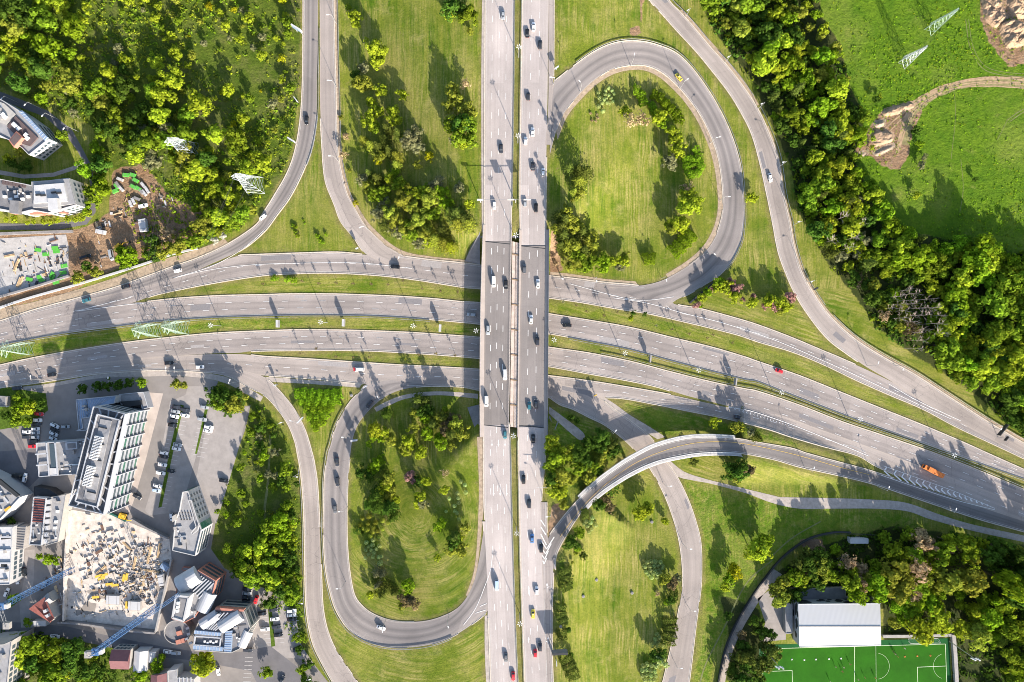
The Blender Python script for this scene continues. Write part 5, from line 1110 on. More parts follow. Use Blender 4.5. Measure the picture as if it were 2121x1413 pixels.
def ublock(name, m, parent, c, size, rz=0.0):
    o = link(name, unit(name, m), parent); o.location = c; o.scale = size; o.rotation_euler = (0, 0, rz); return o
class Bld:
    """building thing: outline given as roof corners in the photo at height h"""
    def __init__(s, name, label, cat, px, h, wall='white', roof='roof_grey', parapet=.6, z0=0.0, group=None):
        s.h = h; s.P = [w(u, v, h) for u, v in (ln(px) if isinstance(px, str) else px)]
        A = sum(a[0] * b[1] - b[0] * a[1] for a, b in zip(s.P, s.P[1:] + s.P[:1]))
        if A < 0: s.P = s.P[::-1]
        cx = sum(p[0] for p in s.P) / len(s.P); cy = sum(p[1] for p in s.P) / len(s.P); s.c = (cx, cy)
        s.root = empty(name, (cx, cy, z0)); tag(s.root, label, cat, group); s.z0 = z0
        s.L = [(x - cx, y - cy) for x, y in s.P]
        mb = MB(); mb.prism(s.L, -.3, h - z0 - parapet); mb.obj('wall', M[wall], s.root)
        if parapet > 0:
            mb = MB(); n = len(s.L)
            for i in range(n):
                a, b = s.L[i], s.L[(i + 1) % n]; d = math.hypot(b[0] - a[0], b[1] - a[1])
                if d > .4: mb.beam((*s.off(a, .14), h - z0 - parapet), (*s.off(b, .14), h - z0 - parapet), .3, parapet)
            mb.obj('parapet', M[wall], s.root)
        mb = MB(); mb.add([(x * .995, y * .995, h - z0 - parapet + .02) for x, y in s.L], [tuple(range(len(s.L)))]); s.roof = mb.obj('roof', M[roof], s.root)
    def off(s, p, d):
        r = math.hypot(*p); return (p[0] * (1 - d / r), p[1] * (1 - d / r))
    def loc(s, u, v, z): x, y = w(u, v, z); return (x - s.c[0], y - s.c[1], z - s.z0)
    def windows(s, i, rows, cols, z0=1.0, fh=3.0, ww=1.4, wh=1.6, m='glass', m0=.06, name='window', mar=.08):
        n = len(s.L); a, b = s.L[i % n], s.L[(i + 1) % n]; d = (b[0] - a[0], b[1] - a[1]); L = math.hypot(*d); rz = math.atan2(d[1], d[0]); nx, ny = d[1] / L, -d[0] / L
        for r in range(rows):
            for c in range(cols):
                t = mar + (1 - 2 * mar) * (c + .5) / cols
                ublock(name, M[m], s.root, (a[0] + d[0] * t + nx * .02, a[1] + d[1] * t + ny * .02, z0 + fh * r + wh / 2), (ww, .12, wh), rz)
    def edge_near(s, u, v):
        """index of the wall whose middle is nearest the photo point"""
        best = None
        for i in range(len(s.L)):
            a, b = s.P[i], s.P[(i + 1) % len(s.P)]; q = w(u, v, s.h); d = math.hypot((a[0] + b[0]) / 2 - q[0], (a[1] + b[1]) / 2 - q[1])
            if best is None or d < best[0]: best = (d, i)
        return best[1]
    def slab(s, name, px, z0, z1, m, top=None):
        pts = [s.loc(u, v, z1)[:2] for u, v in ln(px)]; mb = MB(); mb.prism(pts, z0 - s.z0, z1 - s.z0); return mb.obj(name, m if not isinstance(m, str) else M[m], s.root)
    def bars(s, name, segs, z, wd, h, m):
        for a in segs:
            p, q = s.loc(a[0], a[1], z), s.loc(a[2], a[3], z); mb = MB(); mb.beam(p, q, wd, h); mb.obj(name, M[m], s.root)
    def rims(s, name, px, z, wd, h, m):
        p = ln(px); mb = MB()
        for a, b in zip(p, p[1:] + p[:1]): mb.beam(s.loc(*a, z), s.loc(*b, z), wd, h)
        return mb.obj(name, M[m], s.root)
    def block(s, name, u, v, z, size, m, ang=0.0):
        x, y, zz = s.loc(u, v, z); return ublock(name, M[m], s.root, (x, y, zz + size[2] / 2), size, ang)
    def vault(s, name, a, b, rad, z, m, n=9, squash=.7, th=.0):
        p, q = np.array(s.loc(*a, z)), np.array(s.loc(*b, z)); d = q - p; d /= np.linalg.norm(d); nn = np.array([-d[1], d[0], 0]); V = []
        for e in (p, q):
            for i in range(n): t = math.pi * i / (n - 1); V.append(e + nn * rad * math.cos(t) + np.array([0, 0, rad * squash * math.sin(t)]))
        mb = MB(); mb.add(V, [(i, i + 1, n + i + 1, n + i) for i in range(n - 1)] + [tuple(range(n)), tuple(range(n, 2 * n))[::-1]]); return mb.obj(name, m if not isinstance(m, str) else M[m], s.root)
lerp = lambda a, b, t: (a[0] + (b[0] - a[0]) * t, a[1] + (b[1] - a[1]) * t)
# tall white office block with roof frame
b1 = Bld('office_block', 'tall white framed office block with rows of rooftop cooling units beside the pale forecourt', 'office building', '193,842 259,857 214,1066 141,1048', 19.6, 'frame', 'roof_mid', 2.6)
b1.slab('penthouse', '202,858 248,870 202,1050 157,1038', 16.4, 20.4, 'roof_grey'); b1.rims('roof_rim', '202,858 248,870 202,1050 157,1038', 20.4, .5, .5, 'frame'); b1.slab('plant_deck', '208,868 231,872 196,1036 173,1032', 20.42, 20.75, 'roof_mid')
for t in np.linspace(0, 1, 9):
    a = lerp((259, 857), (214, 1066), t); c = lerp((248, 870), (202, 1050), t); b1.bars('roof_beam', [(*a, *c)], 18.6, .55, .5, 'frame')
for t in np.linspace(.2, .8, 3):
    b1.bars('roof_beam', [(*lerp((193, 842), (259, 857), t), *lerp((202, 858), (248, 870), t)), (*lerp((141, 1048), (214, 1066), t), *lerp((157, 1038), (202, 1050), t))], 18.6, .5, .5, 'frame')
for t in (.12, .3, .75, .9): b1.bars('roof_beam', [(*lerp((193, 842), (141, 1048), t), *lerp((202, 858), (157, 1038), t))], 18.6, .5, .5, 'frame')
axis = math.atan2(-(857 - 842), 66)
for i in range(17):
    if i in (8, 9): continue
    u, v = lerp((207, 906), (181, 1004), i / 16)
    o = b1.block('cooling_unit', u, v, 20.75, (3.6, .95, 1.1), 'lampwhite', axis); mb = MB()
    for k in (-.3, 0, .3): mb.bar((k, 0, .5), (k, 0, .56), .14, 0, n=8)
    f = mb.obj('fan', M['dark'], o)
for k in range(5): b1.block('pipe_rack', *lerp((213, 886), (190, 1020), k / 4), 20.8, (4.0, .25, .5), 'dark', axis)
e = b1.edge_near(236, 960); a, b_ = b1.L[e], b1.L[(e + 1) % 4]
d = np.array(b_) - np.array(a); L = np.linalg.norm(d); rz = math.atan2(d[1], d[0]); nrm = np.array([d[1], -d[0]]) / L
for i in range(9):
    p = np.array(a) + d * i / 8 + nrm * .45; ublock('fin', M['frame'], b1.root, (p[0], p[1], 8.4), (.32, .9, 16.4), rz)
    if i < 8:
        for r in range(5):
            q = np.array(a) + d * (i + .5) / 8 + nrm * .06; ublock('window', M['glass_green' if (i + r) % 3 == 0 else 'glass'], b1.root, (q[0], q[1], 1.9 + r * 3.2), (L / 8 * .86, .16, 2.4), rz)
for r in range(5): q = np.array(a) + d * .5 + nrm * .3; ublock('balcony_slab', M['frame'], b1.root, (q[0], q[1], 3.4 + r * 3.2), (L, .6, .22), rz)
for e2 in range(4):
    if e2 != e: b1.windows(e2, 5, 6 if e2 % 2 else 5, 1.2, 3.2, 2.2, 2.0)
b1b = Bld('office_wing', 'low office wing with blue glazed roof at the upper end of the white office block', 'office building', '157,828 240,820 237,835 193,842 184,866 170,892 163,892', 9, 'frame', 'glass_blue', .5)
b1b.bars('roof_seam', [(*lerp((160, 830), (238, 822), t), *lerp((164, 890), (192, 843), t)) for t in np.linspace(.05, .95, 12)], 8.55, .12, .1, 'frame')
b1c = Bld('office_wing', 'grey flat roofed wing with white frames left of the white office block', 'office building', '74,918 115,916 160,913 188,908 184,935 165,982 121,985 80,988', 9, 'frame', 'roof_mid', .8)
b1c.bars('roof_beam', [(97, 917, 103, 986), (74, 941, 99, 939), (76, 964, 101, 962), (115, 917, 121, 985)], 8.9, .6, .5, 'frame'); b1c.slab('skylight', '102,920 113,919 117,968 106,969', 8.3, 8.75, 'glass'); b1c.slab('roof_light', '135,917 159,915 160,930 136,932', 8.3, 10.2, 'frame'); b1c.slab('roof_light', '139,919 156,917.5 157,928 140,929.5', 10.2, 10.3, 'roof_grey'); b1c.slab('roof_panel', '103,970 120,970 121,984 104,985', 8.3, 8.9, 'roof_white'); b1c.bars('pipe', [(135, 963, 172, 961)], 8.9, .35, .4, 'lampwhite')
b1d = Bld('entrance_canopy', 'dark angular canopy with pale parapet at the head of the pale forecourt', 'canopy', '246,817 297,812 307,845 295,848 292,832 250,838', 5, 'frame', 'roof_mid', .4)
b1d.slab('shade_panel', '248,832 293,829 294,838 262,844', 4.7, 5.3, 'dark')
b1e = Bld('stepped_annex', 'small white rimmed annex between the blue wing and the tall office block', 'annex', '168,866 192,863 188,878 178,892 156,893 171,888', 11, 'frame', 'roof_mid', .5)
# slanted white office with green glass corner
b2 = Bld('corner_office', 'grey roofed white office with green glass corner at the lower end of car park', 'office building', '378,1019 389,1017 413,1084 417,1098 404,1152 357,1141 362,1080 371,1058', 12, 'white', 'roof_mid', .7)
i = b2.edge_near(400, 1050); b2.windows(i, 4, 5, 1.4, 2.7, 1.3, 1.4); i = b2.edge_near(411, 1125); b2.windows(i, 4, 6, 1.4, 2.7, 1.5, 1.5); i = b2.edge_near(415, 1091); b2.windows(i, 4, 1, .8, 2.7, 3.0, 2.5, 'glass_green', mar=.02)
i = b2.edge_near(383, 1018); b2.windows(i, 4, 1, .8, 2.7, 2.3, 2.5, 'glass_green', mar=.02); b2.windows(b2.edge_near(359, 1110), 4, 4, 1.4, 2.7); b2.windows(b2.edge_near(380, 1146), 4, 5, 1.4, 2.7)
b2.rims('roof_rim', '391,1036 397,1036 413,1088 410,1098 400,1106 396,1104 407,1091', 12.0, .3, .5, 'white'); b2.slab('penthouse', '356,1070 363,1066 364,1078 357,1082', 11.3, 13, 'plaster')
for k in range(14): b2.block('vent', 372 + (k % 5) * 6 + (k // 5) * 2, 1062 + (k // 5) * 7, 11.3, (.4, .4, .5), 'dark')
# curved-roof offices
b3 = Bld('vaulted_office', 'terracotta office with white barrel roof and pale stair tower right of construction pit', 'office building', '366,1217 376,1204 410,1181 447,1203 437,1245 414,1263 402,1280 382,1290 355,1282', 12, 'brick', 'roof_mid', .5)
b3.vault('barrel_roof', (372, 1212), (412, 1188), 4.2, 11.6, 'roof_white', 11)
b3.vault('barrel_roof', (419, 1264), (436, 1226), 3.4, 10.5, 'frame', 11)
for k in range(7): b3.bars('roof_rib', [(*lerp((396, 1204), (440, 1206), .08 + k * .0), *lerp((396, 1204), (440, 1206), .1))] if False else [(*lerp((388, 1210), (412, 1240), k / 6), *lerp((414, 1190), (443, 1208), k / 6))], 12.0, .55, .3, 'frame')
b3.slab('roof_glazing', '386,1210 414,1190 442,1208 415,1240', 11.6, 11.9, 'glass')
b3.slab('stair_tower', '358,1279 366,1233 392,1236 381,1286', 0, 16.5, 'white'); b3.rims('tower_rim', '358,1279 366,1233 392,1236 381,1286', 16.5, .8, .6, 'white'); b3.slab('tower_roof', '363,1275 369,1239 386,1241 378,1280', 16.5, 16.7, 'roof_grey')
for t in (.2, .5, .8): b3.block('cooling_unit', *lerp((371, 1243), (368, 1270), t), 16.7, (1.2, 1.2, .9), 'lampwhite')
b3.windows(b3.edge_near(443, 1224), 3, 6, 1.5, 3.2, 1.4, 2.0); b3.windows(b3.edge_near(426, 1254), 3, 4, 1.5, 3.2, 1.4, 2.0); b3.windows(b3.edge_near(408, 1272), 3, 3, 1.5, 3.2); b3.windows(b3.edge_near(430, 1190), 3, 6, 1.5, 3.2)
b4 = Bld('skylight_office', 'pale office ringed by blue glazed skylights with white vaulted roofs above the lower street', 'office building', '410,1290 446,1262 506,1266 519,1302 496,1345 479,1353 400,1347 404,1305', 12, 'plaster', 'roof_grey', .5)
b4.slab('skylight_strip', '403,1306 457,1311 456,1318 402,1313', 11.5, 12.6, 'glass_blue'); b4.slab('skylight_strip', '400,1337 462,1341 461,1349 400,1345', 11.5, 12.6, 'glass_blue'); b4.slab('skylight_strip', '467,1308 481,1307 478,1351 464,1350', 11.5, 12.6, 'glass_blue')
for t in np.linspace(0, 1, 10): b4.bars('glazing_bar', [(*lerp((403, 1306), (457, 1311), t), *lerp((402, 1313), (456, 1318), t)), (*lerp((400, 1337), (462, 1341), t), *lerp((400, 1345), (461, 1349), t)), (*lerp((467, 1308), (464, 1350), t), *lerp((481, 1307), (478, 1351), t))], 12.6, .14, .12, 'frame')
b4.rims('roof_rim', '405,1317 458,1321 456,1339 403,1335', 12.0, .5, .6, 'frame'); b4.vault('barrel_roof', (418, 1294), (452, 1272), 2.6, 11.5, 'frame', 9); b4.vault('barrel_roof', (458, 1300), (500, 1272), 3.0, 11.5, 'roof_white', 9); b4.vault('barrel_roof', (500, 1338), (515, 1306), 2.4, 10.5, 'roof_white', 9)
for k in range(6): b4.bars('roof_rib', [(*lerp((424, 1302), (446, 1306), k / 5), *lerp((450, 1268), (488, 1270), k / 5))], 12.2, .5, .3, 'frame')
b4.slab('roof_panel', '430,1288 450,1272 458,1273 438,1290', 12.4, 13.6, 'roof_white'); b4.slab('terracotta_band', '446,1259 505,1263 504,1267 446,1264', 10, 12.4, 'brick')
for k in range(5): b4.block('roof_vent', 425 + k * 6, 1328 + (k % 2) * 3, 11.6, (.9, .9, .6), 'lampwhite')
b4.windows(b4.edge_near(512, 1284), 3, 5, 1.5, 3.2, 1.3, 2.2); b4.windows(b4.edge_near(508, 1324), 3, 6, 1.5, 3.2, 1.3, 2.2); b4.windows(b4.edge_near(476, 1263), 3, 8, 1.5, 3.2)
th = [(366 + 27 * math.cos(t), 1310 + 25 * math.sin(t)) for t in np.linspace(0, 2 * math.pi, 29)[:-1]]
b4t = Bld('round_terrace', 'round grey terrace deck with red awnings left of the skylight office', 'terrace', th, 5, 'concrete', 'roof_grey', .7)
for u, v in ((372, 1311), (371, 1329), (381, 1326)): b4t.block('awning', u, v, 4.6, (2.6, 2.0, .5), 'brick', .3)
for u, v in ((392, 1312), (388, 1322), (396, 1331), (390, 1300)): b4t.block('planter', u, v, 4.4, (1.6, 1.0, .8), 'roof_white', .4)
Bld('gatehouse', 'low terracotta kerbed planter block above the vaulted office', 'planter', '378,1175 398,1177 396,1183 377,1181', 1.6, 'brick', 'roof_mid', .2)
# workshop rows at the left
b5 = Bld('long_shed', 'long grey shed with exposed brown rafters beside the construction pit', 'shed', '69,1030 95,1032 85,1130 60,1129', 8, 'frame', 'roof_grey', .8)
for t in np.linspace(.03, .5, 10): b5.bars('rafter', [(*lerp((71, 1031), (62, 1128), t), *lerp((93, 1033), (83, 1129), t))], 7.3, .4, .3, 'brown' if False else 'roof_red')
b5b = Bld('dormer_house', 'long brown roofed house with a row of white dormers beside the long grey shed', 'house', '99,1031 136,1025 128,1080 120,1123 93,1131', 6.5, 'plaster', 'roof_brown' if False else 'roof_mid', .2)
for t in np.linspace(.05, .95, 7): b5b.block('dormer', *lerp((104, 1034), (98, 1124), t), 6.3, (1.7, 2.0, 1.3), 'roof_white', .1)
for t in (.3, .55, .7): b5b.block('roof_hatch', *lerp((124, 1034), (112, 1118), t), 6.3, (1.2, 1.2, .8), 'lampwhite')
Bld('black_shed', 'small black roofed shed at the head of the long grey shed', 'shed', '70,1008 102,1014 122,1028 104,1028 70,1027', 5, 'dark', 'dark', .1)
b6 = Bld('warehouse', 'grey warehouse with a black roof strip at the left edge above the white sheds', 'warehouse', '-70,960 0,994 42,1030 0,1076 -70,1120', 9, 'white', 'roof_mid', .4)
b6.slab('roof_strip', '-60,963 0,993 40,1026 34,1030 0,1004 -60,975', 8.6, 9.4, 'dark'); b6.bars('roof_seam', [(0, 1018, 18, 1040), (-20, 1030, 0, 1060)], 8.6, .8, .5, 'frame'); b6.slab('roof_light', '8,1056 20,1048 23,1051 11,1060', 8.6, 9.1, mat('orange_rooflight', (.6, .3, .05), .6))
b7 = Bld('factory_unit', 'white sheeted factory unit with a ribbed lean-to at the left edge', 'factory', '-80,1092 26,1092 24,1140 20,1211 -80,1214', 8.5, 'white', 'roof_white', .3)
for v in (1112, 1139, 1166): b7.bars('roof_step', [(-80, v, 23, v)], 8.3, .7, .5, 'frame')
b7.windows(b7.edge_near(22, 1176), 2, 6, 1.2, 3.4, 1.6, 1.8); b7.slab('dark_hatch', '2,1115 22,1113 22,1116 2,1118', 8.3, 8.5, 'dark'); b7.slab('dark_hatch', '2,1168 14,1167 14,1175 2,1175', 8.3, 8.5, 'dark')
b7b = Bld('ribbed_lean_to', 'ribbed grey lean-to roof on the right side of the white factory unit', 'shed', '27,1091 54,1090 48,1138 25,1140', 5.5, 'concrete', 'roof_mid', .1)
for t in np.linspace(.02, .98, 14): b7b.bars('roof_rib', [(*lerp((27, 1092), (25, 1139), t), *lerp((54, 1091), (48, 1137), t))], 5.5, .25, .15, 'concrete')
def gable(name, label, px, h, rise, wall, roof, cat='house', along=0):
    """four-cornered house with a pitched roof; ridge between the middles of the sides given by along"""
    b = Bld(name, label, cat, px, h, wall, roof, 0.0); P = b.L; n = 4; i = along
    m1 = ((P[i][0] + P[(i + 1) % n][0]) / 2, (P[i][1] + P[(i + 1) % n][1]) / 2); m2 = ((P[(i + 2) % n][0] + P[(i + 3) % n][0]) / 2, (P[(i + 2) % n][1] + P[(i + 3) % n][1]) / 2)
    A_, B_, C_, D_ = [(x * 1.04, y * 1.04, h + .05) for x, y in (P[i], P[(i + 1) % n], P[(i + 2) % n], P[(i + 3) % n])]; r1 = (m1[0] * 1.04, m1[1] * 1.04, h + rise); r2 = (m2[0] * 1.04, m2[1] * 1.04, h + rise)
    bpy.data.objects.remove(b.roof); mb = MB(); mb.add([A_, B_, C_, D_, r1, r2], [(B_ and 1, 2, 5, 4), (3, 0, 4, 5), (0, 1, 4), (2, 3, 5), (0, 3, 2, 1)]); b.roof = mb.obj('roof', M[roof], b.root)
    return b
b8 = gable('red_roof_house', 'red tiled house with a patched roof between the lane and the construction pit', '61,1262 93,1238 112,1280 104,1289', 6, 2.0, 'plaster', 'roof_red'); b8.block('dormer', 97, 1264, 6.4, (1.6, 1.4, 1.4), 'roof_white', .4); b8.block('dormer', 101, 1274, 6.4, (1.6, 1.4, 1.4), 'roof_white', .4)
gable('lean_to_house', 'small grey roofed house with a white frame above the red tiled house', '84,1242 100,1228 110,1246 96,1256', 5, 1.4, 'plaster', 'roof_mid', along=1); Bld('white_van_shed', 'flat white roofed shed below the red tiled house', 'shed', '67,1287 95,1286 95,1297 68,1297', 3, 'white', 'roof_white', .1)
h1 = gable('maroon_house', 'maroon roofed house with pale upper wall below the lower street', '232,1346 270,1347 267,1386 230,1385', 6.5, 1.8, 'plaster', 'roof_maroon', along=1); h1.windows(h1.edge_near(250, 1346), 2, 4, 1, 2.8)
gable('white_roof_house', 'white roofed house right of the maroon roofed house', '279,1349 306,1349 303,1391 276,1390', 5, 1.2, 'white', 'roof_white', along=0); gable('white_roof_house', 'narrow white roofed extension at the right of the white roofed house', '307,1350 322,1351 318,1371 305,1370', 4, .8, 'white', 'roof_white', along=0)
gable('garden_house', 'small maroon roofed garden house among the trees at the lower left', '91,1341 119,1343 113,1360 90,1358', 4, 1.3, 'plaster', 'roof_maroon', along=1); gable('garden_house', 'tiny pink roofed hut left of the maroon garden house', '65,1336 76,1338 75,1354 65,1352', 3, 1, 'plaster', 'brick', along=0); Bld('white_hut', 'tiny square white hut among the garden trees', 'hut', '143,1359 153,1359 153,1370 143,1370', 2.6, 'white', 'roof_white', .1)
gable('corner_house', 'maroon roofed house at the bottom edge left of the round olive tree', '313,1399 346,1395 344,1440 312,1440', 6, 1.6, 'plaster', 'roof_maroon', along=0)
hb = Bld('balcony_house', 'white house with stacked balconies at the bottom edge beside the maroon roof', 'house', '347,1390 366,1387 366,1404 402,1407 402,1450 348,1450', 6.5, 'white', 'roof_mid', .4)
for k in range(4): hb.block('pergola_beam', 372 + k * 8, 1418, 6.4, (.4, 7, .4), 'frame')
ba = Bld('arcade_block', 'tall pale block with rows of arched balconies at the bottom left corner', 'apartment building', '-70,1340 8,1335 24,1328 12,1440 -70,1450', 15, 'plaster', 'roof_mid', .5); ba.windows(ba.edge_near(17, 1380), 5, 8, 1, 2.8, 1.6, 1.9); ba.windows(ba.edge_near(15, 1331), 5, 3, 1, 2.8, 1.2, 1.9)
Bld('market_hut', 'dark flat hut behind the yard trees at the left edge', 'hut', '-20,820 12,822 12,842 -20,842', 3, 'concrete', 'roof_grey', .2)
# curved apartment blocks
a1 = Bld('apartment_block', 'upper curved apartment block with a brown roof and a glazed outer strip', 'apartment building', '-70,186 0,205 40,229 72,252 101,288 60,321 45,306 20,291 0,281 -70,262', 10, 'white', 'roof_mid', .6)
a1.slab('roof_deck', '14,262 32,240 78,285 62,303 46,298 30,278', 9.4, 10.1, 'roof_brown'); a1.slab('solar_strip', '38,231 46,229 98,284 92,291 75,272 58,252', 9.4, 10.7, 'glass_blue'); a1.slab('stair_head', '18,291 34,272 46,285 28,305', 9.4, 12, 'brick'); a1.slab('stair_roof', '20,291 34,275 44,285 29,302', 12, 12.15, 'roof_brown'); a1.slab('pale_deck', '-40,200 8,214 32,236 14,258 -40,240', 9.4, 10.0, 'plaster')
for t in np.linspace(.05, .95, 12): a1.bars('glazing_bar', [(*lerp((39, 231), (92, 290), t), *lerp((45, 229), (97, 284), t))], 10.7, .15, .12, 'frame')
for u, v in ((30, 258), (34, 262), (40, 267), (55, 280), (58, 287), (8, 238), (12, 243)): a1.block('cooling_unit', u, v, 10.1, (1.8, 1.2, .9), 'lampwhite', .8)
a1.windows(a1.edge_near(80, 305), 3, 5, 1.2, 2.9, 1.3, 1.4); a1.windows(a1.edge_near(86, 270), 3, 5, 1.2, 2.9); a1.windows(a1.edge_near(52, 314), 3, 2, 1.2, 2.9)
a2 = Bld('apartment_block', 'lower curved apartment block with a white raised roof panel and terracotta bays', 'apartment building', '-70,364 0,371 66,384 66,376 100,374 143,369 158,424 128,433 100,441 66,435 40,441 0,433 -70,424', 11, 'white', 'roof_grey', .6)
a2.slab('roof_panel', '67,377 142,370 156,422 118,427 68,430', 10.5, 11.4, 'roof_mid'); a2.slab('raised_deck', '70,384 132,379 139,417 70,421', 11.4, 12.2, 'roof_white'); a2.slab('stair_head', '98,411 118,410 120,434 100,436', 11.4, 14, 'roof_white'); a2.slab('stair_head', '20,415 39,416 38,443 19,441', 10.5, 13, 'roof_grey')
for k in range(5): a2.block('cooling_unit', 12 + k * 12, 408 + (k % 2) * 5, 10.5, (1.6, 1.1, .9), 'lampwhite', .1)
for u, v in ((80, 404), (90, 405), (112, 399), (123, 400)): a2.block('roof_vent', u, v, 12.2, (2.2, .8, .6), 'dark', .1)
for u in (44, 84, 112, 130): a2.block('bay', u, 442 - abs(u - 90) * .07, 4, (5.5, 2.4, 3.6), 'brick', .05)
for k in range(7): a2.block('dark_panel', 8 + k * 7.2, 378 + k * 1.1, 10.6, (1.4, 2.0, .3), 'roof_brown', -.2)
a2.windows(a2.edge_near(151, 396), 3, 4, 1.2, 3.0, 1.3, 1.4); a2.windows(a2.edge_near(20, 437), 3, 6, 1.2, 3.0); a2.windows(a2.edge_near(115, 437), 3, 3, 1.2, 3.0); a2.windows(a2.edge_near(143, 429), 3, 3, 1.2, 3.0)
# sports hall
b12 = Bld('sports_hall', 'white sports hall with a pale ridged roof and dark hexagon wall panels beside the pitch', 'sports hall', '1654,1252 1822,1250.6 1824,1335.5 1656.6,1339', 8, 'white', 'roof_white', 0.0)
bpy.data.objects.remove(b12.roof); z = 8
q = [b12.loc(1653, 1251, z), b12.loc(1823, 1249.6, z), b12.loc(1824.5, 1298, z + 1.4), b12.loc(1655, 1298, z + 1.4), b12.loc(1825, 1336.5, z), b12.loc(1655.6, 1340, z)]
mb = MB(); mb.add([q[0], q[1], q[2], q[3]], [(3, 2, 1, 0)]); mb.add([q[3], q[2], q[4], q[5]], [(3, 2, 1, 0)]); mb.add([q[0], q[3], q[5]], [(0, 1, 2)]); mb.add([q[1], q[2], q[4]], [(2, 1, 0)])
def ribbed():
    m = mat('ribbed_white_sheet', (.6, .6, .61), .55); nt = m.node_tree; b = nt.nodes['Principled BSDF']; P = N(nt, 'TexCoord').outputs['Object']; wv = nt.nodes.new('ShaderNodeTexWave'); wv.inputs['Scale'].default_value = .55
    nt.links.new(P, wv.inputs['Vector']); c = mixc(nt, wv.outputs['Fac'], (.4, .4, .415), (.48, .48, .485)); c = mixc(nt, noise(nt, P, .15, 5, .6, .3, .7), c, (.44, .435, .43)); nt.links.new(c, b.inputs['Base Color']); return m
rb = mb.obj('roof', ribbed(), b12.root)
b12.bars('ridge_cap', [(1655, 1298, 1824, 1298)], 9.4, .5, .12, 'concrete'); b12.bars('gutter', [(1656, 1339.5, 1824, 1336.5), (1653, 1251.5, 1823, 1250)], 7.85, .35, .3, 'steel')
hexv = [(math.cos(t) * .9, 0, math.sin(t) * .9) for t in np.linspace(0, 2 * math.pi, 7)[:-1]]; hm = MB(); hm.add(hexv + [(x, -.08, z_) for x, y, z_ in hexv], [tuple(range(6)), tuple(range(6, 12))[::-1]] + [(i, (i + 1) % 6, 6 + (i + 1) % 6, 6 + i) for i in range(6)]); HEX = hm.mesh('hexagon_panel', M['dark'])
for e in (b12.edge_near(1738, 1250), b12.edge_near(1655, 1296)):
    a, b_ = b12.L[e], b12.L[(e + 1) % 4]; d = np.array(b_) - np.array(a); L = np.linalg.norm(d); rr = random.Random(e)
    for k in range(22 if L > 30 else 10):
        t = rr.uniform(.05, .95); zz = rr.uniform(1.5, 6.8); o = link('hexagon_panel', HEX, b12.root); o.location = (a[0] + d[0] * t + d[1] / L * (.03 + k * .004), a[1] + d[1] * t - d[0] / L * (.03 + k * .004), zz); o.rotation_euler = (0, 0, math.atan2(d[1], d[0])); s_ = rr.uniform(.9, 1.5); o.scale = (s_ * 1.4, 1, s_)
Bld('hall_annex', 'narrow pale annex along the left wall of the white sports hall', 'annex', '1627,1247 1641,1246 1641,1312 1628,1313', 4, 'roof_mid', 'roof_mid', .2)
Bld('flat_annex', 'low dark roofed annex with a pale rim above the white sports hall', 'annex', '1632,1220 1752,1217 1752,1236 1810,1234 1810,1248 1642,1250 1640,1242 1632,1242', 2.2, 'plaster', 'roof_grey', .3)
Bld('white_hut', 'small white roofed hut in the clearing above the white sports hall', 'hut', '1761,1115 1799,1116 1799,1126 1761,1126', 3, 'white', 'roof_white', .1)
sheet('hall_apron', '1569,1240 1590,1225 1628,1222 1628,1325 1575,1330 1585,1290', 'lot', .05); sheet('hall_path', '1628,1216 1752,1214 1752,1222 1628,1224', 'pave', .055)
# roof clutter on the flat roofs: vents, ducts, hatches
def clutter(b, n, z, seed, poly):
    rr = random.Random(seed); P = ln(poly); us = [p[0] for p in P]; vs_ = [p[1] for p in P]; k = 0
    while k < n:
        u, v = rr.uniform(min(us), max(us)), rr.uniform(min(vs_), max(vs_)); x, y = w(u, v, 0)
        if not inpoly(np.array([x]), np.array([y]), P)[0]: continue
        nm, sz, m_ = rr.choice((('roof_vent', (.6, .6, .7), 'lampwhite'), ('air_conditioner', (1.5, .9, 1.0), 'concrete'), ('duct', (3.4, .5, .5), 'steel'), ('roof_hatch', (1.2, 1.2, .4), 'roof_mid'), ('pipe', (4.5, .15, .2), 'dark')))
        b.block(nm, u, v, z + .02, sz, m_, rr.choice((0, math.pi / 2)) + axis + .3); k += 1
clutter(b1c, 12, 8.25, 1, '122,920 180,912 178,935 160,975 122,982'); clutter(b2, 10, 11.35, 2, '362,1090 385,1090 392,1130 362,1136'); clutter(b5, 6, 7.3, 3, '68,1085 84,1085 80,1122 66,1122'); clutter(b6, 8, 8.7, 4, '0,1010 24,1030 4,1060 -10,1060'); clutter(b7, 10, 8.3, 5, '-10,1098 20,1098 18,1200 -10,1205')
clutter(b3, 6, 11.6, 6, '395,1262 410,1262 402,1274 390,1282'); clutter(b4, 10, 11.6, 7, '484,1300 504,1290 496,1335 484,1345'); clutter(b5b, 8, 6.4, 8, '112,1034 130,1032 118,1118 104,1122'); clutter(ba, 8, 14.6, 9, '-15,1350 12,1345 4,1400 -15,1410'); clutter(a1, 8, 9.5, 10, '-5,212 20,230 10,250 -5,245'); clutter(a2, 10, 10.5, 11, '5,390 60,395 60,405 5,402'); clutter(b1b, 5, 8.6, 12, '172,834 190,842 175,855 168,850')
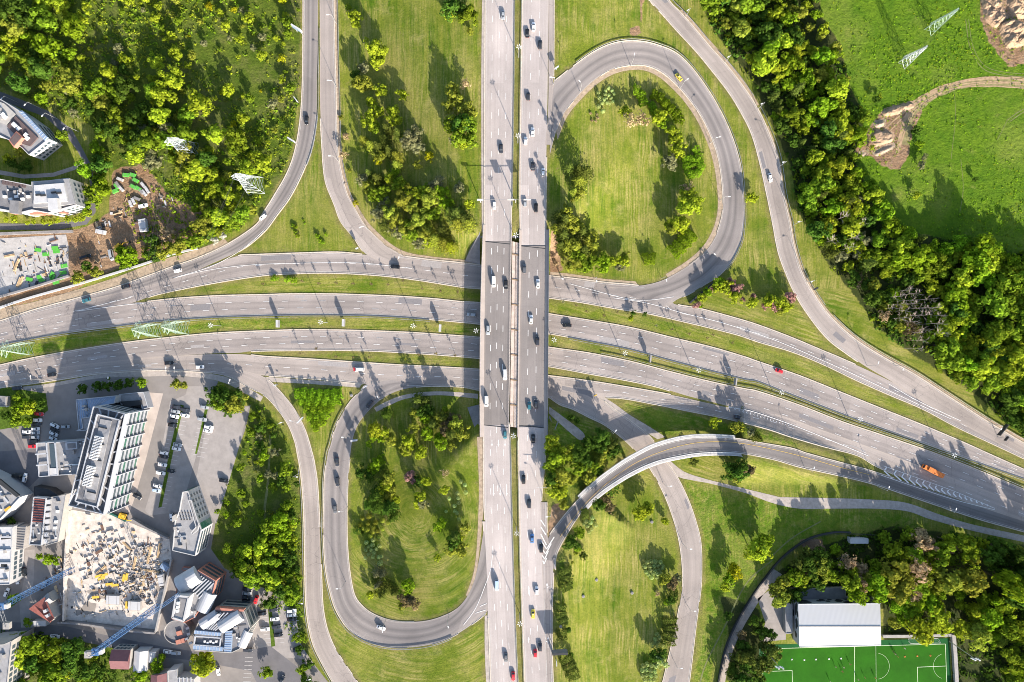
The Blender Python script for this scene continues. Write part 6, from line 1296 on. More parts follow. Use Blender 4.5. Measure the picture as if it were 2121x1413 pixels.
# parking bay lines
def bays(a, b, n, du, dv):
    for t in np.linspace(0, 1, n):
        u, v = lerp(a, b, t); p = garr([(u, v), (u + du, v + dv)], .046); d = p[1] - p[0]; d /= np.linalg.norm(d); nn = np.array([-d[1], d[0], 0]) * .07; mb = MB(); mb.add([p[0] + nn, p[0] - nn, p[1] - nn, p[1] + nn], [(0, 1, 2, 3)]); me = mb.mesh('bay_marking', [M['paint_worn']]); fix_up(me); struct(link('bay_marking', me))
bays((359, 842), (322, 1020), 22, 15, 2.5); bays((379, 845), (330, 1050), 24, 14, 2.5); bays((417, 842), (396, 940), 12, 14, 2.5); bays((428, 870), (408, 945), 9, 15, 2.5); bays((596, 1262), (612, 1326), 9, 17, -1); bays((540, 1262), (548, 1332), 9, 14, -1); bays((563, 1260), (573, 1332), 9, 16, -1); bays((508, 1362), (503, 1412), 7, 16, 0)
# football pitch
M['turf'] = mat('artificial_turf', (.016, .092, .003), .9, var=.2, scale=.12, bump=.1); M['turf_edge'] = mat('turf_surround', (.01, .075, .02), .9, var=.1, scale=.3); M['pitchpaint'] = mat('pitch_lines', (.6, .66, .5), .8)
sheet('pitch_surround', '1573,1336 1660,1334 1826,1326 1966,1322 1972,1460 1568,1460', 'turf_edge', .05); sheet('football_pitch', '1580,1343 1770,1338 1959,1333 1964,1460 1576,1460', 'turf', .056)
def pline(p, wpx=.7, n='pitch_line', dz=.062):
    P = garr([q for q in p]); d = np.gradient(P[:, :2], axis=0); d /= np.hypot(*d.T)[:, None]; nn = np.stack([-d[:, 1], d[:, 0], 0 * d[:, 0]], 1) * wpx * S / 2; mb = MB(); strip_mesh(mb, P + nn, P - nn, 0, 1, dz, 0, 1); me = mb.mesh(n, [M['pitchpaint']]); fix_up(me); struct(link(n, me))
pline([(1582, 1344), (1958, 1334)]); pline([(1582, 1344), (1578, 1450)], dz=.0625); pline([(1958, 1334), (1962, 1450)], dz=.0625); pline([(1770, 1338.5), (1770, 1450)], dz=.063); pline([(1814, 1338), (1815, 1450)], .4, dz=.063); pline([(1582, 1391), (1641, 1389)], dz=.0635); pline([(1640.6, 1389), (1642, 1450)], dz=.064); pline([(1900, 1382), (1960, 1379.5)], dz=.0635); pline([(1900, 1382), (1902, 1450)], dz=.064)
pline([(1815 + 27 * math.cos(t), 1380 + 27 * math.sin(t)) for t in np.linspace(-1.4, 1.4, 24)], .35, dz=.0645); pline([(1960 - 27 * math.cos(t), 1380 + 27 * math.sin(t)) for t in np.linspace(-1.2, 1.2, 20)], .3, dz=.0645)
for t in ((1640, 1366, 6),): pass
for i, (u, v, lab) in enumerate(((1892, 1328.5, 'white goal frame lying behind the touchline, left of the pair'), (1932, 1328, 'white goal frame lying behind the touchline, right of the pair'))):
    x, y, z = g(u, v); o = empty('goal', (x, y, z + .06)); tag(o, lab, 'goal', 'spare goals behind the touchline'); mb = MB()
    for a, b in (((-2.6, 0, 0), (-2.6, 0, 2)), ((2.6, 0, 0), (2.6, 0, 2)), ((-2.6, 0, 2), (2.6, 0, 2)), ((-2.6, 0, 2), (-2.6, 1.2, 0)), ((2.6, 0, 2), (2.6, 1.2, 0)), ((-2.6, 1.2, 0), (2.6, 1.2, 0))): mb.bar(a, b, .08, n=5)
    mb.obj('frame', M['lampwhite'], o); mb = MB()
    for k in range(12): mb.bar((-2.5 + k * .45, .05, 1.95), (-2.5 + k * .45, 1.15, .05), .02, n=3)
    mb.obj('net', M['lampwhite'], o)
def wall_thing(name, label, cat, pts, h, th, m, group=None, top=None, coping=None):
    p = ln(pts); q = crom(p, max(int(plen(p) * S / 2.5), 2)) if len(p) > 2 else np.array(p); P = garr(q); c = P[len(P) // 2]; mb = MB()
    for a, b in zip(P[:-1], P[1:]): mb.beam(a - c + [0, 0, -.2], b - c + [0, 0, -.2], th, h + .2)
    o = empty(name, c); tag(o, label, cat, group); mb.obj('panel', M[m], o)
    mb = MB()
    for a, b in zip(P[:-1], P[1:]): mb.beam(a - c + [0, 0, h], b - c + [0, 0, h], th + .12, .1)
    mb.obj('coping', M[coping or m], o); return o
def fence_thing(name, label, pts, h, m, post=3.0, group=None):
    p = ln(pts); q = crom(p, max(int(plen(p) * S / post), 2)); P = garr(q); c = P[len(P) // 2]; o = empty(name, c); tag(o, label, 'fence', group); mb = MB(); mp = MB()
    for i, a in enumerate(P):
        mp.bar(a - c, a - c + [0, 0, h], .05, n=4)
        if i:
            for k in (.1, .4, .7, 1): mb.bar(P[i - 1] - c + [0, 0, h * k], a - c + [0, 0, h * k], .03, n=3)
            for k in range(1, 6): e = P[i - 1] + (a - P[i - 1]) * k / 6 - c; mb.bar(e + [0, 0, .05], e + [0, 0, h], .018, n=3)
    mp.obj('post', M[m], o); mb.obj('mesh_panel', M[m], o); return o
wall_thing('boundary_wall', 'pale concrete wall along the right side of the football pitch', 'wall', '1971,1312 1975,1360 1979,1440', 1.6, 1.6, 'concrete'); wall_thing('boundary_wall', 'low grey wall along the upper side of the football pitch', 'wall', '1826,1316 1900,1315 1970,1313', 1.4, 1.2, 'concrete')
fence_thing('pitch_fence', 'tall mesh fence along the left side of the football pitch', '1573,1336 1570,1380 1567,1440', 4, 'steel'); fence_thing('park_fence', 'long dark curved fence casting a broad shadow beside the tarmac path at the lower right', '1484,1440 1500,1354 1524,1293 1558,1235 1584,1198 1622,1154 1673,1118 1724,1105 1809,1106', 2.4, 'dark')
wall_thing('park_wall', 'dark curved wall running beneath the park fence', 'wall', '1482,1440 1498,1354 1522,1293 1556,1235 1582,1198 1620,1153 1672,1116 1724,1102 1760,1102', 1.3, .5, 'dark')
wall_thing('retaining_wall', 'short black retaining wall at the foot of the upper right loop', 'wall', '1427,628 1445,612 1465,596 1480,583', 2.2, .6, 'dark')
# building sites
M['slabw'] = mat('fresh_concrete_slab', (.46, .41, .365), .9, var=.3, scale=.35); M['slabg'] = mat('site_slab', (.34, .325, .315), .9, var=.2, scale=.35, bump=.1); M['wood'] = mat('raw_timber', (.42, .31, .19), .85, var=.3, scale=1); M['form_y'] = mat('yellow_formwork', (.55, .36, .06), .7, var=.15, scale=1); M['form_g'] = mat('green_formwork', (.08, .33, .05), .7, var=.15, scale=1); M['rebar'] = mat('rusty_steel', (.13, .08, .06), .8, var=.3, scale=1); M['wet'] = mat('wet_concrete', (.24, .21, .185), .5, var=.15, scale=.4)
PITP = '148,1056 211,1066 224,1061 264,1080 351,1117 356,1162 325,1304 137,1283 141,1151'
sheet('site_slab', PITP, 'slabw', .06)
for p in ('168,1262 176,1246 200,1250 196,1270 178,1275', '178,1225 195,1216 240,1222 232,1240 200,1240', '152,1268 168,1256 174,1268 160,1276', '330,1170 352,1160 345,1215 322,1230'): sheet('wet_patch', p, 'wet', .066)
for lab, p, h, m in (('tall pale retaining wall along the left side of the construction pit', '148,1056 141,1151 139,1215 137,1283', 2.2, 'slabw'), ('grimy retaining wall along the lower side of the construction pit', '125,1286 180,1290 260,1302 325,1308', 2.2, 'concrete_dark'), ('concrete retaining wall along the right side of the construction pit', '358,1158 346,1215 336,1260 326,1306', 1.8, 'concrete'), ('slanting timber faced wall at the upper right of the construction pit', '276,1072 310,1092 352,1112', 2.4, 'concrete_dark'), ('low green hoarding at the top of the construction pit', '224,1059 245,1068 264,1078', 1.6, 'glass_green')): wall_thing('site_wall', lab, 'wall', p, h, .7, m)
sheet('site_slab', '-80,508 0,494 137,486 142,510 142,570 70,592 0,614 -80,640', 'slabg', .06)
wall_thing('site_wall', 'row of concrete posts and shuttering along the top of the left building slab', 'wall', '-40,487 60,483 152,480', 1.2, 1.2, 'concrete_dark'); wall_thing('site_wall', 'low white boundary wall curving along the upper left main road', 'wall', '0,638 60,618 160,590 240,566 306,545 358,527 410,515', .9, .8, 'white')
wall_thing('site_wall', 'dark retaining wall at the lower edge of the left building slab', 'wall', '0,616 70,596 146,572', 1.4, .8, 'concrete_dark')
def scraps(name, poly, n, mats, rng, seed, lmax=5, dens=None):
    rr = random.Random(seed); P = ln(poly); mb = MB(); k = 0; us = [p[0] for p in P]; vs_ = [p[1] for p in P]
    while k < n:
        u, v = (rr.uniform(min(us), max(us)), rr.uniform(min(vs_), max(vs_)))
        if dens: c = rr.choice(dens); u, v = rr.gauss(c[0], c[2]), rr.gauss(c[1], c[2])
        if not inpoly(np.array([w(u, v)[0]]), np.array([w(u, v)[1]]), P)[0]: continue
        x, y, z = g(u, v); L = rr.uniform(.4, lmax) * rr.uniform(.4, 1); W_ = rr.uniform(.1, .4) if rr.random() < .85 else rr.uniform(.5, 1.4); M_ = Matrix.Translation((x, y, z + .1)) @ Matrix.Rotation(rr.choice((.3, 1.85, rr.uniform(0, 3.1))), 4, 'Z')
        mb.box(-L / 2, -W_ / 2, 0, L / 2, W_ / 2, rr.uniform(.08, .55) + k * .0002, rr.randrange(len(mats)), M_); k += 1
    o = mb.obj(name, [M[m] for m in mats]); o['kind'] = 'stuff'; return o
scraps('building_rubble', PITP, 760, ['slabw', 'wood', 'dark', 'concrete', 'slabw', 'rebar', 'roof_white', 'slabw', 'wet'], 1, 3, 4, [(300, 1140, 24), (290, 1190, 26), (260, 1205, 24), (230, 1150, 30), (320, 1180, 18), (270, 1230, 24), (200, 1140, 30), (190, 1230, 34), (300, 1215, 18)])
scraps('building_rubble', '0,494 137,486 142,510 142,570 70,592 0,614', 90, ['rebar', 'dark', 'wood', 'slabg', 'roof_white'], 1, 4, 5, [(40, 560, 22), (90, 570, 25), (115, 530, 18), (60, 530, 25)])
scraps('building_rubble', '235,350 300,340 345,400 420,440 380,500 330,530 250,555 200,575 190,465 225,440', 90, ['concrete_dark', 'dark', 'roof_white', 'wood', 'rebar'], 1, 5, 4, [(300, 480, 14), (210, 470, 10), (345, 410, 12), (240, 440, 14), (200, 530, 14)])
scraps('building_rubble', '95,1150 140,1150 138,1275 110,1280 80,1240 90,1180', 70, ['wood', 'concrete', 'rebar', 'roof_white', 'dark'], 1, 6, 5)
BL = []   # loose site things: (name, look, category, u, v, size, rotation, material)
for u, v, a in ((206, 1192, .3), (212, 1197, .3), (218, 1190, .3), (228, 1209, .1), (240, 1211, .1), (258, 1196, 1.4), (264, 1194, 1.4), (200, 1236, .1), (264, 1252, 1.5), (270, 1253, 1.5), (277, 1254, 1.5)): BL.append(('formwork_panel', 'yellow formwork panel', 'formwork', u, v, (3.4, 1.1, .9), a, 'form_y'))
for u, v, a in ((80, 518, -.2), (96, 527, .1), (115, 514, .1), (118, 521, .1), (134, 551, .2), (132, 565, .1), (108, 570, 1.1), (110, 575, 1.1), (84, 573, .3), (88, 580, .2), (62, 579, -.2), (126, 577, .3), (117, 585, .3)): BL.append(('formwork_panel', 'green formwork panel', 'formwork', u, v, (3.2, 1.7, .5), a, 'form_g'))
for u, v, a in ((243, 386, .9), (240, 396, -.4), (262, 363, .1), (276, 363, .3), (282, 374, .5), (277, 387, .5), (288, 391, .6)): BL.append(('storage_crate', 'bright green storage crate', 'crate', u, v, (2.9, 1.7, .9), -a, 'form_g'))
for u, v, a in ((250, 372, .4), (245, 383, 1.0), (252, 391, .8), (298, 384, .9), (293, 396, .9), (306, 394, 1.0), (300, 400, .9), (285, 412, .4), (272, 422, 1.2), (278, 417, 1.1)): BL.append(('storage_crate', 'pale grey storage crate', 'crate', u, v, (3.2, 1.4, .9), -a, 'concrete_dark' if int(u) % 2 else 'concrete'))
for u, v, a, sz, m, lk in ((338, 1199, 1.4, (5.2, 2.6, 2.4), 'roof_white', 'white site container'), (345, 1172, .6, (4, 2.6, 2.2), 'glass_blue', 'blue site container'), (300, 468, 1.4, (6, 3.4, 2.4), 'roof_white', 'white rimmed site cabin'), (290, 470, 1.4, (4.5, 2.6, 2), 'rebar', 'rusty site container'), (211, 481, .2, (4.5, 2, 1.6), 'roof_white', 'white stacked site cabin'), (238, 1240, .05, (6.5, 4.4, 1.8), 'concrete', 'concrete formwork box with yellow lining'), (282, 1252, .05, (6, 4.4, 1.8), 'concrete', 'dark concrete formwork box')): BL.append(('site_container', lk, 'container', u, v, sz, -a, m))
for u, v, a, L in ((310, 1150, 1.35, 9), (300, 1192, .9, 7), (297, 1210, 1.3, 9), (312, 1182, -.15, 9), (280, 1165, 1.4, 7), (263, 1130, -.8, 6), (330, 1140, 1.4, 7), (210, 1180, .7, 6), (36, 548, 1.2, 6), (40, 585, 1.2, 5), (45, 583, 1.2, 5), (34, 552, 1.2, 5), (20, 530, .2, 5)): BL.append(('timber_stack', 'long timber beam stack', 'timber', u, v, (L, 1.0, .7), a, 'wood'))
SITE_THINGS = []
for nm, lk, cat, u, v, sz, a, m in BL:
    x, y, z = g(u, v); o = empty(nm, (x, y, z + .06), a); SITE_THINGS.append((o, lk, cat, u, v))
    if nm == 'timber_stack':
        for k in range(4): ublock('plank', M['wood'], o, (0, (k - 1.5) * sz[1] / 4, sz[2] * (.3 + .12 * (k % 2))), (sz[0] * (1 - .06 * (k % 3)), sz[1] / 4.4, sz[2] * (.6 + .1 * (k % 2))))
    elif nm == 'formwork_panel':
        ublock('sheet', M[m], o, (0, 0, sz[2] * .8), (sz[0], sz[1], sz[2] * .2))
        for k in (-1, 0, 1): ublock('rib', M['wood' if m == 'form_y' else 'form_g'], o, (k * sz[0] * .38, 0, sz[2] * .35), (.18, sz[1], sz[2] * .7))
    else:
        ublock('shell', M[m], o, (0, 0, sz[2] * .46), (sz[0], sz[1], sz[2] * .92)); ublock('lid', M['roof_white' if m in ('concrete', 'roof_white') else m], o, (0, 0, sz[2] * .96), (sz[0] * .94, sz[1] * .9, sz[2] * .08))
        for k in (-1, 1): ublock('rib', M['concrete_dark'], o, (k * sz[0] * .3, 0, sz[2] * .95), (.12, sz[1] * 1.02, sz[2] * .16))
# spoil heaps
from mathutils import noise as _mn
def heap(name, label, pts, h, m, seed):
    P = ln(pts); W_ = np.array([w(*p) for p in P]); st = .55; xs = np.arange(W_[:, 0].min() - 2, W_[:, 0].max() + 2, st); ys = np.arange(W_[:, 1].min() - 2, W_[:, 1].max() + 2, st); X, Y = np.meshgrid(xs, ys)
    ins = inpoly(X, Y, P).astype(float); k = smooth(.3, 1, blur(ins, 7)); Z = np.zeros(X.shape)
    for i in range(X.shape[0]):
        for j in range(X.shape[1]):
            if k[i, j] > 0: p = Vector((X[i, j] * .16, Y[i, j] * .16, seed * 3.7)); Z[i, j] = k[i, j] * (.35 + 1.1 * abs(_mn.fractal(p, .9, 2.1, 5)) + .35 * (_mn.noise(p * .6) + .3)) * h - .06
    cx, cy = float(W_[:, 0].mean()), float(W_[:, 1].mean()); ny_, nx_ = X.shape; idx = np.arange(nx_ * ny_).reshape(ny_, nx_); mb = MB(); keep = blur(ins, 3) > .12
    F = [(idx[i, j], idx[i, j + 1], idx[i + 1, j + 1], idx[i + 1, j]) for i in range(ny_ - 1) for j in range(nx_ - 1) if keep[i, j]]
    mb.add(np.stack([X - cx, Y - cy, Z], -1).reshape(-1, 3), [tuple(int(a) for a in f) for f in F]); o = mb.obj(name, m); o.location = (cx, cy, 0.02); tag(o, label, 'spoil heap'); return o
M['earth'] = mat('spoil_earth', (.3, .21, .14), .95, var=.35, scale=.7, bump=.7); M['stone'] = mat('rubble_stone', (.3, .235, .175), .95, var=.3, scale=1.5, bump=.5)
heap('spoil_heap', 'long low earth heap beside the fork of the dirt track', '1826,232 1850,222 1892,212 1895,222 1860,236 1830,242', 1.4, M['earth'], 1); heap('spoil_heap', 'rough brown rubble heap at the end of the dirt track', '1800,285 1815,270 1848,275 1850,292 1810,305', 1.3, M['earth'], 2); heap('spoil_heap', 'pale stony strip below the rubble heap', '1766,324 1796,313 1798,318 1775,329', 1.2, M['stone'], 3); heap('spoil_heap', 'small pale heap above the rubble heap', '1810,255 1830,248 1832,262 1812,264', 1.5, M['stone'], 4); heap('spoil_heap', 'pale edge of spoil right of the rubble heap', '1808,318 1850,298 1852,306 1815,324', 1.3, M['stone'], 5)
for i, (p, lab) in enumerate((('2030,-10 2070,0 2085,40 2060,60 2040,40', 'brown earth heap at the top edge of the meadow'), ('2065,50 2100,40 2121,60 2121,95 2085,100', 'broad rocky earth heap at the right edge of the meadow'), ('2085,0 2121,0 2130,40 2095,35', 'mossy earth heap in the top right corner'))): heap('spoil_heap', lab, p, 3.0, M['earth'], 10 + i)
# ------------------------------------------------------------------ vehicles
def paintm(name, c, metal=.0): return mat(name, c, .3, metal, spec=.5)
CARCOL = {'white': (.62, .62, .63), 'silver': (.33, .35, .37), 'grey': (.12, .125, .135), 'black': (.012, .013, .016), 'dark': (.03, .033, .042), 'blue': (.07, .16, .34), 'teal': (.03, .12, .15), 'red': (.42, .02, .03), 'yellow': (.6, .46, .05), 'orange': (.62, .17, .04), 'pale blue': (.35, .45, .58)}
CP = {k: paintm(k.replace(' ', '_') + '_car_paint', c, .25 if k in ('silver', 'grey') else 0) for k, c in CARCOL.items()}
CG = mat('car_glass', (.015, .02, .026), .08, spec=.7); TYRE = mat('tyre_rubber', (.02, .02, .02), .9); HL = mat('headlight_lens', (.6, .6, .58), .15); TL = mat('tail_light_lens', (.3, .02, .02), .25); TRIM = mat('black_trim', (.03, .03, .03), .6)
KIND = {  # length, width, height, belt, cabin (rear base, front base, rear top, front top) as fractions of length from the rear
 'saloon': (4.6, 1.82, 1.45, .92, (.13, .73, .25, .6)), 'hatchback': (4.1, 1.76, 1.5, .95, (.04, .74, .1, .6)), 'estate': (4.7, 1.85, 1.6, 1.0, (.03, .72, .08, .6)), 'van': (5.4, 2.0, 2.3, 1.2, (.015, .86, .03, .74))}
CARM = {}
def car_meshes(kind, colr):
    k = (kind, colr)
    if k in CARM: return CARM[k]
    L, W_, Hh, belt, (rb_, fb, rt, ft) = KIND[kind]; hw = W_ / 2; X = lambda f: -L / 2 + f * L; mb = MB()
    st = [(0.0, .84, .42, belt * .86), (.03, .95, .28, belt * .97), (.2, 1, .22, belt), (.5, 1, .2, belt), (fb, 1, .22, belt), (.87, .98, .24, belt * .9), (.96, .92, .28, belt * .8), (1.0, .8, .38, belt * .66)]
    V = []
    for f, a, zb, zt in st:
        y = hw * a; x = X(f); V += [(x, -y * .9, zb), (x, -y, zb + .16), (x, -y, zt - .12), (x, -y * .88, zt), (x, y * .88, zt), (x, y, zt - .12), (x, y, zb + .16), (x, y * .9, zb)]
    F = []
    for i in range(len(st) - 1):
        for j in range(8): F.append((i * 8 + j, i * 8 + (j + 1) % 8, (i + 1) * 8 + (j + 1) % 8, (i + 1) * 8 + j))
    F = [f[::-1] for f in F] + [tuple(range(8)), tuple(range((len(st) - 1) * 8, len(st) * 8))[::-1]]
    mb.add(V, F)
    b = hw * .88; t = hw * .7; B = [(X(rb_), -b, belt - .03), (X(fb), -b, belt - .03), (X(fb), b, belt - .03), (X(rb_), b, belt - .03)]; T = [(X(rt), -t, Hh - .04), (X(ft), -t, Hh - .06), (X(ft), t, Hh - .06), (X(rt), t, Hh - .04)]
    C_ = [(X((rt + ft) / 2) - .3, -t * .9, Hh), (X((rt + ft) / 2) + .3, -t * .9, Hh), (X((rt + ft) / 2) + .3, t * .9, Hh), (X((rt + ft) / 2) - .3, t * .9, Hh)]
    mb.add(B + T + C_, [(0, 1, 5, 4), (1, 2, 6, 5), (2, 3, 7, 6), (3, 0, 4, 7), (4, 5, 9, 8), (5, 6, 10, 9), (6, 7, 11, 10), (7, 4, 8, 11), (8, 9, 10, 11)])
    for s in (-1, 1): mb.box(X(fb) - .35, s * (hw + .1) - .09, belt, X(fb) - .18, s * (hw + .1) + .09, belt + .15)
    body = mb.mesh('body', CP[colr])
    def pane(name, q, sh=.9, push=.012):
        q = np.array(q, float); c = q.mean(0); n = np.cross(q[1] - q[0], q[3] - q[0]); n /= np.linalg.norm(n); q = c + (q - c) * sh + n * push; m_ = MB(); m_.add(q, [(0, 1, 2, 3)]); m_.add(q - n * .03, [(3, 2, 1, 0)]); return m_.mesh(name, CG)
    parts = [('body', body, (0, 0, 0)), ('windscreen', pane('windscreen', (B[1], B[2], T[2], T[1])), (0, 0, 0)), ('rear_window', pane('rear_window', (B[3], B[0], T[0], T[3])), (0, 0, 0)), ('side_window', pane('side_window', (B[0], B[1], T[1], T[0]), .88), (0, 0, 0)), ('side_window', pane('side_window', (B[2], B[3], T[3], T[2]), .88), (0, 0, 0))]
    wm = MB(); wm.bar((0, -.11, 0), (0, .11, 0), .32, n=12); wm.bar((0, -.12, 0), (0, .12, 0), .19, n=8); wm = wm.mesh('wheel', TYRE)
    for f in (.17, .82):
        for s in (-1, 1): parts.append(('wheel', wm, (X(f), s * (hw - .1), .32)))
    hm_ = MB(); hm_.box(-.12, -.2, -.08, .06, .2, .08); h1_ = hm_.mesh('headlight', HL); tm = MB(); tm.box(-.06, -.16, -.1, .08, .16, .1); t1_ = tm.mesh('tail_light', TL)
    for s in (-1, 1): parts.append(('headlight', h1_, (X(.985), s * hw * .62, belt * .68))); parts.append(('tail_light', t1_, (X(.012), s * hw * .66, belt * .8)))
    if kind == 'hatchback' and colr == 'yellow' or kind == 'saloon' and colr == 'yellow':
        sm = MB(); sm.box(-.12, -.32, 0, .12, .32, .16); parts.append(('roof_sign', sm.mesh('roof_sign', HL), (0, 0, Hh)))
    CARM[k] = parts; return parts
VEH = []
def car(u, v, du, dv, colr, kind='saloon', label=None, where=None, z=None, name='car', group=None):
    zf = zfun(z); loc = lift([(u, v)], zf)[0]; rz = math.atan2(-dv, du); top = PAINT_Z + (.03 if z == 'deck' else 0) + .01
    if z is None and where: top = .07
    o = empty(name, (loc[0], loc[1], loc[2] + top), rz)
    for nm, me, p in car_meshes(kind, colr):
        c = link(nm, me, o); c.location = p
    o.scale = (.94, .94, .94)
    look = {'dark': 'dark grey', 'silver': 'silver'}.get(colr, colr) + ' ' + {'saloon': 'saloon car', 'hatchback': 'hatchback car', 'estate': 'estate car', 'van': 'van'}[kind]
    VEH.append(dict(o=o, u=u, v=v, look=('parked ' if name.startswith('parked') else '') + look, where=where or '', label=label, cat='van' if kind == 'van' else 'car', group=group)); return o
DK = 'deck'
for r in (  # main road, left carriageway (heading down the picture)
 (1042, 33, 'silver', 'saloon', 'silver saloon car at the very top of the left carriageway'), (1038, 309, 'dark', 'saloon', 'dark saloon car on the left carriageway just above the sign gantry'), (1024, 427, 'white', 'hatchback', 'white hatchback on the left carriageway just above the bridge'),
 (1022.5, 584, 'white', 'van', 'small white van on the bridge beside a dark car, left carriageway'), (1048, 590, 'black', 'saloon', 'black saloon car on the bridge beside the median railing, left carriageway'), (1011, 684, 'silver', 'estate', 'silver car on the bridge hugging the left railing'),
 (1046, 776, 'white', 'van', 'long white van on the bridge beside the median railing'), (1007.5, 831, 'white', 'van', 'white van on the bridge hugging the left railing near its lower end'), (1046, 900, 'teal', 'hatchback', 'teal hatchback on the left carriageway just below the bridge'),
 (1029, 1211, 'pale blue', 'van', 'pale blue van on the left carriageway beside the lower left loop entry'), (1048, 1360, 'grey', 'saloon', 'grey saloon car at the bottom of the left carriageway above a red car'), (1063, 1399, 'red', 'saloon', 'red saloon car at the very bottom of the left carriageway')):
    car(r[0], r[1], .01, 1, r[2], r[3], r[4], z=DK)
for r in (
 (1105, 57, 'white', 'saloon', 'white saloon car with dark roof at the top of the right carriageway'), (1092, 70, 'black', 'saloon', 'black saloon car beside the median at the top of the right carriageway'), (1118.5, 94, 'dark', 'estate', 'dark estate car, third from the top of the right carriageway'), (1094, 201, 'dark', 'hatchback', 'lone dark hatchback on the right carriageway beside the loop exit'),
 (1103, 275, 'white', 'saloon', 'white saloon car, right one of a pair below the loop exit'), (1088.5, 293, 'white', 'hatchback', 'white hatchback beside the median, left one of a pair below the loop exit'), (1103.5, 345, 'dark', 'saloon', 'dark saloon car on the right carriageway left of a white car on the edge lane'), (1125, 358, 'white', 'hatchback', 'white hatchback on the outer edge lane of the right carriageway'),
 (1087.5, 421, 'silver', 'hatchback', 'silver hatchback beside the median at the sign gantry, right carriageway'), (1110, 431, 'black', 'estate', 'black estate car on the right carriageway just above the bridge'), (1086, 557, 'grey', 'estate', 'grey estate car on the bridge beside the median, right carriageway'), (1114, 588, 'white', 'saloon', 'white saloon car on the upper half of the bridge, right carriageway'),
 (1100, 662, 'white', 'saloon', 'white saloon car at mid bridge, right carriageway'), (1113, 706, 'dark', 'estate', 'dark estate car at mid bridge beside the barrier'), (1096, 840, 'teal', 'hatchback', 'teal hatchback on the lower bridge, left one of a pair'), (1110, 837, 'dark', 'saloon', 'dark saloon car on the lower bridge, right one of a pair'),
 (1104, 908, 'black', 'saloon', 'black saloon car on the right carriageway just below the bridge joint'), (1084.5, 992, 'black', 'saloon', 'black saloon car beside the median below the bridge, right carriageway'), (1096, 1042, 'dark', 'estate', 'dark estate car on the right carriageway left of the hatched gore'), (1102, 1114, 'blue', 'saloon', 'blue saloon car on the right carriageway above the chevrons'),
 (1121, 1134, 'black', 'saloon', 'black saloon car driving along the painted chevrons'), (1111.5, 1222, 'white', 'hatchback', 'white hatchback on the right carriageway above the yellow taxi'), (1104, 1270, 'yellow', 'saloon', 'yellow taxi on the lower right carriageway'), (1118.5, 1338, 'dark', 'saloon', 'dark saloon car beside a red car near the bottom, right carriageway'), (1108.5, 1351, 'red', 'hatchback', 'red hatchback near the bottom of the right carriageway')):
    car(r[0], r[1], .01, -1, r[2], r[3], r[4], z=DK)
for u, v, du, dv, c_, k_, lab in (
 (636, 250, -.05, 1, 'black', 'saloon', 'black saloon car on the north slip road'), (546, 450, -.75, .65, 'white', 'hatchback', 'white hatchback on the bend of the north slip road'), (370, 561, -.97, .24, 'white', 'hatchback', 'white hatchback merging onto the upper left main road'), (262, 594, -.97, .26, 'black', 'saloon', 'black saloon car on the upper left road, middle of three'), (181, 622, -.96, .28, 'teal', 'saloon', 'teal saloon car in the broad shadow on the upper left road'),
 (819, 553, -.98, -.1, 'black', 'estate', 'black estate car where the entry ramp joins the collector road'), (1405, 161, -.6, -.75, 'yellow', 'saloon', 'yellow taxi on the upper right loop'), (1594, 369, .2, 1, 'white', 'saloon', 'white saloon car on the outer slip road beside the wood'), (977, 652, -1, -.05, 'silver', 'estate', 'silver estate car in the shadow of the bridge'), (1174, 674, -1, -.08, 'black', 'estate', 'black estate car just right of the bridge on the upper main road'),
 (1612, 768, -.95, -.35, 'red', 'hatchback', 'red hatchback on the right main road'), (766, 837, -.6, .75, 'dark', 'estate', 'dark estate car entering the lower left loop'), (699, 956, .02, 1, 'dark', 'saloon', 'dark saloon car, uppermost of three on the lower left loop'), (700, 997, .02, 1, 'dark', 'estate', 'dark estate car, middle of three on the lower left loop'),
 (695, 1054, .02, 1, 'grey', 'hatchback', 'grey hatchback, lowest of three on the lower left loop'), (790, 1299, .93, .35, 'white', 'saloon', 'white saloon car at the bottom of the lower left loop'), (352, 752, 1, -.06, 'black', 'saloon', 'black saloon car on the lower left main road beside a signpost'), (416, 760, 1, 0, 'white', 'hatchback', 'white hatchback on the lower left main road near the ramp fork'), (110, 776, .98, -.17, 'black', 'saloon', 'black saloon car on the lower left main road near the frame edge'),
 (1529, 864, .97, .24, 'dark', 'saloon', 'dark saloon car on the lower collector beside the zebra gore'), (38, 804, .98, -.1, 'dark', 'estate', 'dark estate car turning into the yard at the left edge')):
    car(u, v, du, dv, c_, k_, lab)
car(744.5, 765, -1, 0, 'white', 'van', 'white van with red nose on the lower main road near the loop')
nz = VEH[-1]['o']; mb = MB(); mb.box(-2.75, -.98, .35, -1.7 + 4.45, .98, .36); nose = MB(); nose.box(1.75, -.93, .45, 2.74, .93, 1.12); nose.obj('bonnet', CP['red'], nz)
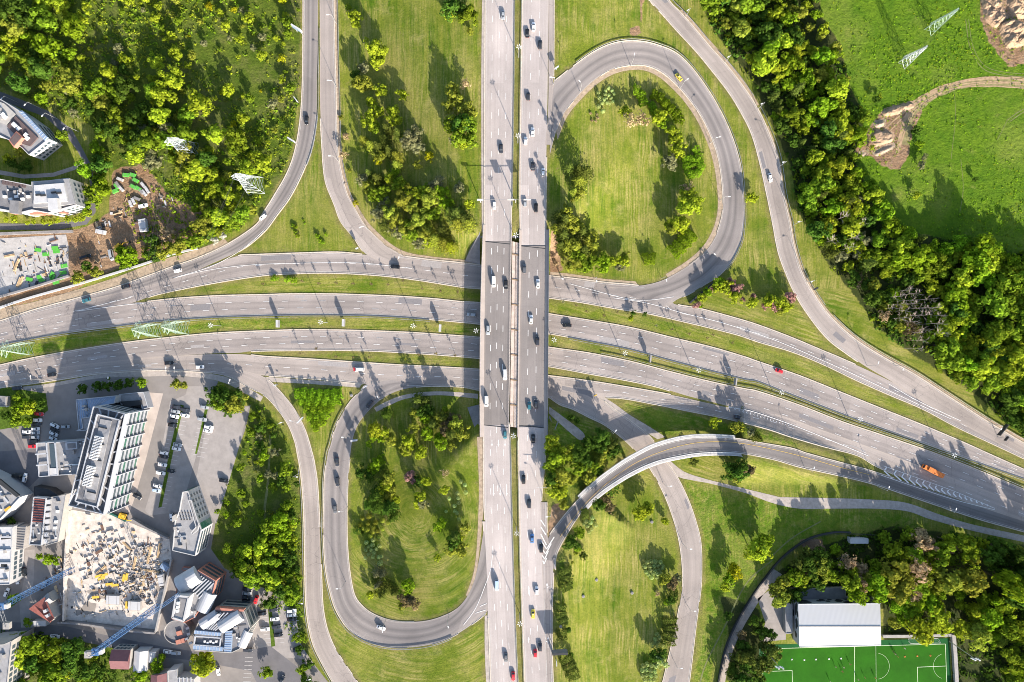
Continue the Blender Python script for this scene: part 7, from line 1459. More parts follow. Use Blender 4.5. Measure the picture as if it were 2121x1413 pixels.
# parked cars
A1_, B1_ = 'in the stacked row by the yard tree', 'in the short slanted row left of the blue wing'
PK = [(83, 857, 1, .1, 'red', 'saloon', A1_), (80, 870, 1, 0, 'white', 'saloon', A1_), (78, 878, 1, 0, 'dark', 'saloon', A1_), (76, 888, 1, 0, 'white', 'hatchback', A1_), (75, 896, 1, 0, 'silver', 'saloon', A1_), (75, 905, 1, 0, 'silver', 'hatchback', A1_), (73, 913, 1, 0, 'black', 'saloon', A1_), (58, 894, 1, 0, 'white', 'saloon', A1_), (56, 905, 1, 0, 'dark', 'hatchback', A1_), (69, 924, 1, 0, 'red', 'hatchback', A1_),
 (115.5, 881, .9, .45, 'white', 'estate', B1_), (115, 890, .9, .45, 'black', 'saloon', B1_), (113, 898, .9, .45, 'white', 'saloon', B1_), (112, 908, .9, .45, 'white', 'hatchback', B1_), (137.6, 883.5, 1, 0, 'silver', 'hatchback', 'inside the walled bay of the blue wing'),
 (367, 843, 1, .2, 'dark', 'saloon', ''), (365, 852, 1, .2, 'silver', 'saloon', ''), (363, 862, 1, .2, 'white', 'saloon', ''), (361.5, 870.5, 1, .2, 'dark', 'hatchback', ''), (359, 880.5, 1, .2, 'black', 'saloon', ''), (386, 849, 1, .25, 'dark', 'estate', ''), (384.5, 860, 1, .25, 'white', 'saloon', ''), (425, 843, 1, .2, 'silver', 'hatchback', ''), (420, 868, 1, .2, 'silver', 'estate', ''), (434, 884.5, 1, .2, 'white', 'estate', ''), (432, 892, 1, .2, 'white', 'saloon', ''),
 (369.5, 921, 1, .2, 'silver', 'saloon', ''), (367, 929, 1, .2, 'white', 'saloon', ''), (341, 938, 1, .2, 'white', 'hatchback', ''), (341, 945, 1, .2, 'black', 'saloon', ''), (338, 962, 1, .2, 'white', 'saloon', ''), (334.5, 979, 1, .2, 'white', 'estate', ''), (328, 1006, 1, .2, 'white', 'saloon', ''), (325.5, 1015, 1, .2, 'pale blue', 'hatchback', ''), (355.6, 975, 1, .2, 'black', 'hatchback', ''), (286, 1028, .8, .5, 'dark', 'estate', ''), (465, 995, 1, .15, 'black', 'estate', ''), (357, 1070, .1, 1, 'white', 'hatchback', ''),
 (54, 989, .2, -1, 'white', 'estate', 'in the dark courtyard'), (41, 985, 1, .1, 'black', 'van', 'in the dark courtyard'), (39, 1177, .1, 1, 'black', 'saloon', 'in the lane beside the factory'), (52, 1184, .05, 1, 'black', 'estate', 'in the lane beside the factory'), (38, 1201, .05, 1, 'white', 'hatchback', 'in the lane beside the factory'), (16.5, 1226, .4, -1, 'white', 'estate', 'in the lane beside the factory'), (116, 1317, 1, .1, 'white', 'estate', 'on the lower street'), (62, 1311, 1, .1, 'silver', 'saloon', 'on the lower street'),
 (513, 1219, 1, .1, 'black', 'saloon', ''), (512.5, 1228, 1, .1, 'silver', 'saloon', ''), (512, 1236, 1, .1, 'dark', 'estate', ''), (511, 1244, 1, .1, 'black', 'hatchback', ''), (510, 1251.5, 1, .1, 'white', 'saloon', ''), (443, 1177, 1, .2, 'black', 'estate', ''), (531.5, 1241, -.3, 1, 'red', 'saloon', ''), (543.5, 1270, 1, -.1, 'black', 'saloon', ''), (550, 1302, 1, -.05, 'white', 'estate', ''), (514.5, 1345, 1, .1, 'dark', 'estate', 'on the lower street'), (349, 1348.5, 1, .1, 'white', 'saloon', 'on the lower street'), (366, 1351, 1, .1, 'silver', 'estate', 'on the lower street'), (453.5, 1390, .1, 1, 'white', 'hatchback', 'at the bottom edge'),
 (567, 1262, 1, -.1, 'dark', 'saloon', ''), (570, 1281, 1, -.1, 'white', 'saloon', ''), (573.5, 1297, 1, -.1, 'dark', 'estate', ''), (577.5, 1314, 1, -.1, 'black', 'saloon', ''), (605, 1264, 1, -.05, 'white', 'estate', ''), (605, 1273, 1, -.05, 'white', 'saloon', ''), (605.5, 1282, 1, -.05, 'black', 'saloon', ''), (619, 1344, 1, -.05, 'dark', 'van', ''), (585, 1407, .5, -1, 'dark', 'saloon', 'at the bottom edge'), (15, 832, .3, 1, 'white', 'van', 'behind the yard trees'), (233, 529, .2, 1, 'silver', 'van', 'in the dirt yard'), (180, 533, 1, -.3, 'black', 'van', 'in the dirt yard'), (298, 427, 1, -.2, 'white', 'estate', 'in the dirt yard')]
for u, v, du, dv, c_, k_, wh in PK: car(u, v, du, dv, c_, k_, None, wh or 'on the car park', name='parked_car' if k_ != 'van' else 'parked_van', group='parked cars in the lower left town' if v > 600 else None)
# orange lorry
lu, lv = 1927, 974; loc = g(lu, lv); lo = empty('lorry', (loc[0], loc[1], PAINT_Z + .01), math.atan2(.45, -1) ); lo.rotation_euler = (0, 0, math.atan2(-25, 47) + math.pi)
tag(lo, 'long orange lorry driving beside the chevron gore on the lower right main road', 'lorry')
m_or = mat('orange_tarpaulin', (.55, .17, .05), .6, var=.1, scale=.8); mb = MB(); mb.box(-6, -1.25, 1.05, 3.3, 1.25, 3.7); mb.obj('cargo_box', m_or, lo); mb = MB(); mb.box(-5.9, -1.0, .75, 3.4, 1.0, 1.04); mb.obj('chassis', M['dark'], lo)
mb = MB(); mb.prism([(3.5, -1.2), (5.9, -1.15), (5.9, 1.15), (3.5, 1.2)], .55, 3.1, top=[(3.5, -1.15), (5.5, -1.05), (5.5, 1.05), (3.5, 1.15)]); mb.obj('cab', m_or, lo); mb = MB(); mb.add([(5.84, -1.0, 1.8), (5.84, 1.0, 1.8), (5.62, .95, 2.8), (5.62, -.95, 2.8)], [(0, 1, 2, 3)]); mb.obj('windscreen', CG, lo)
for k in range(5): ublock('tarpaulin_seam', M['rebar'], lo, (-5 + k * 1.9, 0, 3.71), (.08, 2.5, .03))
wm = CARM[('saloon', 'white')][5][1]
for x in (-4.6, -3.4, 1.9, 4.7):
    for s in (-1, 1): o = link('wheel', wm, lo); o.location = (x, s * 1.05, .5); o.scale = (1.5, 1.6, 1.5)
lo.scale = (.84, .84, .84)
# excavators on the two building sites
YEL = mat('machine_yellow', (.6, .36, .04), .5, var=.1, scale=2)
def excavator(u, v, a, label):
    x, y, z = g(u, v); o = empty('excavator', (x, y, z + .06), a); tag(o, label, 'excavator')
    for s in (-1, 1):
        mb = MB(); mb.box(-1.7, s * 1.1 - .3, 0, 1.7, s * 1.1 + .3, .8); mb.bar((-1.7, s * 1.1 - .3, .4), (-1.7, s * 1.1 + .3, .4), .4, n=10); mb.bar((1.7, s * 1.1 - .3, .4), (1.7, s * 1.1 + .3, .4), .4, n=10); mb.obj('track', M['dark'], o)
    mb = MB(); mb.prism([(-1.8, -1.2), (1.3, -1.2), (1.3, 1.2), (-1.8, 1.2)], .85, 1.9); mb.obj('body', YEL, o); mb = MB(); mb.prism([(.1, .1), (1.4, .1), (1.4, 1.15), (.1, 1.15)], 1.9, 2.9); c = mb.obj('cab', YEL, o); mb = MB(); mb.add([(1.42, .2, 2.0), (1.42, 1.05, 2.0), (1.42, 1.05, 2.8), (1.42, .2, 2.8)], [(0, 1, 2, 3)]); mb.obj('window', CG, c)
    mb = MB(); mb.bar((1.2, -.3, 1.6), (3.6, -.3, 3.6), .28, n=4); mb.obj('boom', YEL, o); mb = MB(); mb.bar((3.6, -.3, 3.6), (5.2, -.3, 1.5), .22, n=4); mb.obj('arm', YEL, o); mb = MB(); mb.prism([(4.8, -.8), (5.7, -.8), (5.7, .2), (4.8, .2)], .6, 1.5, top=[(5.0, -.8), (5.9, -.8), (5.9, .2), (5.0, .2)]); mb.obj('bucket', M['dark'], o)
excavator(258, 1068, -.3, 'yellow excavator at the top corner of the construction pit'); excavator(250, 512, .5, 'yellow excavator in the dirt yard above the bright green bush')
# ------------------------------------------------------------------ lamps, signs, pylons, cranes, players
LAMPS = []
def topxy(u, v, z): return w(u, v, z)
def star_mast(u, v, z0, where):
    h = 11.5; x, y = w(u, v, z0 + h); o = empty('lamp_mast', (x, y, z0)); mb = MB(); mb.bar((0, 0, -.1), (0, 0, h), .16, 0, .09, 7); mb.obj('pole', M['steel'], o); n = 6
    for k in range(n):
        a = 2 * math.pi * k / n + .3; mb = MB(); mb.bar((0, 0, h - .1), (math.cos(a) * .65, math.sin(a) * .65, h + .1), .035, n=4); arm = mb.obj('arm', M['steel'], o)
        M_ = Matrix.Translation((math.cos(a) * .85, math.sin(a) * .85, h + .12)) @ Matrix.Rotation(a, 4, 'Z'); mb = MB(); mb.box(-.36, -.12, -.08, .36, .12, .08, 0, M_); mb.obj('lamp_head', M['lampwhite'], arm)
    LAMPS.append(dict(o=o, u=u, v=v, look='star shaped white lamp mast', where=where, cat='lamp mast', group='star shaped lamp masts'))
for u, v in ((1075, 97), (1073, 281), (1068.5, 487), (1063.5, 903), (1070, 1105), (1077, 1292)): star_mast(u, v, 7.5, 'on the main road median')
for u, v in ((436, 674), (664, 667), (855, 675), (986, 685), (1148, 704), (1295, 732), (1447, 767), (1619, 813), (1782, 868), (1977, 943)): star_mast(u, v, 0, 'on the cross highway median')
proto = {}
def lamp(u, v, du, dv, where, h=9.0, z=None, two=False):
    x, y, zz = lift([(u, v)], zfun(z))[0]; rz = math.atan2(-dv, du); o = empty('street_lamp', (x, y, zz), rz); k = (two, h)
    if k not in proto:
        mb = MB(); mb.bar((0, 0, -.1), (0, 0, h), .12, 0, .07, 6); a = mb.mesh('pole', M['steel']); mb = MB(); mb.bar((0, 0, h - .05), (1.5, 0, h + .35), .045, n=4); b = mb.mesh('arm', M['steel']); mb = MB(); mb.box(1.3, -.2, h + .26, 2.3, .2, h + .46); c = mb.mesh('lamp_head', M['lampwhite']); proto[k] = (a, b, c)
    a, b, c = proto[k]; link('pole', a, o)
    for s in ((0, math.pi) if two else (0,)):
        p = link('arm', b, o); p.rotation_euler = (0, 0, s); link('lamp_head', c, p)
    LAMPS.append(dict(o=o, u=u, v=v, look='double armed street lamp' if two else 'slim street lamp', where=where, cat='street lamp', group='slim street lamps along the ramps'))
for u, v, du, dv, wh in ((697, 50, -1, 0, 'beside the entry ramp'), (698, 182, -1, 0, 'beside the entry ramp'), (701, 334, -1, 0, 'beside the entry ramp'), (762, 475, -1, .4, 'beside the entry ramp'), (835, 531, -.3, 1, 'beside the entry ramp'), (1306, 137, .1, -1, 'on the inner edge of the upper right loop'), (1201, 190, -.6, -.8, 'on the inner edge of the upper right loop'), (1408, 184, .8, -.6, 'on the inner edge of the upper right loop'), (1471, 297, 1, -.2, 'on the inner edge of the upper right loop'), (1490, 416, 1, 0, 'on the inner edge of the upper right loop'), (1463, 526, .7, .7, 'on the inner edge of the upper right loop'), (1370, 577, .2, 1, 'on the inner edge of the upper right loop'), (1231, 578, 0, 1, 'on the inner edge of the upper right loop'), (1163, 574, 0, 1, 'on the inner edge of the upper right loop'),
  (1420, 36, -.7, .6, 'beside the outer slip road'), (1502, 130, -.8, .6, 'beside the outer slip road'), (1570, 226, -.9, .4, 'beside the outer slip road'), (1614, 345, -1, .2, 'beside the outer slip road'), (1645, 465, -1, .2, 'beside the outer slip road'), (1671, 584, -.9, .4, 'beside the outer slip road'), (1852, 757, -.5, .8, 'beside the outer slip road'), (2049, 877, -.5, .8, 'beside the outer slip road'), (1795, 757, .4, -1, 'beside the outer slip road'), (247, 788, .1, -1, 'along the lower left main road'), (90, 785, .2, -1, 'along the lower left main road'), (363, 768, .1, -1, 'along the lower left main road'), (380, 768, .1, -1, 'along the lower left main road'), (489, 792, .5, -1, 'along the lower left main road'),
  (588, 874, .9, -.4, 'beside the lower left ramp'), (622, 870, -.9, -.4, 'beside the lower left ramp'), (620, 980, 1, 0, 'beside the lower left ramp'), (630, 1235, 1, 0, 'beside the lower left ramp'), (646, 1390, 1, -.3, 'beside the lower left ramp'), (794, 825, -.5, -.8, 'on the inner edge of the lower left loop'), (727, 900, -1, 0, 'on the inner edge of the lower left loop'), (720, 1050, -1, 0, 'on the inner edge of the lower left loop'), (716, 1205, -1, 0, 'on the inner edge of the lower left loop'), (800, 1283, 0, 1, 'on the inner edge of the lower left loop'), (930, 1274, .3, 1, 'on the inner edge of the lower left loop'), (1265, 893, .6, -.8, 'beside the southeast ramp'), (1373, 1000, 1, -.2, 'beside the southeast ramp'), (1413, 1125, 1, 0, 'beside the southeast ramp'), (1421, 1250, 1, 0, 'beside the southeast ramp'), (1394, 1365, 1, 0, 'beside the southeast ramp'), (1666, 969, .3, -1, 'beside the flyover ramp'), (1817, 1008, .3, -1, 'beside the flyover ramp'), (1952, 1052, .3, -1, 'beside the flyover ramp'), (38, 213, -.6, .8, 'along the residential path'), (85, 225, -.6, .8, 'along the residential path'), (120, 247, -.6, .8, 'along the residential path'), (163, 273, -.6, .8, 'along the residential path')): lamp(u, v, du, dv, wh)
lamp(1138.5, 1060, -1, 0, 'beside the entry lane', z='deck'); lamp(1146.5, 176, -1, 0, 'beside the loop exit', z='deck')
# crash barriers along the carriageways
def guard(name, side, f0, f1, label, off=1.1):
    A, B, n = ED[name]; E, O = (A, B) if side == 0 else (B, A); d = E - O; d[:, 2] = 0; d /= np.hypot(*d[:, :2].T)[:, None]; P = (E + d * off)[int(f0 * n):int(f1 * n)]; P = P[onroad(P[:, 0], P[:, 1]) == 0]; P = P.copy()
    if len(P) < 4: return
    P[:, 2] = np.maximum(P[:, 2], terrain(P[:, 0], P[:, 1])); c = P[len(P) // 2].copy(); o = empty('guard_rail', c); tag(o, label, 'guard rail', 'steel guard rails'); mb = MB(); mp = MB()
    for i in range(len(P) - 1):
        if np.hypot(*(P[i + 1] - P[i])[:2]) > 5: continue
        mb.beam(P[i] - c + [0, 0, .42], P[i + 1] - c + [0, 0, .42], .1, .34)
        if i % 2 == 0: q = P[i] - c; mp.bar(q, q + [0, 0, .74], .06, n=4)
    mb.obj('rail', M['steel'], o); mp.obj('post', M['steel'], o)
guard('westbound_carriageway', 1, .06, .44, 'guard rail on the median edge of the upper main road left of the bridge'); guard('westbound_carriageway', 1, .53, .96, 'guard rail on the median edge of the upper main road right of the bridge'); guard('northeast_loop', 0, .12, .86, 'guard rail around the outer edge of the upper right loop', .9); guard('southwest_loop', 0, .12, .88, 'guard rail around the outer edge of the lower left loop', .9); guard('north_slip_road', 1, .02, .4, 'guard rail between the north slip road and the entry ramp', .7); guard('east_ramp', 1, .1, .8, 'guard rail on the wooded side of the outer slip road', 1.6); guard('southwest_ramp', 0, .25, .95, 'guard rail on the left side of the lower left ramp', .9); guard('north_entry_ramp', 1, .05, .85, 'guard rail on the right side of the entry ramp', 2.2); guard('eastbound_carriageway', 0, .55, .96, 'guard rail on the median edge of the lower main road right of the bridge')
for nm_, sd, lab in (('southbound_carriageway', 1, 'guard rail on the left edge of the top median'), ('northbound_carriageway', 0, 'guard rail on the right edge of the top median'), ('southbound_carriageway.001', 1, 'guard rail on the left edge of the bottom median'), ('northbound_carriageway.001', 0, 'guard rail on the right edge of the bottom median')): guard(nm_, sd, .03, .93, lab, .6)
# signs
SIGNS = []
def board(u, v, ang, wd, ht, z0, label, m='roof_white', face='glass_blue', zf=None, name='road_sign', cat='road sign', legs=1, th=.25):
    x, y, z = lift([(u, v)], zfun(zf))[0]; o = empty(name, (x, y, z), ang); tag(o, label, cat); mb = MB()
    for k in ((0,) if legs == 1 else (-.32, .32)):
        mb = MB(); mb.bar((k * wd, 0, -.1), (k * wd, 0, z0 + .3), .14, n=6); mb.obj('post', M['steel'], o)
    mb = MB(); mb.box(-wd / 2, -th / 2, z0, wd / 2, th / 2, z0 + ht); mb.obj('panel', M[m], o)
    for s in (-1, 1): mb = MB(); y0, y1 = sorted((s * th / 2, s * (th / 2 + .03))); mb.box(-wd / 2 + .12, y0, z0 + .12, wd / 2 - .12, y1, z0 + ht - .12); mb.obj('face', M[face], o)
    return o
for i, (u, v, lab) in enumerate(((580, 671, 'white billboard on the median, leftmost of the three left of the bridge'), (715, 669, 'white billboard on the median, middle of the three left of the bridge'), (913, 680, 'pale billboard on the median nearest the left side of the bridge'), (1344, 743, 'dark topped billboard on the median, first right of the bridge'), (1519, 790, 'dark topped billboard on the median, second right of the bridge'))):
    board(u, v, math.pi / 2 - .03 * i, 3.4, 2.9, 1.7, lab, 'roof_white' if i < 3 else 'concrete', 'roof_mid', name='billboard', cat='billboard', th=.9 if i < 3 else .6)
board(622, 70, 2.6, 5.0, 3.2, 4.0, 'large white billboard at the top of the north slip road', name='billboard', cat='billboard', legs=2, th=.7); board(618, 212, 2.2, 2.4, 2.0, 3.0, 'small white sign beside the north slip road above the black car', th=.4); board(610, 296, 2.6, 3.6, 2.4, 3.5, 'white sign beside the bend of the north slip road', name='road_sign', th=.6, legs=2)
board(1158, 1341, 0.05, 7.2, 4.0, 3.0, 'large dark billboard beside the entry lane at the lower right', 'dark', 'roof_grey', 'deck', 'billboard', 'billboard', 2, .9); board(1152, 1367, 1.6, 2.4, 2.0, 2.0, 'small pale sign on the edge of the entry lane near the bottom', zf='deck', th=.3)
board(1232, 818, .5, 1.5, 1.8, 1.6, 'yellow topped fork sign at the lower collector split', 'form_y', 'form_y', th=.3); board(1152, 145, .6, 2.2, 1.4, 2.0, 'white sign in the grass corner above the loop exit', th=.35); board(760, 800, .6, 1.8, 2.4, 2.2, 'white sign at the top corner of the planted triangle', th=.35); board(575, 797, .4, 1.4, 1.8, 2.2, 'white sign at the left tip of the planted triangle', th=.3); board(627, 868, .8, 4, 1.6, 3.4, 'white direction sign beside the lower left ramp', th=.35); board(737, 910, .1, 3.0, 2.0, 2.5, 'pale double sign at the left edge of the lower left loop', th=.8, legs=2); board(1163, 577, .1, 1.6, 1.6, 2.4, 'dark framed sign right of the bridge on the collector edge', 'dark', th=.3); board(1684, 599, .5, 2.0, 1.4, 2.4, 'black sign on the outer slip road bend', 'dark', 'dark', th=.6); board(742, 516, .5, 1.4, 1.6, 2.0, 'small white sign on the gore of the entry ramp', th=.3)
board(2058, 887, .9, 6.5, 2.2, 5.2, 'dark overhead direction board at the right end of the collector road', 'dark', 'dark', th=.35); board(2066, 905, .9, 2.5, 1.6, 5.2, 'small dark board beside the overhead direction board', 'dark', 'dark', th=.3)
# gantry over the main road
gx_, gy_ = w(1068, 420, 7.5); go_ = empty('sign_gantry', (gx_, gy_, 7.5)); tag(go_, 'thin sign gantry reaching across both carriageways above the bridge', 'sign gantry'); mb = MB(); mb.bar((0, 0, -.2), (0, 0, 7.2), .22, n=8); mb.obj('post', M['steel'], go_); mb = MB(); mb.bar((-16.5, 0, 7), (7.5, .3, 7), .1, n=6); mb.obj('beam', M['barrier'], go_); mb = MB(); mb.bar((-16.2, 0, -.2), (-16.2, 0, 7), .2, n=8); mb.obj('post', M['steel'], go_)
for x, wd, sg in ((-2.2, 3.2, 0), (5.2, 3.2, 0)): mb = MB(); mb.box(x - wd / 2, -.12, 5.8, x + wd / 2, .12, 8.2); mb.obj('sign_panel', M['roof_mid'], go_)
mb = MB(); mb.box(-17.6, -.6, 7.1, -14.8, .2, 7.5); mb.obj('sign_panel', M['lampwhite'], go_)
gx_, gy_ = w(1131, 1004, 7.5); go2 = empty('camera_pole', (gx_, gy_, 7.5)); tag(go2, 'thin cantilever pole with a bar over the right carriageway below the bridge', 'camera pole'); mb = MB(); mb.bar((0, 0, -.2), (0, 0, 6), .1, n=6); mb.obj('pole', M['steel'], go2); mb = MB(); mb.bar((0, 0, 5.8), (-4.6, 0, 5.9), .09, n=5); mb.obj('arm', M['steel'], go2)
# round lamps lying as white dots in the lower right lawn
for i, (u, v, lab) in enumerate(((1235.5, 1201, 'upper left white domed manhole cover in the lower right lawn'), (1208, 1235, 'lower left white domed manhole cover in the lower right lawn'), (1309, 1228, 'right white domed manhole cover in the lower right lawn'), (1350, 1081, 'white domed manhole cover below the yellow-green tree by the ramp'), (1161.5, 1298, 'white domed manhole cover in the short hedge clump'), (728, 819, 'white domed manhole cover right of the planted triangle'))):
    x, y, z = g(u, v); o = empty('manhole', (x, y, z)); tag(o, lab, 'manhole cover'); mb = MB(); mb.bar((0, 0, -.1), (0, 0, .5), .75, n=14, r2=.7); mb.obj('shaft', M['concrete'], o); mb = MB(); mb.bar((0, 0, .5), (0, 0, .58), .5, n=12); mb.obj('lid', M['concrete_dark'], o)
# pylons
M['pylon'] = mat('pylon_steel', (.27, .36, .3), .6, .2, var=.1, scale=1); M['pylonw'] = mat('pale_pylon_steel', (.4, .44, .44), .6, .2, var=.1, scale=1)
PYL = []
def pylon(u, v, h, bw, ang, label, m='pylon', arms=((.72, 4.2), (.86, 3.4)), rr=.1):
    x, y, z = g(u, v); o = empty('pylon', (x, y, z), ang); tag(o, label, 'pylon', 'lattice power pylons'); lv = [0, .16, .31, .45, .57, .68, .78, .87, .94, 1.0]; tw = lambda t: bw / 2 * (1 - t) ** 1.0 * .9 + .28
    C4 = [(1, 1), (-1, 1), (-1, -1), (1, -1)]; P = lambda c, t: (c[0] * tw(t), c[1] * tw(t), t * h)
    for c in C4:
        mb = MB()
        for a, b in zip(lv[:-1], lv[1:]): mb.bar(P(c, a), P(c, b), rr, n=4)
        mb.obj('leg', M[m], o)
    mb = MB()
    for a, b in zip(lv[:-1], lv[1:]):
        for i in range(4):
            c, d = C4[i], C4[(i + 1) % 4]; mb.bar(P(c, a), P(d, b), rr * .6, n=3); mb.bar(P(d, a), P(c, b), rr * .6, n=3); mb.bar(P(c, b), P(d, b), rr * .6, n=3)
    mb.obj('bracing', M[m], o)
    for t, L in arms:
        for s in (-1, 1):
            mb = MB(); q = tw(t)
            for y_ in (q, -q): mb.bar((s * q, y_, t * h), (s * L, 0, t * h + .1), rr * .7, n=4); mb.bar((s * q, y_, t * h + 1.3), (s * L, 0, t * h + .15), rr * .6, n=4)
            for k in (.3, .6): mb.bar((s * (q + (L - q) * k), q * (1 - k), t * h), (s * (q + (L - q) * k), -q * (1 - k), t * h), rr * .5, n=3); mb.bar((s * (q + (L - q) * k), q * (1 - k), t * h), (s * (q + (L - q) * k), 0, t * h + 1.3 * (1 - k)), rr * .5, n=3)
            c = mb.obj('cross_arm', M[m], o); mb = MB(); mb.bar((s * L, 0, t * h), (s * L, 0, t * h - 1.4), .07, n=5); mb.obj('insulator', M['dark'], c)
    PYL.append((x, y, z, h, ang, arms)); return o
pylon(400, 317, 24, 7.5, .3, 'pale lattice pylon in the scrub, upper left of the two by the slip road', 'pylonw', rr=.115); pylon(530, 386, 24, 8, .1, 'pale lattice pylon in the scrub nearest the slip road bend', 'pylonw', rr=.115)
pylon(379, 678, 20, 6.5, 1.5, 'green lattice pylon on the median, right one of a touching pair', arms=((.7, 3.5), (.86, 3)), rr=.11); pylon(322, 684, 20, 6.5, 1.5, 'green lattice pylon on the median, left one of a touching pair', rr=.11); pylon(58, 722, 19, 6, 1.5, 'green lattice pylon on the median near the left edge', rr=.11)
pylon(1928, 61, 20, 4.2, .8, 'slender green lattice pylon at the top of the meadow', arms=((.8, 2.2), (.92, 1.8)), rr=.12); pylon(1873, 130, 17.5, 4.2, .8, 'slender white lattice pylon beside the meadow wood', 'pylonw', arms=((.8, 2.2), (.92, 1.8)), rr=.12)
def cable(a, b, label, sag=2.0):
    for s in (-1, 0, 1):
        A_ = PYL[a]; B_ = PYL[b]; t0 = A_[5][0][0]; P = []
        for (x, y, z, h, ang, arms) in (A_, B_): L = arms[0][1] * s; P.append(np.array([x + math.cos(ang) * L, y + math.sin(ang) * L, z + h * (arms[0][0] if s else .99) - (1.4 if s else 0)]))
        mb = MB(); n = 16; pts = [P[0] * (1 - t) + P[1] * t - np.array([0, 0, sag * 4 * t * (1 - t)]) for t in np.linspace(0, 1, n)]
        for p, q in zip(pts[:-1], pts[1:]): mb.bar(p, q, .035, n=3)
        o = mb.obj('power_line', M['dark']); tag(o, label + (', left wire', ', middle wire', ', right wire')[s + 1], 'power line', 'power lines between pylons')
cable(0, 3, 'power line from the upper left pylon to the median pair'); cable(1, 2, 'power line from the slip road pylon to the median pair'); cable(3, 4, 'power line along the left median'); cable(5, 6, 'power line between the two meadow pylons', .8)
# tower cranes
M['crane'] = mat('crane_blue', (.06, .13, .27), .5, .1, var=.1, scale=1)
def crane(u, v, h, jib_px, cj_px, label, ju):
    x, y, z = g(u, v); o = empty('tower_crane', (x, y, z)); tag(o, label, 'tower crane'); n = int(h / 2.2); r = .9; C4 = [(r, r), (-r, r), (-r, -r), (r, -r)]; mb = MB()
    for c in C4: mb.bar((*c, 0), (*c, h), .11, n=4)
    for k in range(n):
        a, b = k * h / n, (k + 1) * h / n
        for i in range(4): c, d = C4[i], C4[(i + 1) % 4]; mb.bar((*c, a), (*d, b), .07, n=3); mb.bar((*c, b), (*d, b), .07, n=3)
    mb.obj('mast', M['crane'], o); mb = MB(); mb.prism([(-1.4, -1.4), (1.4, -1.4), (1.4, 1.4), (-1.4, 1.4)], h, h + 1.2); mb.bar((0, 0, h + 1), (0, 0, h + 5), .35, n=4, r2=.1); mb.obj('slewing_unit', M['crane'], o); mb = MB(); mb.prism([(1.4, -.9), (2.9, -.9), (2.9, .9), (1.4, .9)], h - .8, h + 1.1); mb.obj('cab', M['roof_white'], o)
    for px, nm in ((jib_px, 'jib'), (cj_px, 'counter_jib')):
        if px is None: continue
        X, Y = w(*px, h + 1.2); d = np.array([X - x, Y - y]); L = np.linalg.norm(d); d /= L; nn = np.array([-d[1], d[0]]); mb = MB(); P = lambda s, a, zz: (d[0] * s + nn[0] * a, d[1] * s + nn[1] * a, h + 1.2 + zz); k = max(int(L / 1.8), 2)
        for a, zz in ((.6, 0), (-.6, 0), (0, 1.2)): mb.bar(P(0, a, zz), P(L, a, zz * .6), .09, n=4)
        for i in range(k): s0, s1 = L * i / k, L * (i + 1) / k; mb.bar(P(s0, .6, 0), P(s1, -.6, 0), .05, n=3); mb.bar(P(s0, .6, 0), P((s0 + s1) / 2, 0, 1.0), .05, n=3); mb.bar(P((s0 + s1) / 2, 0, 1.0), P(s1, -.6, 0), .05, n=3)
        c = mb.obj(nm, M['crane'] if nm == 'jib' else M['roof_mid'], o)
        if nm == 'counter_jib': mb = MB(); q = P(L * .88, 0, 0); mb.box(q[0] - 1.3, q[1] - 1.3, q[2] - 1.4, q[0] + 1.3, q[1] + 1.3, q[2] + .3); mb.obj('counterweight', M['concrete'], c)
        mb = MB(); mb.bar((0, 0, h + 5), P(L * .8, 0, 1.0), .05, n=3); mb.obj('tie_bar', M['dark'], o)
crane(151, 1179, 45, (-90, 1240), (15, 1302), 'tall blue tower crane leaning left from the edge of the construction pit', 0); crane(330, 1252, 49, (372, 1230), (180, 1357), 'tall blue tower crane rising from the lower right corner of the construction pit', 1)
# floodlights at the pitch
for i, (u, v, lab) in enumerate(((1583, 1344, 'floodlight mast at the left corner of the football pitch'), (1966, 1328, 'floodlight mast at the right corner of the football pitch'))):
    x, y, z = g(u, v); o = empty('floodlight_mast', (x, y, z)); tag(o, lab, 'floodlight'); h = 19; mb = MB(); mb.bar((0, 0, -.1), (0, 0, h), .24, 0, .12, 8); mb.obj('pole', M['steel'], o); mb = MB(); mb.bar((-1.6, 0, h), (1.6, 0, h), .08, n=4); mb.bar((-1.6, 0, h - 1), (1.6, 0, h - 1), .08, n=4); mb.obj('crossbar', M['steel'], o)
    for k in range(4):
        for zz in (0, -1.0): M_ = Matrix.Translation((-1.5 + k, -.25 * (1 if k % 2 else -1), h + zz)) @ Matrix.Rotation(.5 * (1 if k % 2 else -1), 4, 'X'); mb = MB(); mb.box(-.35, -.15, -.3, .35, .15, .3, 0, M_); mb.obj('lamp_head', M['lampwhite'], o)
# football players: one continuous skinned body, clothes as separate pieces
def skinned(name, verts, edges_, radii, m, lv=1, root=0):
    me = bpy.data.meshes.new(name); me.from_pydata(verts, edges_, []); o = bpy.data.objects.new(name, me); col.objects.link(o)
    sk = o.modifiers.new('skin', 'SKIN'); sv = me.skin_vertices[0].data
    for i, r in enumerate(radii): sv[i].radius = (r, r) if not hasattr(r, '__len__') else r; sv[i].use_root = i == root
    sub = o.modifiers.new('sub', 'SUBSURF'); sub.levels = lv; sub.render_levels = lv
    dg = bpy.context.evaluated_depsgraph_get(); res = bpy.data.meshes.new_from_object(o.evaluated_get(dg)); bpy.data.objects.remove(o); res.name = name; res.materials.clear(); res.materials.append(m); res.polygons.foreach_set('use_smooth', [True] * len(res.polygons)); return res
SKIN = mat('skin', (.4, .22, .15), .6); HAIR = mat('dark_hair', (.02, .015, .01), .8)
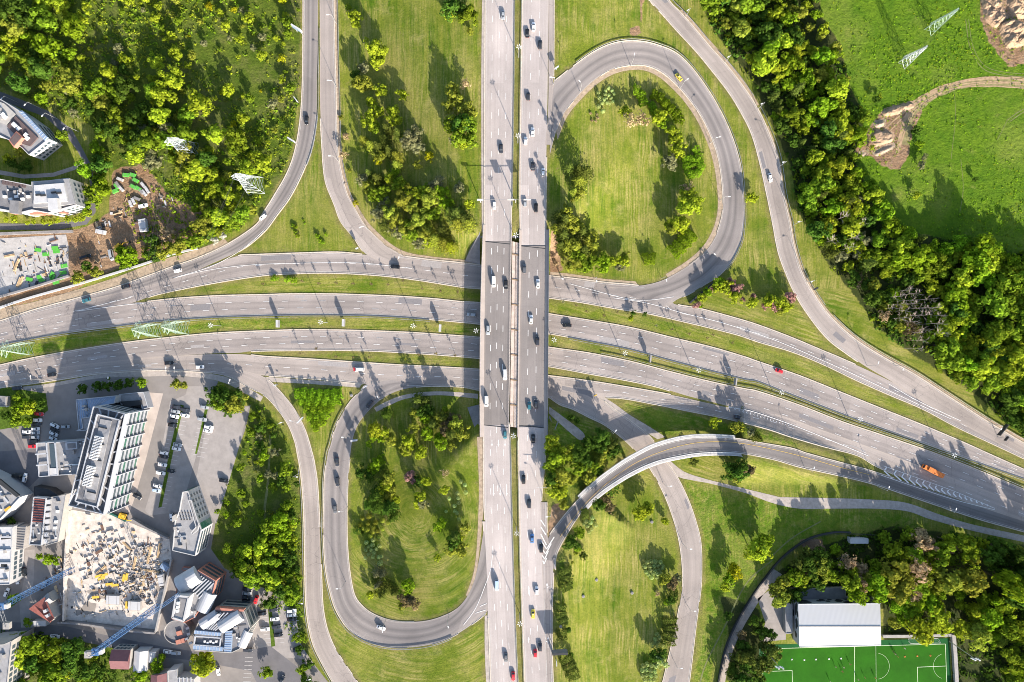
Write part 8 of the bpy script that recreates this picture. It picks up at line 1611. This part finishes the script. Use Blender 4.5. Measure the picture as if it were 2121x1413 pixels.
def person_meshes(pose):
    st = .28 if pose == 'run' else .05
    V = [(0, 0, .95), (0, 0, 1.15), (0.02, 0, 1.38), (.02, 0, 1.5), (.03, 0, 1.6), (.035, 0, 1.73)]; E = [(0, 1), (1, 2), (2, 3), (3, 4), (4, 5)]; Rr = [(.13, .1), (.13, .1), (.15, .1), .055, .085, .08]
    def chain(parent, pts, rs):
        p = parent
        for q, r in zip(pts, rs): V.append(q); Rr.append(r); E.append((p, len(V) - 1)); p = len(V) - 1
        return p
    for s in (-1, 1):
        f = s * st
        a = chain(0, [(.0, s * .1, .88), (f * .7, s * .11, .5), (f * 1.0 - (.14 if f < 0 else 0), s * .11, .08), (f * 1.0 + .16 - (.14 if f < 0 else 0), s * .12, .04)], [.085, .058, .042, .035])
        h = chain(2, [(.02, s * .2, 1.4), (-f * .6, s * .25, 1.13), (-f * .9 + .1, s * .26, .9), (-f * 1.0 + .13, s * .26, .84)], [.052, .042, .03, .03])
        x, y, z = V[h]
        for k, L in enumerate((.075, .085, .08, .065)): yy = y + (k - 1.5) * .021; chain(h, [(x + .02, yy, z - .035), (x + .035 + .006 * k, yy, z - .035 - L * .6)], [.009, .008])
        chain(h, [(x + .035, y - s * .03, z + .0), (x + .06, y - s * .035, z - .03)], [.01, .008])
    body = skinned('body', V, E, Rr, SKIN)
    shirt = skinned('shirt', [(0, 0, .98), (0, 0, 1.15), (.02, 0, 1.38), (.02, 0, 1.46), (.02, .22, 1.4), (0, .26, 1.25), (.02, -.22, 1.4), (0, -.26, 1.25)], [(0, 1), (1, 2), (2, 3), (2, 4), (4, 5), (2, 6), (6, 7)], [(.155, .125), (.155, .125), (.175, .125), .07, .072, .065, .072, .065], SKIN)
    shorts = skinned('shorts', [(0, 0, 1.0), (0, 0, .9), (st * .3, .12, .78), (st * .6, .125, .6), (-st * .3, -.12, .78), (-st * .6, -.125, .6)], [(0, 1), (1, 2), (2, 3), (1, 4), (4, 5)], [(.15, .12), (.14, .12), .105, .095, .105, .095], SKIN)
    mb = MB(); mb.ball((.02, 0, 1.73), .1, 0, 10, 6, (1.05, .92, .9)); hair = mb.mesh('hair', HAIR); nb = MB()
    for s in (-1, 1): nb.ball((.115, s * .032, 1.68), .014, 0, 6, 4)
    nb.ball((.125, 0, 1.65), .018, 0, 6, 4); nb.ball((.112, 0, 1.61), .022, 0, 6, 4, (.5, 1, .4)); face = nb.mesh('face', mat('facial_features', (.2, .08, .07), .6))
    return body, shirt, shorts, hair, face
PM = {p: person_meshes(p) for p in ('run', 'stand')}
KIT = {'red': (.5, .05, .03), 'white': (.6, .6, .6), 'dark': (.03, .035, .05), 'orange': (.6, .22, .04)}; KM = {k: mat(k + '_kit', c, .8) for k, c in KIT.items()}; KS = {}
PEOPLE = []
def player(u, v, shirt, shorts, pose, a, label):
    x, y, z = g(u, v); o = empty('person', (x, y, z + .062), a); b, s, h, hr, fc = PM[pose]; link('body', b, o); link('hair', hr, o); link('face', fc, o)
    for me, nm, c in ((s, 'shirt', shirt), (h, 'shorts', shorts)):
        k = (nm, c, pose)
        if k not in KS: m_ = me.copy(); m_.materials.clear(); m_.materials.append(KM[c]); KS[k] = m_
        link(nm, KS[k], o)
    tag(o, label, 'person', 'footballers on the pitch')
for r in ((1729, 1379.5, 'white', 'dark', 'stand', 1, 'person in white shirt and dark shorts standing left of the pitch halfway line'), (1746, 1381, 'white', 'white', 'run', 2, 'person all in white running just left of the halfway line'), (1743, 1389, 'red', 'dark', 'run', .4, 'person in red shirt running just below the player in white'), (1759, 1374, 'red', 'white', 'run', 1.7, 'person in red shirt and white shorts running beside the halfway line'), (1790, 1402, 'red', 'dark', 'stand', 4, 'person in red shirt standing right of the halfway line near the frame bottom'), (1776, 1406, 'white', 'dark', 'run', 3, 'person in white shirt running on the halfway line near the frame bottom'), (1811, 1402, 'orange', 'dark', 'stand', 2, 'person in orange shirt standing beside the thin second line near the frame bottom'), (1718, 1410, 'white', 'white', 'stand', 1.2, 'person in white kit at the bottom of the left half'), (1848, 1348, 'dark', 'dark', 'stand', 5, 'person in dark kit in the small group near the upper touchline, left one'), (1852, 1353, 'white', 'dark', 'stand', 2.2, 'person in white shirt in the small group near the upper touchline, middle one'), (1857, 1358, 'orange', 'dark', 'stand', 3.6, 'person in orange shirt in the small group near the upper touchline, right one'), (1872, 1341, 'white', 'white', 'run', .2, 'person in white kit alone near the upper touchline')): player(*r)
for i, (u, v) in enumerate(((1640, 1366), (1666, 1367), (1690, 1366), (1717, 1365), (1742, 1364), (1874, 1360), (1900, 1359), (1927, 1358))):
    x, y, z = g(u, v); mb = MB(); mb.bar((0, 0, 0), (0, 0, .35), .3, n=10, r2=.05); mb.bar((0, 0, 0), (0, 0, .03), .4, n=10); o = mb.obj('training_cone', CP['orange'] if i > 4 else M['lampwhite']); o.location = (x, y, z + .062)
    tag(o, ('%s of the five white training cones on the left half' % ('leftmost', 'second from the left', 'middle one', 'second from the right', 'rightmost')[i]) if i < 5 else ('%s of the three orange training cones on the right half' % ('leftmost', 'middle one', 'rightmost')[i - 5]), 'cone', 'training cones on the pitch')
# ------------------------------------------------------------------ labels that single things out
LMK = [('the sign gantry', 1068, 410), ('the yellow taxi on the loop', 1405, 161), ('the white saloon on the outer slip road', 1594, 369), ('the coiled hedge', 1433, 345), ('the silver willow', 856, 295), ('the golden bush by the willow', 890, 326), ('the topiary cluster', 1254, 205),
 ('the slip road pylon', 530, 386), ('the upper left pylon', 400, 317), ('the slender green pylon', 1945, 45), ('the slender white pylon', 1890, 115), ('the dirt track fork', 1890, 220), ('the rubble heap', 1822, 290), ('the bare pale trunks', 1875, 645), ('the orange lorry', 1927, 974), ('the white sports hall', 1738, 1295), ('the white hut', 1780, 1120), ('the planted triangle', 660, 830),
 ('the flyover end', 1500, 920), ('the flyover start', 1160, 1110), ('the bridge top', 1068, 500), ('the bridge bottom', 1065, 885), ('the purple bush', 850, 985), ('the olive topiary cluster', 770, 1085), ('the slanting bar hedge', 1410, 503), ('the oval hedge', 1340, 537), ('the office block', 230, 950), ('the corner office', 395, 1080), ('the vaulted office', 405, 1230), ('the skylight office', 455, 1310), ('the red tiled house', 85, 1262), ('the maroon house', 250, 1366),
 ('the upper apartment block', 50, 270), ('the lower apartment block', 80, 405), ('the green crates', 265, 375), ('the car park corner', 470, 830), ('the white blossom tree', 450, 495), ('the footpath bend', 1450, 995), ('the slip road nose', 740, 525), ('the black car on the slip road', 636, 250), ('the curved hedge', 1385, 225), ('the loop exit', 1150, 172), ('the dense topiary cluster', 1355, 1175), ('the bottom topiary cluster', 1343, 1395), ('the long dark hedge', 1383, 1305), ('the dark billboard', 1160, 1341),
 ('the yellow-green pair of trees', 1515, 1190), ('the round olive tree', 420, 1378), ('the meadow corner', 1850, 480), ('the right end of the wood', 2060, 880), ('the slip road bend', 590, 380), ('the construction pit', 240, 1180), ('the goal frames', 1912, 1328), ('the ramp bend', 1445, 1140), ('the loop bottom', 840, 1310), ('the lone yellow-green tree', 1331, 1057), ('the outer slip road lamp', 1570, 226)]
DIRS = ['right of', 'below right of', 'below', 'below left of', 'left of', 'above left of', 'above', 'above right of']
ORD = ['', 'second ', 'third ', 'fourth ', 'fifth ']
def dirword(du, dv):
    a = math.atan2(dv, du); return DIRS[int(round(a / (math.pi / 4))) % 8]
def nw(s): return len(s.split())
def auto(items):
    """each thing is named by its look and its rank among its like beside a landmark"""
    rank = {}
    for it in items:
        c = sorted(LMK, key=lambda L: (L[1] - it['u']) ** 2 + (L[2] - it['v']) ** 2)[:14]
        it['opt'] = [(math.hypot(it['u'] - x, it['v'] - y), n, dirword(it['u'] - x, it['v'] - y)) for n, x, y in LMK if (n, x, y) in c or math.hypot(it['u'] - x, it['v'] - y) < 260]
        for n, x, y in LMK: rank.setdefault((it['look'], n, dirword(it['u'] - x, it['v'] - y)), []).append((math.hypot(it['u'] - x, it['v'] - y), id(it)))
    for k in rank: rank[k].sort()
    for it in items:
        it['lab'] = None; best = []
        for dist, n, d in it['opt']:
            if dist < 6: continue
            r = [q for _, q in rank[(it['look'], n, d)]].index(id(it))
            if r < 5 and nw(f"{it['look']}, {ORD[r]}closest one {d} {n}") <= 16: best.append((dist + 130 * r, r, n, d))
        if not best: continue
        _, r, n, d = min(best); tail = f"{ORD[r]}closest one {d} {n}" if r else f"closest one {d} {n}"
        full = f"{it['look']} {it['where']}, {tail}"; it['lab'] = full if it['where'] and nw(full) <= 16 else f"{it['look']}, {tail}"
def assign(items):
    auto(items)
    for it in items:
        lab = it['lab']
        if lab is None: lab = f"{it['look']} {it['where']}"; it['group'] = it.get('group') or f"{it['look']}s {it['where']}"
        lab = ' '.join(lab.split()[:16]); tag(it['o'], lab, it['cat'], it.get('group'))
# plants
CATN = {'broadleaf_tree': 'tree', 'conifer_tree': 'conifer', 'topiary_bush': 'topiary', 'sapling': 'sapling', 'bare_tree': 'bare tree', 'shrub': 'shrub'}
items = []
cl = {}
for p in PLANTS:
    if 'o' not in p: continue
    k = p['k']; tone = TONE[p['tone']][0]
    if k == 'topiary_bush':
        cl.setdefault(p['where'], []).append(p); continue
    sz = 'small' if p['r'] < 3.4 else ('large' if p['r'] > 6.3 else 'mid-sized')
    if k == 'sapling': look = f'{tone} thin sapling'
    elif k == 'bare_tree': look = 'tall bare pale trunk'
    elif k == 'conifer_tree': look = f'{sz} {tone} conifer'
    elif k == 'shrub': look = f'{tone} shrub'
    else: look = f'{sz} {tone} {"open-branched " if p["shape"] == "wispy" else ""}tree'
    p['short'] = nw(look) + nw(p['where']) > 10
    items.append(dict(o=p['o'], look=look, where=p['where'], u=p['u'], v=p['v'], cat=CATN[k], group=p['group'], short=p['short']))
for wh, L in cl.items():
    bl_ = [p for p in L]; cu = sum(p['u'] for p in bl_) / len(bl_); cv = sum(p['v'] for p in bl_) / len(bl_); ext = {}
    for nm, key in (('leftmost', lambda p: p['u']), ('rightmost', lambda p: -p['u']), ('topmost', lambda p: p['v']), ('lowest', lambda p: -p['v']), ('largest', lambda p: -p['r']), ('most central', lambda p: (p['u'] - cu) ** 2 + (p['v'] - cv) ** 2)):
        for p in sorted(bl_, key=key):
            if id(p) not in ext: ext[id(p)] = nm; break
    sect = {}
    for p in bl_:
        nm = ext.get(id(p)); sh = wh.replace('in the ', '')
        if nm is None:
            d = dirword(p['u'] - cu, p['v'] - cv).replace(' of', ''); sect.setdefault(d, []).append(p); continue
        tag(p['o'], f'{nm} clipped round bush {wh}', 'topiary', 'clipped round bushes ' + wh)
    for d, Q in sect.items():
        Q.sort(key=lambda p: (p['u'] - cu) ** 2 + (p['v'] - cv) ** 2)
        for i, p in enumerate(Q):
            nm = ('inner' if i == 0 else 'outer' if i == len(Q) - 1 else 'middle') if len(Q) > 1 else 'only'
            side = {'right': 'right side', 'below right': 'lower right', 'below': 'bottom', 'below left': 'lower left', 'left': 'left side', 'above left': 'upper left', 'above': 'top', 'above right': 'upper right'}[d]
            lab = f'{nm + " " if nm != "only" else ""}clipped bush at the {side} {wh.replace("in the", "of the")}'
            tag(p['o'], ' '.join(lab.split()[:16]), 'topiary', 'clipped round bushes ' + wh)
for d in VEH:
    if d['label']: tag(d['o'], d['label'], d['cat'], d['group'])
assign(items)
for o, wh, t in HEDGES: tag(o, ('dark clipped hedge, ' if t == 'C' else 'bright green clipped hedge, ') + wh, 'hedge')
LMK_BASE = LMK
LMK = LMK + [('the yard tree', 52, 850), ('the blue wing', 200, 850), ('the planted strip', 375, 870), ('the upper end of the planted strip', 385, 835), ('the lower end of the planted strip', 340, 1040), ('the grey annex', 120, 950), ('the factory', 0, 1160), ('the long shed', 78, 1080), ('the narrow hedge strip', 563, 1295), ('the round terrace', 366, 1310), ('the white roofed house', 292, 1370), ('the red parked car', 531.5, 1241), ('the left slab', 70, 560), ('the dirt yard bush', 255, 535)]
assign([dict(d) for d in VEH if not d['label']])
for d in LAMPS: d['short'] = False
assign(LAMPS)
assign([dict(o=o, look=lk, where='', u=u, v=v, cat=cat, group=None) for o, lk, cat, u, v in SITE_THINGS])
# ------------------------------------------------------------------ camera, sun, sky
cam = bpy.data.cameras.new('camera'); co = bpy.data.objects.new('camera', cam); col.objects.link(co)
co.location = (0, 0, H); co.rotation_euler = (0, 0, 0)
cam.sensor_fit = 'HORIZONTAL'; cam.angle = 2 * math.atan(2121 * S / 2 / H); cam.clip_start = 1; cam.clip_end = 6000
scene.camera = co
az = math.atan2(-SHADOW[1], -SHADOW[0])
sd = Vector((math.cos(az) * math.cos(SUN_EL), math.sin(az) * math.cos(SUN_EL), math.sin(SUN_EL)))
sl = bpy.data.lights.new('sun', 'SUN'); sl.energy = 5.0; sl.angle = math.radians(.5); sl.color = (1.0, .9, .78)
so = bpy.data.objects.new('sun', sl); col.objects.link(so); so.rotation_euler = sd.to_track_quat('Z', 'Y').to_euler(); so.location = (100, -200, 200)
wd_ = bpy.data.worlds.new('World'); scene.world = wd_; wd_.use_nodes = True; nt = wd_.node_tree
sky = nt.nodes.new('ShaderNodeTexSky'); sky.sky_type = 'NISHITA'; sky.sun_disc = False; sky.sun_elevation = SUN_EL; sky.sun_rotation = math.pi / 2 - az
sky.air_density = 1.0; sky.dust_density = 1.5
nt.links.new(sky.outputs[0], nt.nodes['Background'].inputs[0]); nt.nodes['Background'].inputs[1].default_value = .115
vs = scene.view_settings; scene.display_settings.display_device = 'sRGB'; vs.view_transform = 'Standard'; vs.look = 'None'; vs.gamma = 1; vs.use_curve_mapping = False; vs.exposure = 1.55
scene.render.resolution_x = 1024; scene.render.resolution_y = 682
scene.cycles.filter_width = 0.95
scene.cycles.max_bounces = 5; scene.cycles.diffuse_bounces = 3; scene.cycles.use_denoising = True
